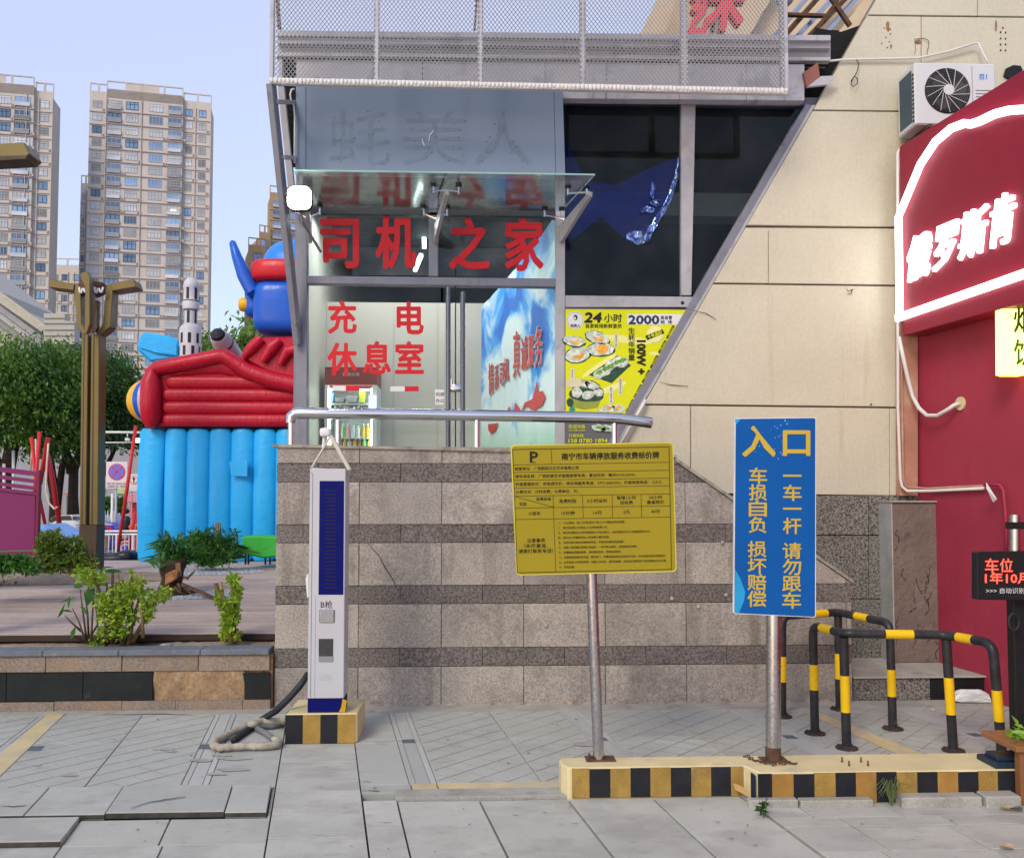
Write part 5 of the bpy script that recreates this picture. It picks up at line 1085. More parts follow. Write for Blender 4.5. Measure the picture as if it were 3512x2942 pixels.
for L_ in ((570, 178, 578, 328), (178, 342, 1785, 315), (182, 420, 1786, 397), (186, 500, 1788, 478), (190, 580, 1790, 557), (193, 664, 1790, 640), (197, 786, 1795, 763), (205, 903, 1797, 878), (590, 660, 618, 1444), (893, 656, 902, 893), (1197, 650, 1203, 889), (1495, 645, 1503, 884), (195, 665, 592, 776)): ln(*L_)
mb.build('table_line', m_ink, ts, recalc=False)
def t4(s_, x, y, h, w_=None, bold=.015, res=1, al='c'):
    mb = MB(); X_, Y_ = Z4(x, y); txt(mb, s_, X_, Y_, h / 3, PS, w=None if w_ is None else w_ / 3, bold=bold, slope=-.017, res=res, align=al); mb.build('lettering', m_ink, ts, recalc=False)
mb = MB(); X_, Y_ = Z4(388, 262); txt(mb, 'P', X_ + 2, Y_ - 1, 52, PS, w=26, bold=.035)
for x0, y0, x1, y1 in ((348, 207, 400, 214), (350, 312, 412, 320)): mb.poly([PS(*Z4(*p)) for p in ((x0, y0), (x1, y0), (x1, y1), (x0, y1))])
mb.build('lettering', m_ink, ts, recalc=False)
t4('南宁市车辆停放服务收费标价牌', 1180, 250, 74, 1000, .035, 2)
t4('经营单位：广西韵阳文化艺术有限公司', 525, 378, 38, 655); t4('停车场名称：广西民族艺术宫南面停车场；营业时间：每天00:00-24:00。', 822, 452, 38, 1242); t4('价格管理形式：市场调节价；停车场服务电话：0771-2860350；价格举报电话：12315。', 960, 530, 38, 1512); t4('计费方式：计时收费；计费单位：元。', 530, 617, 38, 645)
t4('收费标准', 493, 694, 37, 150); t4('车型', 280, 745, 37, 72); t4('免费时段', 742, 715, 44, 175); t4('5小时以内', 1042, 711, 44, 198); t4('每增1小时', 1345, 680, 40, 198); t4('加收费', 1345, 730, 40, 132); t4('24小时', 1645, 675, 40, 138); t4('最高限价', 1645, 726, 40, 178)
t4('小型车', 398, 842, 40, 120); t4('15分钟', 745, 838, 44, 135); t4('10元', 1048, 833, 44, 88); t4('2元', 1347, 825, 44, 66); t4('40元', 1645, 820, 44, 92)
t4('注意事项', 415, 1120, 45, 182); t4('（未尽事宜，', 415, 1175, 45, 250); t4('请拨打联系电话）', 412, 1228, 45, 355)
for i, (s_, w_) in enumerate((('一、15分钟内（含15分钟,即0′0″至15′00″期间)停车免费；', 695), ('二、停车时间在15分钟以上5小时内收费10元；', 515), ('三、停车时间超过5小时的每增加1小时加2收元，以此类推全天24小时最高限价40元；', 950), ('四、超过24小时重新按以上标准累计循环收费；', 530), ('五、本停车场只提供车辆停放场地，不提供车辆及物品保管；', 680), ('六、车辆入场须服从管理人员指挥，一车不得占两位，否则按两车收费；', 810), ('七、贵重物品须随身携带，请勿留在车内，否则后果自负；', 650), ('八、车辆停放后请关好车窗，锁好车门，车辆及物品丢失本车场不负责，本车场临时取车后果自负；', 1105), ('九、本车场前15分钟内免费，如遇上无车位，请尽快离场，如未及时离场所产生的费用由车主负责；', 1110), ('十、军车免费。', 165))):
    t4(s_, 638 + i * 1.6 + w_ / 2, 940 + i * 50.6 - w_ * .008, 27, w_, .008)
# ---------------------------------------------------------------- blue entrance sign
YE_ = onZ(2652, 2600, KH).y
bs_ = thing('entrance_sign', onZ(2652, 2606, KH), 'tall blue entrance sign with yellow characters on a thick steel post', 'sign')
mb = MB(); a, b = onZ(2652, 2604, KH + .001), onY(2653, 1700, YE_ + .02); mb.tube([a, b], .040, 20); mb.build('post', m_steel, bs_, auto=True)
mb = MB(); mb.lathe(a, [(.0415, .001), (.0415, .06), (.040, .07)], 16); mb.box(a.x - .07, a.x + .07, a.y - .06, a.y + .05, KH, KH + .005); mb.build('rusty_base', m_rust, bs_)
SB = YE_ - .05
def blq(k, in_=0): P = [(2521 + in_, 1434 + in_), (2799 - in_, 1431 + in_), (2798 - in_, 2117 - in_), (2516 + in_, 2104 - in_)]; return [onY(p.x, p.y, SB - k) for p in rrect([(a_, b2_, 0) for a_, b2_ in P], 6)]
mb = MB(); mb.prism(blq(0), (0, .02, 0)); mb.build('sign_plate', m_whiteedge, bs_); mb = MB(); mb.prism(blq(.002, 2.5), (0, .0015, 0)); mb.build('sign_face', m_blue, bs_)
PB = PY(SB - .004)
def Zb(x, y): return (2450 + x * .455, 1400 + y * .455)
for s_, x, y, h, w_ in [('入', 336, 252, 245, 240), ('口', 620, 258, 225, 195)] + [(c, 330 - i * 1.2, y, 128, 132) for i, (c, y) in enumerate(zip('车损自负', (512, 636, 757, 880)))] + [(c, 322 - i * .5, y, 128, 138) for i, (c, y) in enumerate(zip('损坏赔偿', (1063, 1190, 1312, 1437)))] + [(c, 588 - i * .6, y, 128, 136) for i, (c, y) in enumerate(zip('一车一杆', (512, 640, 760, 888)))] + [(c, 585 - i * .8, y, 128, 138) for i, (c, y) in enumerate(zip('请勿跟车', (1075, 1198, 1322, 1450)))]:
    mb = MB(); X_, Y_ = Zb(x, y); txt(mb, s_, X_, Y_, h * .455 * 1.02, PB, w=w_ * .455, bold=.022 if h < 200 else .035, slope=.005); mb.build('character', m_gold, bs_, recalc=False)
m_pale_patch = M('lighter blue patch', (.02, .28, .55), .3, var=.15)  # lighter blue tone for patches at the left corners of the sign
mb = MB()
for P in (((2520, 1437), (2540, 1436), (2534, 1446), (2524, 1456)), ((2519, 2090), (2521, 1950), (2540, 1985), (2556, 2030), (2552, 2060), (2535, 2100), (2519, 2101))): mb.poly([PY(SB - .0032)(*p) for p in P])
mb.build('lighter_patch', m_pale_patch, bs_, recalc=False)['kind'] = 'stuff'
mb = MB()
for i in range(30): X_, Y_ = Zb(U(250, 560), U(80, 420)); r = U(.8, 2.4); mb.poly([PY(SB - .0045)(X_ + r * math.cos(t), Y_ + r * 1.3 * math.sin(t)) for t in (0, 1.3, 2.5, 3.7, 5)])
mb.build('paint_chip', M('chipped spots', (.2, .42, .75), .5), bs_, recalc=False)
ch = thing('rusty_chain', onZ(2600, 2602, KH), 'rusty chain lying around the base of the blue sign post', 'chain')
cp_ = [(2560, 2592), (2575, 2600), (2592, 2606), (2612, 2610), (2632, 2616), (2656, 2620), (2682, 2618), (2704, 2614), (2722, 2616)]
for i, (x, y) in enumerate(cp_):
    c = onZ(x, y, KH + .008); t = U(-.5, .5) + (1.57 if i % 2 else 0); pts = [c + Matrix.Rotation(t * .4, 3, 'Z') @ Vector((.018 * math.cos(q), .009 * math.sin(q), .003 * math.sin(q * 2 + i))) for q in [2 * math.pi * j / 12 for j in range(13)]]; mb = MB(); mb.tube(pts, .0032, 5, caps=False); mb.build('link', m_rust, ch, smooth=True)
# ---------------------------------------------------------------- barriers
def banded(name, P, bands, r, par):
    """tube along P; bands = list of (t0, t1) yellow spans in arc length fractions"""
    P = [Vector(p) for p in P]; acc = [0]
    for a_, b2_ in zip(P, P[1:]): acc.append(acc[-1] + (b2_ - a_).length)
    tot = acc[-1]
    def at(s_):
        for i in range(len(P) - 1):
            if s_ <= acc[i + 1] + 1e-9: return P[i].lerp(P[i + 1], (s_ - acc[i]) / (acc[i + 1] - acc[i]))
        return P[-1]
    cuts = [0]
    for a_, b2_ in bands: cuts += [a_ * tot, b2_ * tot]
    cuts.append(tot)
    for i, (s0, s1) in enumerate(zip(cuts, cuts[1:])):
        if s1 - s0 < 1e-4: continue
        pts = [at(s0)] + [P[j] for j in range(1, len(P) - 1) if s0 + 1e-4 < acc[j] < s1 - 1e-4] + [at(s1)]
        mb = MB(); mb.tube(pts, r + (.0006 if i % 2 else 0), 14); mb.build('yellow_band' if i % 2 else name, m_bY if i % 2 else m_bB, par, auto=True)
def arc(p, q, s_, r=.07, n=4):
    """rounded corner at q between p and s_"""
    p, q, s_ = Vector(p), Vector(q), Vector(s_); a_ = q + (p - q).normalized() * r; b2_ = q + (s_ - q).normalized() * r
    return [a_.lerp(q, t).lerp(q.lerp(b2_, t), t) for t in [i / n for i in range(n + 1)]]
HB = .715; m_flg = M('grimy flange', (.055, .04, .035), .8, var=.4, vs=14, bump=.3)
def gfoot(c, par):
    mb = MB(); mb.lathe(c, [(.068, .001), (.068, .010), (.03, .012), (.028, .02)], 18)
    for t in (.6, 2.7, 4.8): mb.lathe(c + Vector((.05 * math.cos(t), .05 * math.sin(t), 0)), [(.007, .01), (.007, .024)], 6)
    mb.build('base_flange', m_flg, par, auto=True)
bA = thing('crash_barrier', onZ(2905, 2566, 0), 'nearer bent guard rail of black pipe with yellow bands and four posts behind the kerb', 'barrier', 'black and yellow guard rails')
g1, g2, g3, g4 = onZ(2795, 2516, 0), onZ(2904, 2566, 0), onZ(3270, 2575, 0), onZ(3440, 2628, 0)
up = Vector((0, 0, HB)); RB = .028
T1, T2, T3, T4 = [Vector((onP(x, y, Vector((0, g.y, 0)), Vector((0, 1, 0))).x, g.y, HB)) for x, y, g in ((2788, 2160, g1), (2893, 2175, g2), (3245, 2180, g3), (3405, 2215, g4))]
path1 = [g1] + arc(g1, T1, T2) + arc(T1, T2, T3, .06) + arc(T2, T3, T4, .06) + arc(T3, T4, g4) + [g4]
L1 = [(g1 - T1).length, (T2 - T1).length, (T3 - T2).length, (T4 - T3).length, (g4 - T4).length]; tt = sum(L1)
cu_ = [0]; [cu_.append(cu_[-1] + l) for l in L1]
banded('rail_pipe', path1, [((cu_[0] + L1[0] * .42) / tt, (cu_[0] + L1[0] * .66) / tt), ((cu_[1] + L1[1] * .28) / tt, (cu_[1] + L1[1] * .68) / tt), ((cu_[2] + L1[2] * .40) / tt, (cu_[2] + L1[2] * .68) / tt), ((cu_[3] + L1[3] * .25) / tt, (cu_[3] + L1[3] * .60) / tt), ((cu_[4] + L1[4] * .36) / tt, (cu_[4] + L1[4] * .62) / tt)], RB, bA)
banded('post_pipe', [g2, T2 - Vector((0, 0, RB))], [(.33, .66)], RB * 1.02, bA); banded('post_pipe', [g3, T3 - Vector((0, 0, RB))], [(.33, .66)], RB * 1.02, bA)
for g in (g1, g2, g3): gfoot(g, bA)
bB = thing('crash_barrier', onZ(2880, 2433, 0), 'farther bent guard rail of black pipe with yellow bands, partly behind the blue sign', 'barrier', 'black and yellow guard rails')
h1, h2, h3 = onZ(2683, 2458, 0), onZ(2880, 2433, 0), onZ(3062, 2500, 0)
V1, V2, V3 = [Vector((onY(x, y, g.y).x, g.y, HB)) for x, y, g in ((2683, 2118, h1), (2874, 2110, h2), (3052, 2150, h3))]
L2 = [(h1 - V1).length, (V2 - V1).length, (V3 - V2).length, (h3 - V3).length]; tt = sum(L2); cu_ = [0]; [cu_.append(cu_[-1] + l) for l in L2]
banded('rail_pipe', [h1] + arc(h1, V1, V2) + arc(V1, V2, V3, .05) + arc(V2, V3, h3) + [h3], [((cu_[0] + L2[0] * .36) / tt, (cu_[0] + L2[0] * .62) / tt), ((cu_[1] + L2[1] * .48) / tt, (cu_[1] + L2[1] * .80) / tt), ((cu_[2] + L2[2] * .36) / tt, (cu_[2] + L2[2] * .62) / tt), ((cu_[3] + L2[3] * .42) / tt, (cu_[3] + L2[3] * .68) / tt)], RB, bB)
banded('post_pipe', [h2, V2 - Vector((0, 0, RB))], [(.33, .60)], RB * 1.02, bB)
for g in (h1, h2, h3): gfoot(g, bB)
# ---------------------------------------------------------------- LED board
YL_ = 4.75
led = thing('led_board', onY(3490, 2600, YL_), 'black electronic board with glowing red parking text on a dark post at the right edge', 'sign')
frp([(3352, 1892), (3640, 1888), (3640, 2060), (3352, 2056)], m_blk, YL_, .06, 'display_case', led, .004)
g_r = EM('red led', (1, .05, .03), 2.2)
PL = PY(YL_ - .003)
def Z3(x, y): return (2600 + x * .5118, 1700 + y * .5118)
for s_, x, y, h, w_ in (('车', 1566, 470, 105, 90), ('位', 1664, 468, 100, 86)): mb = MB(); X_, Y_ = Z3(x, y); txt(mb, s_, X_, Y_, h * .5118, PL, w=w_ * .5118, bold=.0); mb.build('led_character', g_r, led, recalc=False)
mb = MB(); X_, Y_ = Z3(1522, 552); txt(mb, '1年10月', X_, Y_, 42, PL, bold=.01, align='l', w=150); mb.build('led_character', g_r, led, recalc=False)
mb = MB(); X_, Y_ = Z3(1527, 636); txt(mb, '>>> 自动识别', X_, Y_, 21, PL, bold=0, align='l', w=132); mb.build('lettering', m_white, led, recalc=False)
mb = MB(); a, b = onY(3497, 2610, YL_ + .09), onY(3497, 2050, YL_ + .09); mb.box(a.x - .034, a.x + .034, a.y - .034, a.y + .034, a.z + .0, b.z); mb.build('post', m_blk, led, bevel=.004)
mb = MB(); c = onZ(3465, 2632, KH); mb.box(c.x - .09, c.x + .2, c.y - .02, c.y + .16, KH, KH + .03); mb.box(c.x - .06, c.x + .2, c.y + .01, c.y + .13, KH + .03, KH + .055); mb.build('base_block', M('dark blue base', (.02, .035, .06), .4), led, bevel=.005)
mb = MB(); mb.tube([onY(3480, 1900, YL_ + .06), onY(3480, 1765, YL_ + .06)], .028, 14); mb.build('upper_tube', m_steel, led, auto=True)
mb = MB(); mb.box(onY(3462, 1800, 4.8).x, onY(3600, 1800, 4.8).x, YL_ + .03, YL_ + .09, onY(3480, 1815, YL_).z, onY(3480, 1791, YL_).z); mb.build('clamp_bar', m_blk, led)
mb = MB(); c = onY(3470, 2130, YL_ + .03); mb.tube([c + Vector((.03 * math.cos(t) * 1, -.02, .045 * math.sin(t))) for t in [2 * math.pi * i / 14 for i in range(15)]], .007, 6, caps=False); mb.build('cable_loop', m_cable, led, smooth=True)
# ---------------------------------------------------------------- bits at the right edge
st = thing('wooden_stand', onZ(3530, 2775, 0), 'edge of a brown wooden stand at the lower right corner', 'stand')
c = onZ(3503, 2760, 0); mb = MB(); mb.box(c.x, c.x + .06, c.y, c.y + .05, 0, .27); mb.build('leg', M('brown varnished wood', (.23, .10, .04), .5), st, bevel=.003)
mb = MB(); mb.box(c.x - .03, c.x + .4, c.y - .02, c.y + .3, .27, .30); mb.build('top_board', M('brown varnished board', (.26, .12, .05), .5), st, bevel=.004)
pl_ = thing('potted_leaf', (c.x + .05, c.y + .1, .30), 'bright green leaves on the wooden stand at the right edge', 'plant'); leaves('leaf', [(c.x + .04 + U(0, .1), c.y + .1 + U(-.05, .05), .31 + U(0, .05)) for _ in range(30)], .07, LEAF('lime leaf', (.25, .5, .05), (.35, .6, .1)), pl_)
mb = MB(); c = onZ(3330, 2408, 0)
bag = [c + Vector((x, y * .6, max(.004, z))) for x, y, z in [(U(-.16, .16), U(-.06, .06), U(0, .10)) for _ in range(60)]]
import itertools
bmb = bmesh.new(); [bmb.verts.new(p) for p in bag]; r_ = bmesh.ops.convex_hull(bmb, input=bmb.verts); bmesh.ops.subdivide_edges(bmb, edges=bmb.edges, cuts=2)
for v in bmb.verts: n_ = mnoise.noise(v.co * 22); v.co += Vector((n_ * .018, n_ * .012, n_ * .02))
me = bpy.data.meshes.new('plastic_bag'); bmb.to_mesh(me); bmb.free(); me.materials.append(m_white); o = bpy.data.objects.new('plastic_bag', me); COL.objects.link(o); tag(o, 'crumpled white plastic bag lying at the foot of the step by the red wall', 'plastic bag')
for (x, y, s_, lb_) in ((3198, 2433, .016, 'larger pale brick chip on the paving in front of the step'), (3301, 2437, .012, 'smaller pale brick chip nearer the white bag')): c = onZ(x, y, s_ * .6); mb = MB(); mb.sup(c, (s_, s_, s_ * .6), .4, .4, 8, 4); tag(mb.build('stone_chip', m_beigep), lb_, 'stone')
lf = thing('weed', onZ(2618, 2800, 0), 'small dark green weed sprouting from the paving joint in front of the kerb corner', 'plant'); c = lf['_o']; leaves('leaf', [(c[0] + U(-.015, .015), c[1] + U(-.01, .01), U(.01, .07)) for _ in range(70)], .03, LEAF('weed leaf', (.02, .08, .01), (.05, .16, .02)), lf, droop=-.2)
gs = thing('weed', onZ(3058, 2762, 0), 'spidery pale grass tuft growing at the foot of the striped kerb', 'plant'); c = Vector(gs['_o']); mb = MB()
for i in range(22):
    t = U(0, 6.28); l = U(.06, .15); p1 = c + Vector((math.cos(t) * l * .4, math.sin(t) * l * .15 - .01, l * .8 + .03)); p2 = c + Vector((math.cos(t) * l, math.sin(t) * l * .3 - .02, l * U(.2, .9) + .02)); mb.tube([c + Vector((0, 0, .0)), p1, p2], [.0025, .002, .0006], 4)
mb.build('blade', LEAF('pale grass', (.10, .16, .05), (.25, .30, .12)), gs)
# ---------------------------------------------------------------- dry leaf
mb = MB(); P = [(2514, 2686), (2532, 2690), (2552, 2700), (2566, 2718), (2572, 2738), (2560, 2728), (2540, 2716), (2522, 2708)]; mb.prism([onY(a_, b2_, yk0 - .05 - (a_ - 2514) * .0008) for a_, b2_ in P], (0, .004, 0)); tag(mb.build('dry_leaf', M('dry leaf', (.50, .30, .12), .6, var=.2)), 'large curled orange brown dry leaf leaning on the kerb corner', 'leaf')
for x, y, lb_ in ((3452, 2905, 'small curled dry leaf on the front paving at lower right'), (3450, 2772, 'pale dry leaf beside the wooden stand under the kerb'), (3485, 2775, 'dark dry leaf litter touching the wooden stand'), (660, 2786, 'tiny white leaf in the dark gap under the raised slabs')):
    c = onZ(x, y, .008); mb = MB(); r = .022; mb.prism([c + Vector((r * 1.6 * math.cos(t), r * .7 * math.sin(t), .008 * math.sin(2 * t) + .006)) for t in [i * .785 for i in range(8)]], (0, 0, .0015)); tag(mb.build('dry_leaf', M('leaf litter', (.40, .30, .18) if x != 3485 else (.10, .09, .08), .7)), lb_, 'leaf')
# ================================================================ CHARGING POST
cbk = thing('striped_block', onZ(1100, 2549, 0), 'concrete block with black and orange stripes carrying the charging post', 'block')
BH = .188; yb0, yb1 = onZ(1100, 2549, 0).y, onZ(1100, 2397, BH).y; xb0, xb1 = onY(978, 2500, yb0).x, onY(1225, 2500, yb0).x
mb = MB(); mb.box(xb0, xb1, yb0 + .002, yb1, 0, BH); mb.build('block_body', m_kT, cbk, bevel=.007)
e4 = [xb0 + .001] + [onY(x, 2500, yb0).x for x in (1039, 1099, 1158)] + [xb1 - .012]
for a_, b2_, mt in zip(e4, e4[1:], (m_kB, m_kY, m_kB, m_kY)): mb = MB(); mb.box(a_, b2_, yb0 - .004, yb0 + .006, .001, BH - .006); mb.build('painted_stripe', mt, cbk)
mb = MB(); mb.box(xb0 - .003, xb0 + .004, yb0 + .02, yb0 + .13, .001, BH - .006); mb.build('side_stripe', m_kB, cbk)
cpst = thing('charging_post', onZ(1117, 2443, BH), 'tall slim pale grey vehicle charging post with a navy louvred panel', 'charging post')
yc = onZ(1117, 2443, BH).y; PC = PY(yc)
cx0, cx1 = onY(1056, 2300, yc).x, onY(1180, 2300, yc).x; zc0, zc1 = BH + .001, onY(1120, 1607, yc).z; zb_ = onY(1100, 2395, yc).z
mb = MB(); mb.box(cx0, cx1 - .002, yc, yc + .17, zc0, zb_); mb.build('navy_foot', m_navy, cpst, bevel=.002)
mb = MB(); mb.box(cx0, cx1, yc - .002, yc + .172, zb_ + .001, zc1); mb.build('cabinet', m_pile, cpst, bevel=.004)
mb = MB(); mb.box(cx0 + .018, cx0 + .020, yc - .0035, yc, zb_ + .01, zc1 - .03); mb.box(cx0 + .004, cx0 + .018, yc - .0035, yc, zc1 - .032, zc1 - .030); mb.box(cx0 + .045, cx0 + .046, yc - .003, yc, zb_ + .01, onY(1100, 2045, yc).z); mb.build('panel_gap', m_ink, cpst)
pf = lambda P, mt, o1, o2, name, bev=0: (lambda mb: (mb.prism([onY(a_, b2_, yc - o1) for a_, b2_ in P], (0, o2, 0)), mb.build(name, mt, cpst, bevel=bev))[1])(MB())
pf([(1096, 1649), (1180, 1649), (1177, 2039), (1092, 2039)], m_navy, .006, .006, 'navy_panel', .002)
for i in range(27): y = 1680 + i * 12.8; pf([(1114, y), (1152, y), (1152, y + 5), (1114, y + 5)], m_navyd, .0075, .004, 'louvre')
mb = MB(); txt(mb, 'B枪', 1120, 2073, 28, PY(yc - .004), w=40, bold=0); mb.build('lettering', m_ink, cpst, recalc=False)
pf([(1094, 2090), (1147, 2090), (1146, 2135), (1094, 2135)], m_steel, .012, .012, 'reader_frame', .004); pf([(1099, 2095), (1142, 2095), (1142, 2130), (1099, 2130)], M('reader window', (.30, .31, .31), .3), .0135, .004, 'reader_face')
pf([(1093, 2190), (1143, 2190), (1142, 2269), (1093, 2269)], M('socket recess', (.06, .06, .065), .25, metal=.3), .0035, .002, 'socket_recess'); pf([(1093, 2250), (1143, 2250), (1142, 2269), (1093, 2269)], m_chrome, .006, .003, 'socket_tray')
mb = MB()
for i in range(5): txt(mb, '------------' if i else '----', 1117, 2310 + i * 5, 7, PY(yc - .004), w=44 if i else 14, bold=-.0)
mb.build('fine_print', M('faint print', (.30, .30, .33), .5), cpst, recalc=False)
pf([(1175, 2396), (1190, 2402), (1182, 2443), (1162, 2441), (1170, 2425)], M('yellow sticker', (.55, .30, .01), .4), .012, .003, 'sticker')
pf([(1053, 2048), (1048, 1985), (1052, 1970), (1058, 1970), (1058, 2048)], m_white, -.05, .04, 'side_socket')
mb = MB(); ap, lf_, rt_ = onY(1135, 1494, yc + .08), onY(1068, 1606, yc + .08), onY(1200, 1612, yc + .08)
mb.bar(lf_, ap, .010, .035, up=(0, 1, 0)); mb.bar(ap, rt_, .022, .05, up=(0, 1, 0)); mb.bar(lf_, rt_ + Vector((0, 0, -.004)), .008, .035, up=(0, 1, 0)); mb.build('hanger_frame', M('cream enamel', (.52, .50, .44), .4), cpst)
c = onY(1117, 1483, yc + .08); mb = MB(); mb.sup(c, (.038, .035, .030), .5, .5, 14, 8); mb.tube([c + Vector((-.01, 0, -.03)), c + Vector((-.015, 0, -.10))], .010, 8); mb.build('camera_head', m_white, cpst, auto=True)
cab = thing('charging_cable', onZ(900, 2500, 0), 'thick charging cable from the post, partly wrapped in dirty cloth, looped on the paving', 'cable')
mb = MB(); bz = .03; mb.tube([onY(1058, 2308, yc + .1), onY(1030, 2350, yc + .09), onY(985, 2400, yc + .05), onY(945, 2438, yc - .0), onZ(905, 2462, .03), onZ(870, 2490, .02), onZ(800, 2540, .018)], [.021, .022, .022, .022, .022, .02, .018], 12); mb.build('black_cable', m_cable, cab, smooth=True)
def Zg(x, y): return (x * .619, 2200 + y * .619)
loop = [(1585, 438), (1520, 440), (1455, 440), (1380, 462), (1310, 490), (1250, 520), (1195, 548), (1178, 570), (1215, 588), (1290, 582), (1380, 578), (1460, 578), (1530, 572), (1545, 552), (1510, 536)]
mb = MB(); Q = []
for (x, y), (x2, y2) in zip(loop, loop[1:]):
    for t in [i / 6 for i in range(6)]: X_, Y_ = Zg(x + (x2 - x) * t, y + (y2 - y) * t); Q.append(onZ(X_, Y_, .03 + (.02 if x > 1400 and y < 460 else 0)))
mb.tube(Q, [.022 * U(.85, 1.2) for _ in Q], 10); mb.build('cloth_wrap', m_wrap, cab, smooth=True)
mb = MB(); mb.tube([onZ(*Zg(x, y), .022) for x, y in ((1510, 536), (1470, 505), (1425, 482), (1440, 470), (1500, 468), (1575, 455))], .019, 10); mb.build('grey_cable', M('dusty cable', (.16, .165, .18), .6), cab, smooth=True)
# ================================================================ INFLATABLES
m_ired = M('red inflatable vinyl', (.44, .007, .03), .38, var=.10, vs=1.5, bump=.35, bs=3, bd=.05, coat=.1, wave=(6, 6, 2))
m_iblu = M('light blue inflatable vinyl', (.02, .40, .86), .36, var=.10, vs=1.1, bump=.22, bs=2.5, bd=.05, coat=.1, wave=(2.2, 2.2, 4), dirt=((.03, .25, .6), 2.2, .6, .4))
m_idb = M('deep blue inflatable vinyl', (.012, .10, .55), .34, var=.05, bump=.3, bs=5, bd=.02, coat=.15)
m_irc = M('bright red vinyl', (.55, .015, .03), .34, var=.05, bump=.3, bs=5, bd=.02)
m_iye = M('yellow vinyl', (.75, .42, .02), .35, var=.05); m_iwh = M('white vinyl', (.50, .51, .56), .4, var=.06, bump=.3, bs=6, bd=.02); m_ibk = M('black vinyl', (.02, .02, .03), .4)
YI = 14.5
inf = thing('inflatable_castle', onY(700, 1928, YI), 'huge inflatable castle with light blue ribbed base and dark red ribbed body beside the shop', 'bouncy castle')
ez = lambda y: onY(700, y, YI).z; ex = lambda x: onY(x, 1700, YI).x; zb0 = ez(1930)
mb = MB(); cols_ = [470, 556, 632, 710, 785, 863, 940, 1017, 1094, 1170]
for i, (a, b) in enumerate(zip(cols_, cols_[1:])):
    xa, xb = ex(a), ex(b); r = (xb - xa) / 2; cxx = (xa + xb) / 2; z1 = ez(1466)
    pts = []; rr = []
    for t, q in ((0, .35), (.012, .8), (.035, 1.0), (.5, 1.02), (.965, 1.0), (.99, .8), (1, .3)): pts.append(Vector((cxx + (-.04 * math.sin(math.pi * t) if i == 0 else 0), YI + r * .62, zb0 + (z1 - zb0) * t))); rr.append(r * 1.03 * q)
    mb.tube(pts, rr, 20)
mb.v = [(v[0], YI + .1 + (v[1] - YI - .1) * .42, v[2]) for v in mb.v]; mb.build('blue_rib_wall', m_iblu, inf, auto=True)
mb = MB(); mb.box(ex(475), ex(1170), YI + .15, YI + 3, zb0, ez(1470)); mb.build('blue_core', m_iblu, inf, bevel=.06)
mb = MB(); P = [(862, 1582), (905, 1580), (910, 1590), (868, 1592)]; mb.prism([onY(a, b, YI - .07) for a, b in ((786, 1582), (850, 1578), (848, 1634), (792, 1632))], (0, .02, 0)); mb.build('repair_patch', m_iblu, inf, bevel=.004)
# red body
YRd = YI - .12
top = lambda x: np.interp(x, [485, 545, 765, 830, 1000, 1200], [1265, 1240, 1206, 1232, 1300, 1320])
P = [(496, 1462), (496, 1270)] + [(x, float(top(x)) + 8) for x in range(545, 1181, 45)] + [(1180, 1462)]
frp(P, m_ired, YRd + .12, 1.6, 'red_core', inf)
mb = MB(); bl = [(1420, 1462), (1377, 1420), (1333, 1377), (1289, 1333)]
for a, b in bl:
    r = (ez(a) - ez(b)) / 2; z_ = (ez(a) + ez(b)) / 2; x0 = 548 if a > 1300 else 560
    mb.capsule((ex(x0), YRd + .12, z_), (ex(1180), YRd + .12, z_), r * 1.06, 16)
mb.tube([onY(x, y, YRd + .14) for x, y in ((600, 1285), (690, 1262), (765, 1252), (830, 1275), (900, 1300))], [.03, .12, .16, .12, .03], 12)
mb.v = [(v[0], YRd + .12 + (v[1] - YRd - .12) * .6, v[2]) for v in mb.v]; mb.build('red_rib', m_ired, inf, auto=True)
mb = MB(); mb.tube([onY(x, y, YRd + .06) for x, y in ((500, 1278), (540, 1262), (640, 1245), (740, 1226), (768, 1222), (800, 1242), (850, 1275), (930, 1302), (1010, 1320), (1180, 1335))], [.05, .12, .13, .13, .13, .12, .13, .14, .15, .15], 16)
mb.tube([onY(x, y, YRd + .04) for x, y in ((520, 1468), (518, 1440), (516, 1380), (517, 1310), (522, 1262))], [.05, .155, .165, .16, .06], 18); mb.build('red_edge_tube', m_ired, inf, auto=True)
frp([(828, 1232), (895, 1155), (1180, 1150), (1180, 1340), (980, 1312)], m_ired, YRd + .1, .8, 'red_shoulder', inf, .05)
mb = MB(); mb.tube([onY(x, y, YRd + .08) for x, y in ((832, 1230), (862, 1195), (897, 1160))], [.05, .10, .09], 12); mb.tube([onY(x, y, YRd + .06) for x, y in ((900, 1240), (935, 1190), (960, 1165))], [.07, .11, .07], 12); mb.tube([onY(x, y, YRd + .06) for x, y in ((960, 1250), (985, 1205), (1060, 1190))], [.07, .1, .1], 12); mb.build('shoulder_rib', m_ired, inf, auto=True)
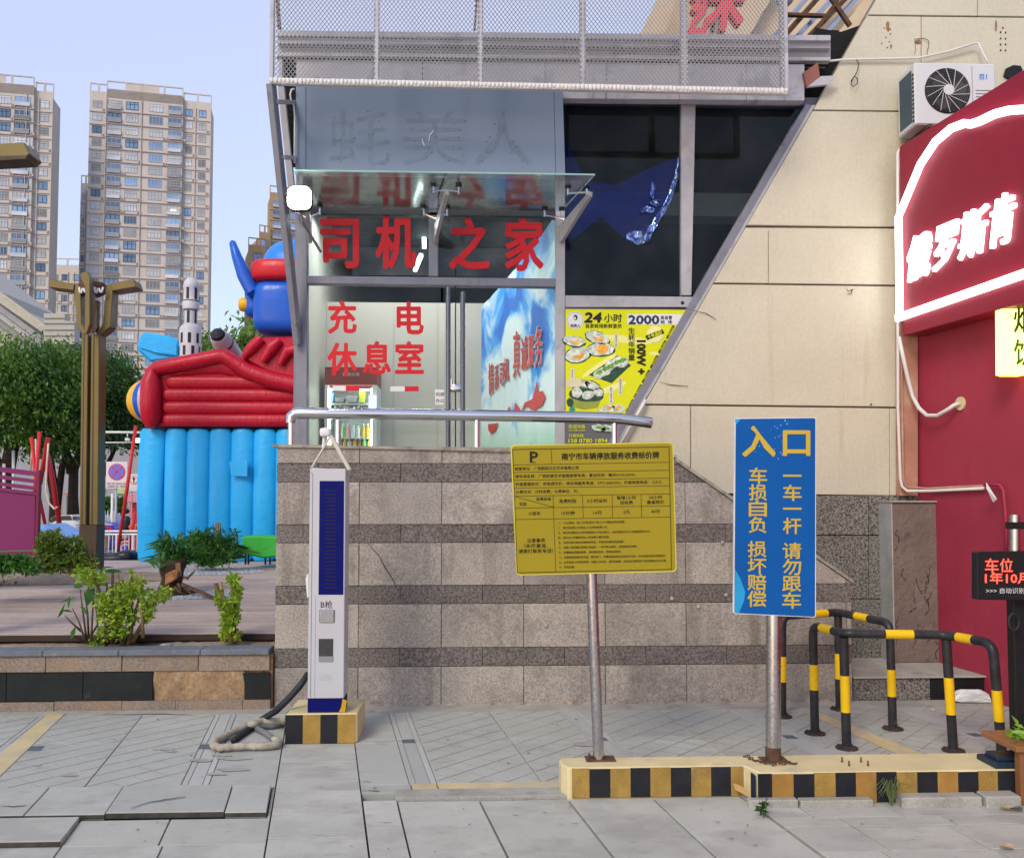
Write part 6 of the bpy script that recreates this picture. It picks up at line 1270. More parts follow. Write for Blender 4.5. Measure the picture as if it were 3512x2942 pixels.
# plain rounded blue turret
YT = YI + .5
tur = thing('inflatable_turret', onY(960, 1155, YT), 'rounded blue inflatable turret with a red band and slanting blue fin above the castle', 'inflatable')
c = onY(975, 1066, YT); mb = MB(); mb.sup(c, (.47, .5, .46), .42, .5, 28, 16); mb.build('turret_drum', m_idb, tur, auto=True)
mb = MB(); mb.sup(onY(880, 1048, YT - .02), (.2, .22, .22), .7, .8, 18, 12); mb.build('side_bulge', m_idb, tur, auto=True)
mb = MB(); mb.sup(onY(985, 946, YT), (.55, .55, .19), .38, .5, 28, 12); mb.build('red_band', m_irc, tur, auto=True)
mb = MB(); mb.sup(onY(1002, 925, YT), (.50, .5, .50), 1, .9, 28, 16); mb.build('turret_dome', [M('mid blue vinyl', (.03, .22, .72), .34, var=.05)], tur, auto=True)
mb = MB(); mb.tube([onY(x, y, YT - .3) for x, y in ((793, 828), (797, 832), (812, 880), (838, 945), (868, 1003), (876, 1010))], [.03, .055, .085, .12, .12, .05], 14); mb.build('blue_fin', m_idb, tur, auto=True)
mb = MB(); mb.lathe(onY(843, 1045, YT - .1), [(.10, -.10), (.12, -.06), (.12, .04), (.10, .08)], 18, axis='x'); mb.build('yellow_disc', m_iye, tur, auto=True)
# rocket, cone, wing, ball
rk = thing('inflatable_rocket', onY(652, 1225, YI + .8), 'upright white inflatable rocket with black markings behind the red body', 'inflatable')
mb = MB(); Yk = YI + .8; r1 = lambda px: px / 3000 * Yk; c = onY(652, 1225, Yk); H = lambda y: onY(652, y, Yk).z - c.z
mb.lathe(c, [(r1(36), 0), (r1(36), H(1130)), (r1(31), H(1120)), (r1(21), H(1112)), (r1(21), H(1065)), (r1(27), H(1062)), (r1(28), H(1035)), (r1(26), H(1032)), (r1(26), H(988)), (r1(27), H(985)), (r1(23), H(968)), (r1(14), H(956)), (r1(4), H(954))], 24); mb.build('rocket_body', m_iwh, rk, auto=True)
mb = MB()
for y0, y1, rr, n_, ph in ((1067, 1064, 21.6, 0, 0), (1036, 1033, 28.4, 0, 0), (1030, 990, 26.5, 6, .2), (1110, 1068, 21.6, 5, .5), (1180, 1146, 36.6, 8, .1), (1222, 1190, 36.6, 8, .5)):
    z0, z1 = c.z + H(y0), c.z + H(y1)
    if n_ == 0: mb.lathe((c.x, c.y, 0), [(r1(rr), z0), (r1(rr), z1)], 24)
    else:
        for i in range(n_):
            t0 = 2 * math.pi * (i + ph) / n_; t1 = t0 + 2.2 / n_
            for a, b in ((t0, (t0 + t1) / 2), ((t0 + t1) / 2, t1)): mb.poly([(c.x + r1(rr) * math.cos(a), c.y + r1(rr) * math.sin(a), z0), (c.x + r1(rr) * math.cos(b), c.y + r1(rr) * math.sin(b), z0), (c.x + r1(rr) * math.cos(b), c.y + r1(rr) * math.sin(b), z1), (c.x + r1(rr) * math.cos(a), c.y + r1(rr) * math.sin(a), z1)])
mb.build('black_marking', m_ibk, rk)['kind'] = 'stuff'
cn = thing('inflatable_missile', onY(790, 1215, YI + .6), 'grey white inflatable missile with a black tip leaning towards the camera beside the rocket', 'inflatable')
a, b = onY(800, 1235, YI + .9), onY(742, 1140, YI + .15); d = b - a
mb = MB(); mb.tube([a, a + d * .5, a + d * .8, a + d * .9], [.20, .19, .16, .13], 20); mb.build('missile_body', m_iwh, cn, auto=True)
mb = MB(); mb.tube([a + d * .905, a + d * .97, b, b + d * .03], [.125, .105, .06, .01], 20); mb.build('black_tip', m_ibk, cn, auto=True)
mb = MB(); mb.tube([a + d * .62, a + d * .66], [.187, .183], 20, caps=False); mb.build('black_ring', m_ibk, cn)
wg = thing('inflatable_wing', onY(540, 1240, YI + .6), 'light blue inflatable prism lying behind the red body left of the rocket', 'inflatable')
mb = MB(); Yw_ = YI + .7; fr_pts = [(482, 1137), (466, 1185), (474, 1207), (515, 1243), (615, 1232), (615, 1172), (580, 1152)]
mb.prism([onY(x, y, Yw_) for x, y in fr_pts], (0, .5, 0)); mb.build('wing_body', m_iblu, wg, bevel=.05); mb = MB(); mb.tube([onY(480, 1190, Yw_ - .03), onY(540, 1208, Yw_ - .03), onY(612, 1222, Yw_ - .02)], [.01, .025, .012], 8); mb.build('wing_seam', m_iblu, wg, smooth=True)
bl_ = thing('striped_ball', onY(480, 1460, YI + .5), 'big yellow, blue and white striped inflatable ball peeping out left of the red body', 'ball')
c = onY(509, 1375, YI + .6); R_ = .35; Rm = Matrix.Rotation(.25, 3, 'Y')
for (t0, t1, mt, nm) in ((1.2, 1.74, m_iwh, 'white_stripe'), (1.74, 2.02, m_idb, 'blue_stripe'), (2.02, 4.2, m_iye, 'yellow_stripe'), (4.2, 6.283 + 1.2, m_iwh, 'white_stripe')):
    mb = MB(); nt = max(2, int((t1 - t0) / .15)); vs = []; 
    for i in range(nt + 1):
        t = t0 + (t1 - t0) * i / nt
        for j in range(15): p = -math.pi / 2 + math.pi * j / 14; vs.append(c + Vector((R_ * math.cos(p) * math.cos(t), R_ * math.cos(p) * math.sin(t) * -1, R_ * 1.05 * math.sin(p))))
    mb.add(vs, [(i * 15 + j, i * 15 + j + 1, (i + 1) * 15 + j + 1, (i + 1) * 15 + j) for i in range(nt) for j in range(14)]); mb.build(nm, mt, bl_, smooth=True, recalc=False)
# ================================================================ LAMP POST
YLP = 12.6
m_olive = M('olive bronze metal', (.15, .115, .045), .42, metal=.35, var=.08, vs=2, bump=.05); m_obr = M('dark brown base metal', (.065, .042, .028), .5, var=.1)
lp = thing('lamp_post', onY(305, 1940, YLP), 'tall olive bronze lamp post with four bent arms opening at the top', 'street lamp')
def lpb(P, mt, Y_, d_, nm, b=0): return frp(P, mt, Y_, d_, nm, lp, b)
for k, (xt0, xt1, xb0_, xb1_) in enumerate(((280, 303, 272, 295), (312, 341, 305, 336))):
    lpb([(xt0, 1145), (xt1, 1145), (xb1_, 1800), (xb0_, 1800)], m_olive, YLP, .24, 'column', .01)
    lpb([(xt0 + (7 if k == 0 else 8), 1146), (xt0 + (10 if k == 0 else 12), 1146), (xb0_ + (10 if k == 0 else 12), 1798), (xb0_ + (7 if k == 0 else 8), 1798)], m_obr, YLP - .003, .01, 'groove_line')
lpb([(271, 1800), (333, 1800), (329, 1960), (268, 1960)], m_obr, YLP - .01, .27, 'base_column', .006)
lpb([(302, 1150), (312, 1150), (306, 1800), (296, 1800)], m_blk, YLP + .12, .05, 'inner_gap')
for P in ([(172, 957), (255, 975), (253, 996), (166, 985)], [(380, 971), (458, 957), (467, 984), (383, 998)]): lpb(P, m_olive, YLP - .02, .28, 'lamp_arm', .008)
lpb([(253, 975), (276, 972), (279, 1110), (300, 1145), (282, 1147), (263, 1120)], m_olive, YLP, .22, 'arm_upright', .006); lpb([(365, 975), (388, 973), (378, 1120), (345, 1147), (330, 1145), (352, 1112)], m_olive, YLP, .22, 'arm_upright', .006)
lpb([(277, 935), (300, 932), (308, 950), (308, 1110), (298, 1140), (290, 1140), (292, 985), (277, 955)], m_olive, YLP - .25, .10, 'arm_upright', .006); lpb([(308, 958), (320, 960), (317, 1140), (309, 1140)], M('copper arm metal', (.22, .12, .06), .45, metal=.3), YLP - .1, .08, 'arm_upright', .005); lpb([(326, 1030), (336, 1030), (333, 1125), (325, 1140)], m_obr, YLP + .1, .08, 'arm_upright', .004)  # a single upright in a warmer copper tone
mb = MB(); c = onY(318, 993, YLP + .1); mb.lathe(c, [(.10, -.10), (.17, -.05), (.19, .05), (.17, .09)], 20); mb.build('copper_bowl', M('copper bowl', (.12, .055, .03), .5, metal=.5), lp, auto=True)
mb = MB()
for x0 in (280, 332): mb.tube([onY(x0 + dx, y, YLP - .1) for dx, y in ((-8, 985), (-6, 1003), (0, 1005), (3, 990), (8, 990), (11, 1002), (17, 1003), (22, 985))], .016, 6)
mb.build('white_cable_loop', m_white, lp, smooth=True)
la = thing('lamp_post', onY(-60, 1900, 6.9), 'tip of an olive lamp arm reaching in from the left edge of the photo', 'street lamp')
frp([(-200, 505), (82, 488), (102, 528), (84, 541), (-200, 560)], m_olive, 6.9, .2, 'lamp_arm', la, .006); frp([(-200, 541), (92, 533), (88, 545), (-200, 562)], m_obr, 6.88, .18, 'arm_underside', la); mb = MB(); q = onY(-180, 540, 6.9); mb.box(q.x - .1, q.x + .1, 6.9, 7.1, .45, q.z); mb.build('column', m_olive, la)
# ================================================================ PURPLE PANEL
YPU = 10.2; m_pur = M('purple painted metal', (.17, .016, .10), .5, spec=.25, var=.06, vs=1.2, bump=.08, bs=4); m_purd = M('dark crimson frame', (.16, .012, .04), .45)
pp_ = thing('purple_fence_panel', onY(60, 1910, YPU), 'glossy purple metal fence panel with slatted top at the left edge', 'fence panel')
for y0, y1 in ((1596, 1612), (1624, 1636), (1648, 1660), (1667, 1677)): frp([(-260, y0 - 28), (133, y0 + 22), (132, y1 + 22), (-260, y1 - 24)], m_pur, YPU - .02, .04, 'slat', pp_, .003)
frp([(-260, 1660), (122, 1685), (118, 1884), (-260, 1893)], m_pur, YPU, .03, 'panel_sheet', pp_, .004); frp([(-260, 1898), (128, 1890), (127, 1903), (-260, 1914)], m_purd, YPU, .04, 'bottom_rail', pp_, .003)
frp([(126, 1612), (136, 1613), (127, 1925), (117, 1925)], m_purd, YPU - .03, .06, 'end_post', pp_, .003)
# ================================================================ PLANTS
LG = LEAF('golden green leaf', (.14, .27, .012), (.36, .50, .03), 14); LD = LEAF('dark strap leaf', (.015, .08, .015), (.06, .20, .03), 8); LB = LEAF('yellow green bush leaf', (.06, .13, .015), (.20, .28, .04), 5); LR = LEAF('dark green bush leaf', (.015, .08, .012), (.07, .22, .025), 6)
m_stem = M('woody stem', (.10, .07, .045), .9, var=.3, vs=20, bump=.6, bs=60); m_stl2 = M('pale cut stem', (.30, .20, .11), .8, var=.2)
YS1 = 6.98
sh = thing('golden_shrub', onZ(430, 2215, SZ), 'bushy lime green shrub with many bare stems in the planter, left of centre', 'shrub')
stems = [[(365, 2225), (362, 2150), (370, 2050), (366, 2000)], [(440, 2220), (455, 2130), (475, 2060), (490, 1990)], [(430, 2220), (400, 2140), (395, 2080)], [(445, 2190), (450, 2080), (449, 1950)], [(420, 2215), (405, 2050), (404, 1955)], [(400, 2200), (385, 2050), (386, 1955)], [(490, 2185), (488, 2120), (480, 2040), (480, 1960)], [(385, 2205), (345, 2040), (325, 1980)], [(455, 2200), (520, 2080), (560, 2030)]]
for P in stems: mb = MB(); mb.tube([onY(x, y, YS1 + U(-.08, .08)) for x, y in P], [.016 * U(.7, 1.3), .012, .010, .007][:len(P)], 7); mb.build('stem', m_stem if random.random() < .6 else m_stl2, sh, smooth=True)
def cloud(blobs, Y_, n):
    out = []
    tot = sum(b[2] * b[3] for b in blobs)
    for x, y, rx, ry in blobs:
        for _ in range(int(n * rx * ry / tot)):
            t, r = U(0, 6.283), U(0, 1) ** .5; px_, py_ = x + rx * r * math.cos(t), y + ry * r * math.sin(t); out.append(onY(px_, py_, Y_ + U(-1, 1) * .16))
    return out
leaves('foliage', cloud([(290, 1965, 35, 22), (310, 1985, 30, 28), (345, 1980, 18, 25), (345, 2060, 22, 30), (400, 2060, 50, 42), (430, 2020, 45, 25), (380, 2110, 45, 40), (430, 2110, 42, 40), (470, 2030, 30, 25), (360, 2170, 30, 22), (410, 2170, 35, 22), (512, 2070, 26, 35), (545, 2040, 34, 20), (570, 2025, 18, 12), (510, 2110, 20, 20), (480, 1990, 24, 12), (325, 2212, 26, 14), (450, 1965, 8, 14)], YS1, 2300), .045, LG, sh, droop=.2, aspect=.5)
s2 = thing('golden_shrub', onZ(790, 2205, SZ), 'narrow lime green shrub with a sawn stem in the planter beside the stone wall', 'shrub')
for P in ([(795, 2205), (780, 2120), (765, 2070), (757, 1995)], [(800, 2205), (798, 2100), (800, 1980)], [(758, 2080), (748, 2040), (740, 2000)]): mb = MB(); mb.tube([onY(x, y, YS1) for x, y in P], [.028, .022, .017, .014][:len(P)], 8); mb.build('stem', m_stem if P[-1][0] != 757 else m_stl2, s2, smooth=True)
leaves('foliage', cloud([(800, 1985, 22, 18), (812, 2030, 14, 40), (805, 2090, 18, 45), (775, 2090, 20, 35), (785, 2140, 25, 35), (768, 2180, 14, 12), (805, 2175, 15, 16), (750, 2045, 12, 28)], YS1, 1150), .042, LG, s2, droop=.4, aspect=.5)
bm_ = thing('strap_leaf_plant', onZ(290, 2205, SZ), 'thin dark stemmed plant with few drooping straps beside the bushy lime shrub', 'plant')
for P in ([(298, 2200), (283, 2090), (275, 2020)], [(305, 2200), (300, 2100), (290, 2030)], [(312, 2200), (318, 2090), (322, 2020)], [(292, 2195), (270, 2130), (248, 2085)], [(300, 2200), (335, 2140), (328, 2080)], [(280, 2165), (240, 2130), (222, 2110)], [(290, 2200), (255, 2180), (246, 2190)]): mb = MB(); mb.tube([onY(x, y, YS1 + U(-.05, .05)) for x, y in P], [.010, .007, .004], 6); mb.build('stem', m_stem, bm_, smooth=True)
def strap(mb, P, w_, Y_):
    Q = [onY(x, y, Y_ + i * .01) for i, (x, y) in enumerate(P)]; n = len(Q)
    for i in range(n - 1):
        wa, wb = w_ * math.sin(math.pi * (i + .15) / (n - .2)), w_ * math.sin(math.pi * (i + 1.15) / (n - .2)) if i < n - 2 else .002
        d = (Q[i + 1] - Q[i]).normalized(); s_ = d.cross(Vector((0, 1, .3))).normalized(); mb.poly([Q[i] - s_ * wa, Q[i + 1] - s_ * wb, Q[i + 1] + s_ * wb, Q[i] + s_ * wa])
for P, w_ in (([(285, 2010), (265, 2008), (255, 2016)], .03), ([(312, 2010), (308, 2040), (296, 2080)], .05), ([(240, 2045), (236, 2060), (235, 2085)], .014), ([(262, 2048), (235, 2055), (208, 2065)], .008), ([(222, 2070), (210, 2100), (198, 2118)], .012), ([(250, 2098), (232, 2093), (212, 2094)], .012), ([(300, 2110), (290, 2090), (275, 2080)], .02), ([(258, 2150), (250, 2170), (244, 2190)], .02), ([(320, 1985), (360, 1945), (390, 1943)], .008), ([(340, 1960), (385, 1957), (418, 1960)], .02)):
    mb = MB(); strap(mb, P, w_, YS1 - .05); mb.build('strap_leaf', LD, bm_, recalc=False)
# stump
sp2 = thing('tree_stump', onZ(590, 2040, DZ), 'dark rotting tree stump with exposed orange wood and a sprouting dark plant on the deck', 'tree stump')
Yst = onZ(590, 2040, DZ).y; mb = MB(); c = onZ(592, 2040, DZ); prof = [(.24, 0), (.17, .06), (.135, .16), (.125, .27), (.13, .34), (.10, .38), (.04, .36)]
mb.lathe(c, prof, 16)
for i, v in enumerate(mb.v): n_ = mnoise.noise(Vector(v) * 6); mb.v[i] = (v[0] + n_ * .07, v[1] + n_ * .06, v[2] + n_ * .05)
mb.build('trunk', M('dark bark', (.045, .028, .018), .95, var=.5, vs=12, bump=1., bs=30, bd=.02), sp2, smooth=True)
mb = MB(); mb.prism([onY(x, y, Yst - .21) for x, y in ((566, 1968), (600, 1952), (612, 1960), (606, 1985), (590, 1995), (565, 2008))], (0, .06, 0)); mb.build('exposed_wood', M('orange wood', (.30, .14, .06), .85, var=.4, vs=16, bump=.8, bs=40), sp2, bevel=.01)
mb = MB(); mb.bar(onY(614, 1975, Yst - .15), onY(611, 1930, Yst - .15), .05, .03); mb.build('splinter', M('pale splinter', (.20, .12, .07), .9), sp2)
mb = MB()
for P in ([(625, 2005), (660, 2040), (690, 2055)], [(640, 1985), (660, 1965), (670, 1955)], [(560, 2010), (548, 2025), (545, 2040)], [(600, 2010), (615, 2030), (640, 2038)], [(610, 2000), (620, 2020), (618, 2040)]): mb.tube([onY(x, y, Yst - .2) for x, y in P], [.016, .011, .004], 6)
mb.build('root', m_stem, sp2, smooth=True)
mb = MB(); mb.bar(onZ(625, 2003, DZ + .14), onZ(738, 2052, DZ + .02), .03, .03); tag(mb.build('timber_stick', m_rust), 'rusty brown stick leaning from the stump to the deck', 'stick')
def fan(t, n, px_, py_, rx, ry, Y_, w_=.02, L_=55, mat=LD, nm='strap_leaf'):
    for _ in range(n):
        x, y = px_ + U(-.5, .5) * rx * .5, py_; a = U(-1.2, 1.2); l = L_ * U(.5, 1.1); tx_, ty_ = x + math.sin(a) * l * rx / ry, y - abs(math.cos(a)) * l * 1.2
        mb = MB(); strap(mb, [(x, y), (x + (tx_ - x) * .35, y - (y - ty_) * .6), (x + (tx_ - x) * .75, ty_ + 2), (tx_ + (tx_ - x) * .1, ty_ + l * .12)], w_, Y_ + U(-.1, .1)); mb.build(nm, mat, t, recalc=False)
spt = thing('broad_leaf_plant', onY(600, 1960, Yst + .3), 'arching dark green strap leaved plant growing behind the stump against the blue inflatable', 'plant')
fan(spt, 60, 597, 1945, 85, 60, Yst + .25, .012, 98); fan(spt, 9, 548, 1950, 60, 60, Yst - .1, .018, 48); leaves('foliage', cloud([(590, 1890, 38, 40), (625, 1910, 30, 30), (565, 1865, 22, 25)], Yst + .25, 420), .10, LR, spt, droop=-.2, aspect=.22)
cl = thing('broad_leaf_plant', onZ(725, 1962, DZ), 'wide dark green leafy clump in the gravel ring in front of the blue inflatable', 'plant')
Ycl = onZ(725, 1962, DZ).y; fan(cl, 70, 715, 1940, 140, 75, Ycl, .030, 85, LR); leaves('foliage', cloud([(690, 1880, 50, 50), (735, 1860, 45, 50), (780, 1890, 40, 45), (715, 1920, 60, 25), (800, 1850, 18, 35), (680, 1840, 30, 25)], Ycl, 1500), .085, LR, cl, droop=-.3, aspect=.3)
mb = MB()
for x in (738, 745, 751): mb.tube([onY(x, 1935, Ycl), onY(x + 2, 1790, Ycl)], [.012, .012], 6)
mb.build('dry_stalk', m_stl2, cl)
pebbles('gravel', onZ(620, 2042, DZ), .62, .38, DZ + .004, 1500, .024, m_pebble); pebbles('gravel', onZ(720, 1962, DZ), .75, .45, DZ + .004, 1400, .03, m_pebble)
lo = thing('low_bush', onY(250, 1960, 9.9), 'yellow green scrubby bush sprawling left of the lamp post foot', 'bush')
leaves('foliage', cloud([(160, 1870, 34, 42), (200, 1895, 50, 45), (250, 1885, 40, 40), (170, 1930, 45, 30), (240, 1930, 60, 30), (300, 1930, 35, 25), (190, 1850, 15, 30)], 9.9, 4200), .07, LB, lo, droop=0, aspect=.4)
mb = MB()
for _ in range(22): x = U(140, 320); mb.tube([onY(x, 1965, 9.8), onY(x + U(-12, 12), 1900, 9.8), onY(x + U(-25, 25), U(1830, 1880), 9.8)], [.012, .008, .003], 5)
mb.build('twig', m_stem, lo)
lo2 = thing('low_bush', onY(40, 1975, 9.0), 'rounded dark green bush below the purple panel at the left edge', 'bush'); leaves('foliage', cloud([(10, 1935, 50, 28), (70, 1932, 38, 26), (110, 1945, 22, 18), (-80, 1940, 60, 30)], 9.0, 2600), .06, LR, lo2, droop=0, aspect=.45)
lo3 = thing('dry_ground_cover', (onZ(110, 2000, DZ)), 'straggly brown dry ground cover creeping over the deck edge at left', 'ground cover'); leaves('foliage', [p for p in (onZ(U(-200, 340), 0, 0) if False else onZ(x, np.interp(x, [-250, 0, 120, 330], [2035, 2003, 1975, 1935]) - U(0, 38), DZ + U(.0, .07)) for x in [U(-260, 330) for _ in range(2600)])], .05, LEAF('dry leaf cover', (.10, .085, .03), (.26, .20, .10), 4), lo3, droop=.1)
mb = MB(); mb.sup(onZ(60, 1985, DZ), (2.2, .9, .09), 1, 1, 24, 8); o = mb.build('soil_mound', m_soil, smooth=True); o['kind'] = 'structure'
# ================================================================ small items behind the deck
gt = thing('draped_table', onZ(880, 1945, DZ), 'small table draped with a bright green cloth beside the stone wall', 'table')
Yg = onZ(880, 1950, DZ).y; m_grc = M('green cloth', (.05, .42, .06), .7, var=.06, bump=.6, bs=6, bd=.03)
mb = MB(); mb.prism([onY(x, y, Yg) for x, y in ((828, 1840), (880, 1838), (935, 1841), (990, 1840), (990, 1905), (900, 1914), (855, 1903), (834, 1905))], (0, .5, 0)); mb.build('cloth', m_grc, gt, bevel=.02)
mb = MB()
for x in (842, 852, 910, 926): mb.tube([onY(x, 1900, Yg + .1), onY(x, 1935, Yg + .1)], .015, 6)
mb.build('leg', m_ibk, gt)['kind'] = 'stuff'
def pole(name, pts, r, mt, lab, cat, grp=None): mb = MB(); mb.tube(pts, r, 8); return tag(mb.build(name, mt, smooth=True), lab, cat, grp)
m_rp = M('red pole paint', (.55, .03, .035), .4, var=.1); m_wr = M('pale rope', (.65, .5, .42), .7)
YB_ = 19.
for i, (P, mt, r, lab) in enumerate((([(136, 1480), (110, 1800)], m_rp, .04, 'leftmost red bungee pole, leaning left from its top'), ([(108, 1500), (122, 1640), (155, 1800)], m_rp, .035, 'red bungee pole crossing behind the leftmost one and leaning right'), ([(165, 1500), (137, 1660)], m_rp, .05, 'thick red pole leaning left, next to the bundle of red straps'), ([(158, 1530), (175, 1640), (205, 1825)], m_rp, .035, 'red strap running down right to the white car'), ([(160, 1530), (185, 1640), (212, 1825)], m_rp, .03, 'second red strap running down right, closest to the lamp post'), ([(466, 1460), (405, 1890)], m_rp, .04, 'long red pole leaning left beside the blue inflatable'), ([(462, 1760), (441, 1890)], m_rp, .04, 'short thick red pole in front of the white railing beside the blue inflatable'))):
    pole('bungee_pole', [onY(x, y, YB_ + i * .1) for x, y in P], r, mt, lab, 'pole', 'red trampoline poles')
pole('rope', [onY(x, y, YB_) for x, y in ((166, 1520), (160, 1600), (157, 1680), (168, 1725), (186, 1745), (197, 1738))], .02, m_wr, 'pale rope hanging in a loop between the red straps', 'rope')
for i, (P) in enumerate(([(112, 1510), (104, 1620)], [(122, 1505), (126, 1620)])): pole('rope', [onY(x, y, YB_ + .3) for x, y in P], .018, m_wr, ('pale rope beside the leftmost red pole, on its outer side', 'pale rope between the two crossing red poles')[i], 'rope')
cuf = thing('blue_inflatable_ramp', onY(200, 1860, 17), 'pale blue curved inflatable ramp edge behind the yellow green bush', 'inflatable'); frp([(128, 1795), (150, 1800), (205, 1828), (262, 1850), (262, 1900), (128, 1900)], M('pale blue vinyl', (.16, .32, .66), .4), 17, 1, 'ramp_body', cuf, .08)
wr_ = thing('white_railing', onY(340, 1890, 19.5), 'long white metal railing behind the lamp post and the red poles', 'railing')
for y in (1822, 1833): mb = MB(); mb.tube([onY(200, y, 19.5), onY(475, y - 1, 19.5)], .022, 8); mb.build('rail', m_white, wr_)
for i in range(20): x = 205 + i * 14; mb = MB(); a, b = onY(x, 1834, 19.5), onY(x, 1893, 19.5); mb.tube([a, Vector((a.x, a.y, b.z - .3))], .035 if i % 4 == 2 else .011, 6); mb.build('baluster', m_white, wr_)
m_flag = M('flag print vinyl', (.10, .08, .55), .4, var=.05)
fi = thing('flag_print_ride', onY(360, 1890, 21), 'inflatable ride arch printed with red, white and blue stripes behind the railing', 'inflatable')
for P, mt in (([(332, 1800), (345, 1793), (385, 1792), (389, 1812), (389, 1885), (368, 1888), (366, 1820), (334, 1812)], m_flag), ([(336, 1796), (350, 1792), (384, 1796), (386, 1801), (352, 1800), (338, 1806)], m_iwh), ([(345, 1806), (364, 1803), (384, 1812), (382, 1818), (362, 1810)], m_irc), ([(372, 1830), (378, 1828), (376, 1880), (371, 1880)], m_iwh), ([(380, 1825), (387, 1830), (384, 1850)], m_irc)):
    frp(P, mt, 21 - (0 if mt is m_flag else .02), .5 if mt is m_flag else .02, 'ride_body' if mt is m_flag else 'print_stripe', fi, .05 if mt is m_flag else 0)
rd = thing('toy_ride', onY(430, 1890, 20.5), 'round red and blue ringed toy ride with orange seat behind the railing', 'ride'); c = onY(432, 1878, 20.5)
for r, mt, o_1 in ((.17, m_iwh, 0), (.14, m_irc, .01), (.10, m_iwh, .02), (.07, m_flag, .03)): mb = MB(); mb.lathe(c, [(r, -.03 - o_1), (r, .06)], 18, axis='y'); mb.build('ring', mt, rd)
frp([(333, 1838), (358, 1838), (362, 1885), (333, 1888)], M('orange vinyl', (.60, .30, .12), .5), 20.8, .3, 'seat', rd, .03); frp([(402, 1838), (420, 1836), (424, 1850), (404, 1852)], M('peach vinyl', (.65, .38, .25), .5), 20.8, .3, 'head_rest', rd, .03); frp([(436, 1800), (462, 1796), (474, 1802), (470, 1830), (455, 1832), (440, 1815)], M('coral vinyl', (.62, .10, .06), .5), 20.2, .4, 'canopy', rd, .04)
bk = thing('black_mat_pile', onY(400, 1930, 15.6), 'folded black tarpaulin pile at the foot of the leaning red pole', 'tarpaulin'); mb = MB(); mb.sup(onY(392, 1916, 15.4), (.33, .25, .10), .6, .6, 16, 8); mb.sup(onY(430, 1912, 15.4), (.2, .22, .11), .6, .6, 16, 8)
for i, v in enumerate(mb.v): n_ = mnoise.noise(Vector(v) * 7); mb.v[i] = (v[0] + n_ * .03, v[1], v[2] + n_ * .05)
mb.build('folded_sheet', m_ibk, bk, smooth=True)
# no stopping sign
ns = thing('no_stopping_sign', onY(398, 1900, 22), 'white street sign with a blue and red no stopping disc on a pole', 'sign')
mb = MB(); mb.tube([onY(398, 1675, 22.05), onY(395, 1900, 22.05)], .032, 8); mb.build('post', m_framel, ns, smooth=True); m_pw = M('sign pinkish white', (.68, .60, .62), .5)
frp([(364, 1583), (437, 1583), (435, 1675), (363, 1675)], m_pw, 22, .03, 'sign_plate', ns)
def disc(x, y, r, Y_, mt, nm, par): mb = MB(); c = onY(x, y, Y_); rr = r / 3000 * Y_; mb.poly([c + Vector((rr * math.cos(t), 0, rr * math.sin(t))) for t in [2 * math.pi * i / 26 for i in range(26)]]); return mb.build(nm, mt, par, recalc=False)
m_sr = M('sign red', (.60, .06, .07), .5, var=0); m_sb = M('sign blue', (.15, .16, .65), .5, var=0)
disc(400, 1618, 28, 21.99, m_sr, 'disc_rim', ns); disc(400, 1618, 24.5, 21.985, m_sb, 'disc_face', ns)
mb = MB(); PN = PY(21.98)
for s_ in (1, -1): mb.poly([PN(400 - 19, 1618 - s_ * 16), PN(400 - 16, 1618 - s_ * 19), PN(400 + 19, 1618 + s_ * 16), PN(400 + 16, 1618 + s_ * 19)])
mb.build('cross_bar', m_sr, ns, recalc=False)
mb = MB(); txt(mb, '民族广场东 路全段禁止机', 399, 1658, 8, PN, w=64, bold=0); txt(mb, '动车停放 违者一律拖离', 399, 1668, 8, PN, w=62, bold=0); mb.build('lettering', m_ink, ns, recalc=False)
s3 = thing('straight_on_sign', onY(457, 1760, 23), 'white street sign with a straight ahead arrow in a red ring beside the blue inflatable', 'sign'); frp([(444, 1625), (474, 1625), (472, 1684), (443, 1684)], m_pw, 23, .03, 'sign_plate', s3); disc(459, 1646, 14, 22.99, m_sr, 'disc_rim', s3); disc(459, 1646, 12, 22.985, m_pw, 'disc_face', s3)
mb = MB(); PN2 = PY(22.98); mb.poly([PN2(457, 1656), PN2(457, 1643), PN2(453, 1643), PN2(459, 1634), PN2(465, 1643), PN2(461, 1643), PN2(461, 1656)]); mb.build('arrow', m_ink, s3, recalc=False); mb = MB(); mb.tube([onY(452, 1684, 23.05), onY(450, 1800, 23.05)], .02, 6); mb.build('post', m_framel, s3)
sb = thing('street_gantry', onY(400, 1490, 25), 'white horizontal street lamp arm with two cameras and a bright lamp under the trees', 'street lamp')
mb = MB(); mb.tube([onY(335, 1482, 25), onY(480, 1483, 25)], .035, 8); mb.tube([onY(335, 1518, 25), onY(470, 1517, 25)], .02, 6); mb.tube([onY(336, 1484, 25), onY(336, 1900, 25)], .05, 8); mb.build('pipe_frame', m_white, sb, smooth=True)
mb = MB(); mb.sup(onY(437, 1508, 24.9), (.06, .08, .05), .6, .6, 10, 6); mb.tube([onY(437, 1484, 25), onY(437, 1500, 25)], .015, 6); mb.build('camera', m_white, sb, smooth=True); mb = MB(); mb.sup(onY(472, 1510, 24.8), (.075, .05, .06), .5, .5, 12, 8); mb.build('lamp_head', EM('street lamp glow', (.95, 1, .92), 3.), sb, smooth=True)
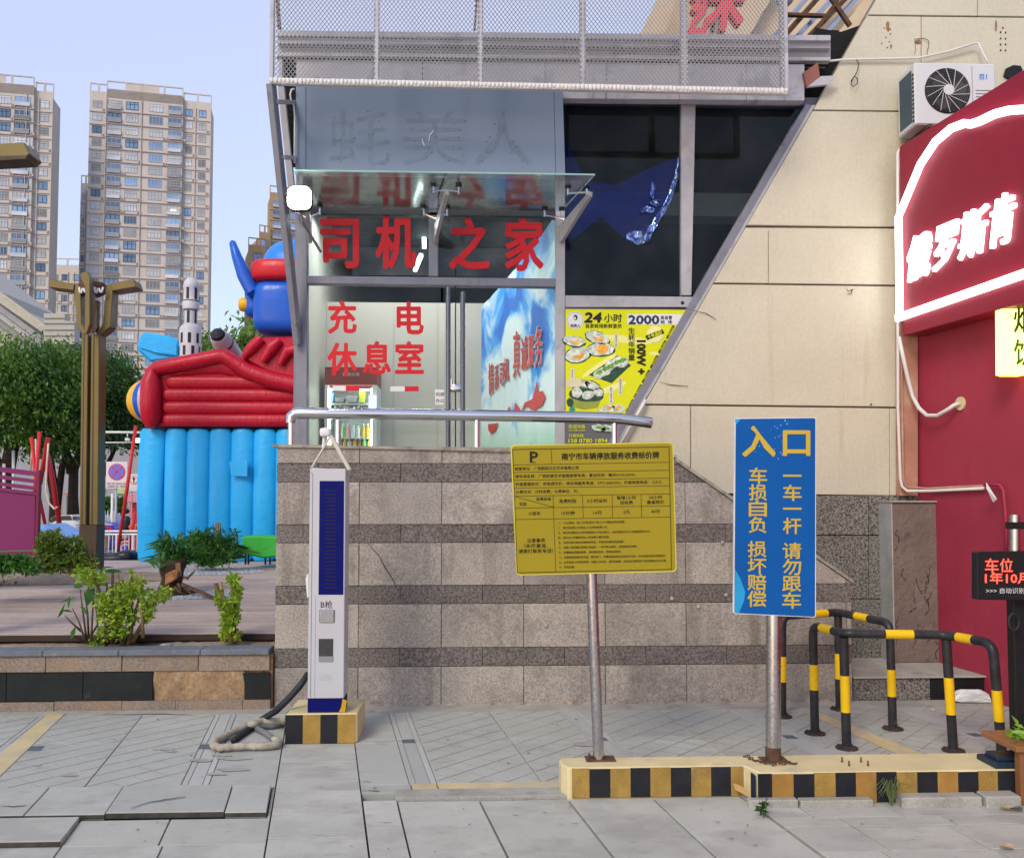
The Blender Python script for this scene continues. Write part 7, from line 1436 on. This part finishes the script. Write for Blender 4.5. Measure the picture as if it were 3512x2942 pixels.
# car
car = thing('parked_car', onY(215, 1870, 30), 'white car parked behind the railing, seen from the front between tree trunks', 'car')
mcar = M('white car paint', (.52, .54, .58), .25, coat=.5, var=.03, bump=0); m_cgl = M('dark car glass', (.02, .025, .03), .08)
frp([(160, 1800), (170, 1790), (200, 1785), (262, 1785), (272, 1800), (274, 1835), (262, 1850), (165, 1850), (156, 1835)], mcar, 30, 3, 'body', car, .12)
frp([(163, 1790), (178, 1768), (250, 1765), (268, 1790), (262, 1797), (166, 1797)], mcar, 30.6, 1.8, 'cabin', car, .08); frp([(168, 1788), (182, 1770), (238, 1768), (246, 1792), (172, 1793)], m_cgl, 30.52, .06, 'windscreen', car); frp([(249, 1790), (250, 1770), (258, 1772), (267, 1788)], m_cgl, 30.5, .3, 'side_window', car)
frp([(212, 1812), (240, 1804), (236, 1818), (220, 1820)], EM('headlight', (1, 1, .95), .9), 29.97, .05, 'headlight', car)
for x in (172, 258): mb = MB(); mb.lathe(onY(x, 1852, 29.95), [(.25, 0), (.27, .05), (.27, .2), (.25, .22)], 18, axis='y'); mb.build('wheel', m_blk, car)
# people
def person(loc, h, lab, shirt, hair, face):
    t = thing('person', loc, lab, 'person'); p = Vector(loc); R3 = Matrix.Rotation(face, 3, 'Z')
    me = bpy.data.meshes.new('body'); V = [(0, 0, .53), (0, 0, .62), (0, 0, .74), (0, 0, .82), (0, 0, .86), (0, 0, .91), (0, 0, .96), (.10, 0, .80), (.15, .03, .66), (.14, -.05, .54), (-.10, 0, .80), (-.15, .03, .66), (-.14, -.05, .54), (.05, 0, .50), (.06, -.01, .27), (.06, .02, .04), (.06, -.07, .02), (-.05, 0, .50), (-.06, -.01, .27), (-.06, .02, .04), (-.06, -.07, .02)]
    E_ = [(0, 1), (1, 2), (2, 3), (3, 4), (4, 5), (5, 6), (3, 7), (7, 8), (8, 9), (3, 10), (10, 11), (11, 12), (0, 13), (13, 14), (14, 15), (15, 16), (0, 17), (17, 18), (18, 19), (19, 20)]
    me.from_pydata([tuple(R3 @ Vector(v) * h) for v in V], E_, []); RR = [.075, .07, .085, .06, .032, .05, .045, .04, .028, .02, .04, .028, .02, .055, .038, .026, .02, .055, .038, .026, .02]
    o = bpy.data.objects.new('body', me); COL.objects.link(o); o.parent = t; me.materials.append(M('skin', (.42, .26, .18), .6)); 
    bmx = bmesh.new(); bmx.from_mesh(me); lay = bmx.verts.layers.skin.verify()
    for v, r in zip(bmx.verts, RR): v[lay].radius = (r * h, r * h * .8)
    bmx.to_mesh(me); bmx.free(); o.modifiers.new('s', 'SKIN'); sb_ = o.modifiers.new('u', 'SUBSURF'); sb_.levels = sb_.render_levels = 1
    mb = MB(); mb.lathe(p + Vector((0, 0, .50 * h)), [(.085 * h, 0), (.08 * h, .1 * h), (.10 * h, .24 * h), (.085 * h, .30 * h), (.04 * h, .345 * h)], 14); mb.build('shirt', shirt, t, smooth=True)
    mb = MB(); mb.sup(p + Vector((0, .01, .955 * h)), (.056 * h, .062 * h, .055 * h), 1, 1, 14, 8); mb.build('hair', hair, t, smooth=True)
    mb = MB()
    for s_ in (-1, 1): q = p + R3 @ Vector((s_ * .055 * h, 0, 0)); mb.tube([q + Vector((0, 0, .54 * h)), q + Vector((0, 0, .28 * h)), q + Vector((0, 0, .05 * h))], [.062 * h, .046 * h, .034 * h], 10)
    mb.build('trousers', m_ibk, t, smooth=True); return t
m_hair = M('black hair', (.012, .01, .01), .5)
pa = onY(434, 1800, 24); person((pa.x, 24, onY(434, 1880, 24).z - .15), 1.2, 'person in a black top with a ponytail sitting near the red pole behind the railing', m_ibk, m_hair, 2.6)
pb = onY(410, 1760, 33); person((pb.x, 33, onY(410, 1880, 33).z), 1.45, 'person in a light blue shirt beside the no stopping sign pole', M('light blue shirt', (.30, .42, .68), .7), m_hair, .5)
# street buildings, kiosk, hedge
wb = thing('street_building', onY(330, 1850, 48), 'pale grey building wall seen between the tree trunks', 'building'); m_gw = M('pale grey facade', (.30, .31, .35), .8, var=.06, bump=.1)
frp([(-300, 1500), (480, 1500), (480, 1850), (-300, 1850)], m_gw, 48, 8, 'wall', wb)
for P, mt in (([(338, 1672), (356, 1672), (356, 1690), (338, 1690)], M('lime sign', (.35, .55, .2), .5)), ([(402, 1675), (432, 1675), (430, 1694), (402, 1692)], M('lime sign two', (.35, .55, .2), .5)), ([(210, 1585), (228, 1582), (226, 1620), (212, 1618)], M('blue grey shutter', (.12, .16, .25), .5)), ([(208, 1690), (232, 1690), (232, 1780), (208, 1780)], M('brown door frame', (.35, .2, .14), .6)), ([(214, 1698), (228, 1698), (228, 1780), (214, 1780)], m_gw)): frp(P, mt, 47.9 - (.05 if P[0][0] == 214 else 0), .1, 'window' if P[0][0] == 210 else 'sign_panel', wb)
hd = thing('clipped_hedge', onY(370, 1745, 44), 'dark clipped hedge along the grey building', 'hedge'); leaves('foliage', [onY(U(330, 425), U(1715, 1752), 44 + U(-.5, .5)) for _ in range(1600)], .3, LR, hd)
ks = thing('red_kiosk', onY(455, 1880, 28), 'small red kiosk with a pink scalloped awning beside the blue inflatable', 'kiosk'); frp([(446, 1720), (480, 1720), (480, 1880), (446, 1880)], m_irc, 28, 1.5, 'booth', ks); frp([(430, 1695), (480, 1690), (480, 1725), (425, 1722)], M('pink awning', (.60, .22, .30), .6), 27.6, .4, 'awning', ks, .02)
pole('camera_mast', [onY(385, 1692, 30), onY(384, 1880, 30)], .045, m_white, 'slim white mast standing left of the no stopping sign pole', 'mast')
fn = thing('white_fence', onY(370, 1800, 40), 'white spiked fence panels beyond the railing', 'fence')
for i in range(9): x = 334 + i * 10; frp([(x, 1815), (x + 4.5, 1750), (x + 9, 1815)], m_white, 40, .1, 'fence_board', fn)
for x, y0_, y1_ in ((14, 1590, 1600), (46, 1545, 1605)): pole('white_mast', [onY(x, y0_, 30), onY(x, 1760, 30)], .05, m_white, f'pale mast behind the {"left end" if x < 20 else "middle"} of the purple panel', 'mast')
# ================================================================ TREES
def tree(name, lab, blobs, Y_, trunks, n, size, mt, dep, grp=None, base=None):
    t = thing(name, onY(trunks[0][0][0], trunks[0][0][1], Y_), lab, 'tree', grp)
    for P in trunks:
        r0 = P[0][2]; mb = MB(); pts = [onY(p[0], p[1], Y_ + (p[3] if len(p) > 3 else 0)) for p in P]; mb.tube(pts, [p[2] for p in P], 10)
        for i, v in enumerate(mb.v): q = mnoise.noise(Vector(v) * 2.5); mb.v[i] = (v[0] + q * r0 * .5, v[1] + q * r0 * .4, v[2])
        mb.build('trunk', m_bark, t, smooth=True)
    pts = []; dirs = []
    for (x, y, rx, ry) in blobs:
        c = onY(x, y, Y_); k = Y_ / 3000; RX, RZ_, RY = rx * k, ry * k, dep * (rx / 250) ** .5
        m_ = int(n * rx * ry / sum(b[2] * b[3] for b in blobs)); nt = max(6, m_ // 40)
        for _ in range(nt):                                      # tufts: drooping sprays on the crown's skin and inside it
            u = RNG.normal(size=3); u /= np.linalg.norm(u); rr = U(.72, 1.0) if random.random() < .8 else U(.2, .7)
            if u[2] < -.55: u[2] *= -.6
            q = Vector((c.x + u[0] * RX * rr, c.y + u[1] * RY * rr, c.z + u[2] * RZ_ * rr)); q += Vector((1, 1, 1)) * .0
            q += Vector(u) * .55 * mnoise.noise(Vector(q) * 1.1)
            for _ in range(40): s_ = size * 1.9; pts.append((q.x + random.gauss(0, s_), q.y + random.gauss(0, s_), q.z + random.gauss(0, s_ * .6))); dirs.append((u[0] * .7, u[1] * .7, -.35))
    leaves('crown', pts, size, mt, t, droop=.35, aspect=.42, dirs=dirs); return t
m_bark = M('dark bark', (.045, .035, .028), .95, var=.35, vs=4, bump=.8, bs=8, bd=.05)
L1_ = LEAF('tree leaf', (.03, .11, .012), (.13, .26, .022), .7, .35); L2_ = LEAF('tree leaf darker', (.02, .075, .012), (.08, .18, .02), .6, .35)
tree('street_tree', 'broad rounded street tree with drooping foliage at the far left', [(60, 1330, 190, 165), (-60, 1400, 170, 170), (180, 1420, 110, 130), (120, 1260, 130, 90), (60, 1520, 150, 70), (-150, 1300, 150, 140)], 31, [[(10, 1860, .32), (20, 1640, .26), (50, 1500, .2)], [(20, 1640, .15), (-40, 1500, .1)]], 24000, .19, L1_, 3.2, 'trees behind the deck')
tree('street_tree', 'darker street tree behind the olive lamp post with dark forked trunks', [(330, 1330, 130, 130), (400, 1400, 95, 120), (250, 1240, 70, 60), (330, 1500, 140, 70), (440, 1470, 60, 90)], 34, [[(188, 1880, .26), (186, 1700, .22), (170, 1560, .2), (150, 1500, .2)], [(190, 1780, .14), (212, 1600, .12), (240, 1500, .1)], [(255, 1880, .22), (252, 1700, .19), (250, 1610, .18), (285, 1500, .12)], [(250, 1620, .2), (220, 1540, .15), (205, 1490, .1)], [(335, 1660, .12), (370, 1590, .1), (395, 1530, .07)]], 20000, .17, L2_, 3.2, 'trees behind the deck')
tree('street_tree', 'light green tree top showing between the leaning missile and the turret', [(860, 1200, 70, 50), (720, 1220, 50, 30), (910, 1180, 50, 45), (800, 1230, 60, 40), (700, 1200, 14, 12)], 29, [[(850, 1500, .3), (850, 1300, .2)]], 3600, .24, LEAF('pale tree leaf', (.06, .15, .02), (.16, .28, .04), 1), 1.5, 'trees behind the deck')
# ================================================================ FAR BUILDINGS
m_tw = M('beige tower render', (.50, .46, .43), .85, var=.05, vs=.3, bump=0, streak=((.31, .27, .24), (.5, .5, .06), .55, .35)); m_tw2 = M('tan tower render', (.40, .27, .16), .85, var=.05, vs=.3, bump=0)  # beige tone lightened to put distance haze into the colour
m_tlg = M('tower ledge', (.45, .41, .39), .8, var=.05, bump=0); m_tsh = M('recess render', (.20, .175, .155), .9, bump=0); m_tfl = M('faded blue band', (.14, .18, .33), .7, bump=0)
m_gw1 = M('window glass pale', (.36, .39, .44), .12, var=.25, vs=.5, bump=0, rand=.5); m_gw2 = M('window glass blue', (.16, .27, .46), .1, var=.25, vs=.5, bump=0, rand=.5); m_wf = M('white window frame', (.42, .42, .42), .6, bump=0); m_df = M('dark window frame', (.06, .06, .07), .6, bump=0); m_lit = EM('lit window', (1, .85, .5), 1.6)
def unit(name, parts, mats):                                    # window of size 1 x 1 in x and z, origin at its lower left, outside at -y
    mb = MB(); [mb.box(*p) for p in parts]; me_o = mb.build(name, mats); me = me_o.data; bpy.data.objects.remove(me_o); return me
def wtype(nf, nb, glass, fmat, rail=False):
    mb = MB(); mb.box(0, 1, .10, .12, 0, 1, 1)
    for i in range(nf + 1): x = i / nf; mb.box(max(0, x - .015), min(1, x + .015), .02, .10, 0, 1, 0)
    mb.box(0, 1, .02, .10, 0, .045, 0); mb.box(0, 1, .02, .10, .955, 1, 0)
    if nb: mb.box(0, 1, .03, .10, .66, .70, 0)
    if rail:
        mb.box(0, 1, -.35, -.30, .36, .40, 2); mb.box(0, 1, -.35, -.0, -.04, .0, 2)
        mb.box(0, 1, -.33, -.32, 0, .36, 3)
    o = mb.build('window', [fmat, glass, m_tlg, m_gw1]); me = o.data; bpy.data.objects.remove(o); return me
W_ = [wtype(4, 1, m_gw1, m_wf), wtype(4, 0, m_gw2, m_wf), wtype(3, 1, m_gw2, m_df), wtype(3, 0, m_gw2, m_wf, True), wtype(4, 1, m_gw1, m_wf, True), wtype(2, 1, m_gw1, m_wf), wtype(2, 0, m_gw2, m_df), wtype(3, 0, m_gw2, m_df, True)]
mb = MB(); mb.box(0, .8, -.3, 0, 0, .55); mb.box(.12, .5, -.31, -.3, .08, .46, 1); o = mb.build('air_conditioner_box', [m_tlg, m_tsh]); ME_AC = o.data; bpy.data.objects.remove(o)
mb = MB(); mb.box(.3, .7, .05, .09, .4, .6); o = mb.build('lit_pane', [m_lit]); ME_LIT = o.data; bpy.data.objects.remove(o)
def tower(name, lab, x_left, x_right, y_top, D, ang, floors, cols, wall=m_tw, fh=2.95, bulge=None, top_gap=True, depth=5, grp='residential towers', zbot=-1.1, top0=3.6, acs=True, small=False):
    """front face from photo x_left to x_right at distance D, turned by ang (radians)"""
    A_ = onY(x_left, y_top, D); u = Vector((math.cos(ang), math.sin(ang), 0)); dd = ray(x_right, y_top); n_ = Vector((-u.y, u.x, 0))
    tpar = (A_ - EYE).dot(n_) / dd.dot(n_); B_ = EYE + dd * tpar; W = Vector((B_.x - A_.x, B_.y - A_.y, 0)).length
    H_ = A_.z; t = bpy.data.objects.new(name, None); COL.objects.link(t); t.location = (A_.x, A_.y, zbot); t.rotation_euler = (0, 0, ang); tag(t, lab, 'building', grp)
    H_ -= zbot
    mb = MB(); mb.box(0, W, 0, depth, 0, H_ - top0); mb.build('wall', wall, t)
    if bulge: b0, b1 = bulge[0] * W, bulge[1] * W; mb = MB(); mb.box(b0, b1, -.9, -.001, 0, H_ - 1.5); mb.build('bay_wall', wall, t)
    # roof parapet as open frames
    mb = MB(); zt_ = H_ + (0 if not bulge else 0)
    segs = [(0, W)] if not bulge else [(0, bulge[0] * W), (bulge[0] * W, bulge[1] * W), (bulge[1] * W, W)]
    for i, (a, b) in enumerate(segs):
        y0 = -.9 if (bulge and i == 1) else 0; up_ = .5 if (bulge and i == 1) else (-.0 if i == 0 else -.2)
        mb.box(a, b, y0, y0 + .3, H_ - top0, H_ - 1.9 + up_); mb.box(a, b, y0, y0 + .3, H_ - .25 + up_, H_ + up_)
        n = max(2, int((b - a) / 4)); 
        for j in range(n + 1): x = a + (b - a) * j / n; mb.box(max(a, x - .2), min(b, x + .2), y0, y0 + .3, H_ - 1.9 + up_, H_ - .25 + up_)
        if bulge and i == 1: mb.box(a + (b - a) * .27, a + (b - a) * .68, y0 + .05, y0 + .25, H_ - 1.9, H_ + .2)
    mb.build('roof_parapet', wall, t)
    for f in range(floors):
        z0 = H_ - top0 - (f + 1) * fh
        if z0 < .5: break
        mb = MB()
        for a, b, y0 in ((0, (bulge[0] if bulge else 1) * W, 0),) + (((bulge[0] * W, bulge[1] * W, -.9), (bulge[1] * W, W, 0)) if bulge else ()): mb.box(a, b, y0 - .22, y0 - .002, z0 - .18, z0 + .02)
        mb.build('floor_ledge', m_tlg, t)
        if not small:
            mb = MB(); a, b = (bulge if bulge else (0, 1)); mb.box(a * W, b * W, -.9 - .24 if bulge else -.24, -.9 - .221 if bulge else -.221, z0 - .14, z0 - .05); mb.build('blue_ledge_line', m_tfl, t)
        for (c0, c1, zb1_, hh, types) in cols:
            ty = random.choice(types); o = bpy.data.objects.new('window', W_[ty]); COL.objects.link(o); o.parent = t
            yb_ = -.9 if bulge and bulge[0] <= c0 < bulge[1] else 0
            o.location = (c0 * W, yb_ - .13, z0 + zb1_ * fh); o.scale = ((c1 - c0) * W, 1, hh * fh)
            if random.random() < .015: l = bpy.data.objects.new('lit_pane', ME_LIT); COL.objects.link(l); l.parent = t; l.location = (c0 * W, yb_ - .19, z0 + zb1_ * fh); l.scale = ((c1 - c0) * W, 1, hh * fh)
            if acs and random.random() < .45: l = bpy.data.objects.new('air_conditioner_box', ME_AC); COL.objects.link(l); l.parent = t; l.location = (c1 * W + .15, yb_, z0 + .1)
    for xr in ((.145, .43, .77, .87, .998) if bulge else (.55, .72, .998)): mb = MB(); y0 = -.9 if bulge and bulge[0] < xr < bulge[1] else 0; mb.box(xr * W - .12, xr * W + .0, y0 - .3, y0 - .004, 0, H_ - top0); mb.build('vertical_rib', wall, t)
    return t
big, bal, sml = [0, 1, 0, 2], [3, 4, 7, 3], [0, 5, 6, 5]
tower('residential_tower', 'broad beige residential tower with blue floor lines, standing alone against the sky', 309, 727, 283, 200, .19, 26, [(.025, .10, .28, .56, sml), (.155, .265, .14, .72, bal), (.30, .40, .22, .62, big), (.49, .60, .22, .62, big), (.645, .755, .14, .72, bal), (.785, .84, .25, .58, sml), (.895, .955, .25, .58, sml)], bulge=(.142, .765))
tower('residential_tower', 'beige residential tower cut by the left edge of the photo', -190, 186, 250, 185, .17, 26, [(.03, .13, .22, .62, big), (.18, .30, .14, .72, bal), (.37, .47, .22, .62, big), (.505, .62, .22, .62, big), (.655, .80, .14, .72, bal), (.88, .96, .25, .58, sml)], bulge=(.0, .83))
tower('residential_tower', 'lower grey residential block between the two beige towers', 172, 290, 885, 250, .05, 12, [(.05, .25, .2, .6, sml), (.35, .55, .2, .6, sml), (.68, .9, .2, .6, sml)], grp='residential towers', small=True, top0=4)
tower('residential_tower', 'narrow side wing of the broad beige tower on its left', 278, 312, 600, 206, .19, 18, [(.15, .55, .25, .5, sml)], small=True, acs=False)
tower('residential_tower', 'slim tan tower with blue windows, tallest one just left of the shop frame', 926, 1100, 635, 240, .35, 14, [(.06, .30, .2, .66, [1, 3]), (.4, .64, .2, .66, [1, 3])], wall=m_tw2, small=True, acs=False)
tower('residential_tower', 'shorter tan tower step left of the slim tan tower', 890, 928, 770, 238, .5, 9, [(.2, .8, .2, .66, [1])], wall=m_tw2, small=True, acs=False, depth=8)
tower('residential_tower', 'lowest tan block above the blue turret', 852, 912, 813, 225, .35, 9, [(.3, .8, .2, .66, [1, 6])], wall=m_tw2, small=True, acs=False, depth=8)
wh = thing('sloping_roof_hall', onY(100, 1170, 75), 'long pale hall with a steep sloping roof edge above the trees at left', 'building'); m_wh = M('pale concrete hall', (.40, .39, .36), .8, var=.05, bump=0)
frp([(-400, 700), (0, 1000), (0, 1030), (170, 1125), (170, 1175), (255, 1175), (255, 1400), (-400, 1400)], m_wh, 76, 10, 'wall', wh)
for i, (y0, c_) in enumerate(((1000, (.42, .40, .33)), (1048, (.30, .30, .31)), (1072, (.40, .40, .40)), (1095, (.26, .26, .28)))): frp([(-300, y0 - 200), (0, y0), (170, y0 + 125), (170, y0 + 147 + (10 if i == 0 else 0)), (0, y0 + 22 + (18 if i == 0 else 0)), (-300, y0 - 178)], M('roof band', c_, .8, bump=0), 75.5 - .3 * (3 - i), .3, 'roof_band', wh)
frp([(150, 1075), (222, 1075), (222, 1100), (255, 1103), (255, 1180), (150, 1180)], m_wh, 74.2, 1, 'stair_block', wh); 
for y in (1090, 1108, 1130, 1150): frp([(150, y), (255, y), (255, y + 2), (150, y + 2)], m_tsh, 74.1, .05, 'joint_line', wh)
bpy.data.objects.remove(_to)

# ---------------------------------------------------------------- sub-parts: a piece that belongs to another part hangs under that part
NEST = {'cap': 'bottle_body', 'side_coil': 'casing', 'side_vent': 'casing', 'logo': 'casing', 'panel_line': 'casing', 'grille_hub': 'fan_recess', 'grille_spoke': 'fan_recess', 'grille_ring': 'fan_recess', 'fan_blade': 'fan_recess',
        'louvre': 'navy_panel', 'reader_face': 'reader_frame', 'socket_tray': 'socket_recess', 'table_line': 'sign_face', 'lettering': 'sign_face', 'character': 'sign_face', 'screen': 'case', 'lamp_face': 'housing', 'led_character': 'display_case',
        'windscreen': 'cabin', 'side_window': 'cabin', 'headlight': 'body', 'black_ring': 'missile_body', 'black_marking': 'rocket_body', 'wing_seam': 'wing_body', 'disc_face': 'disc_rim', 'repair_patch': 'blue_core', 'exposed_wood': 'trunk', 'splinter': 'trunk'}
base_name = lambda n: n.split('.')[0]
for t in [o for o in SC.objects if o.parent is None and o.type == 'EMPTY']:
    kids = list(t.children); by = {}
    for k in kids: by.setdefault(base_name(k.name), k)
    for k in kids:
        p = by.get(NEST.get(base_name(k.name), ''))
        if p is not None and p is not k: k.parent = p
    last = None
    for k in sorted((k for k in kids if base_name(k.name) in ('spider_arm', 'glass_clamp')), key=lambda k: (k.name.split('.')[1] if '.' in k.name else '000', base_name(k.name) == 'glass_clamp')):
        if base_name(k.name) == 'spider_arm': last = k
        elif last is not None: k.parent = last
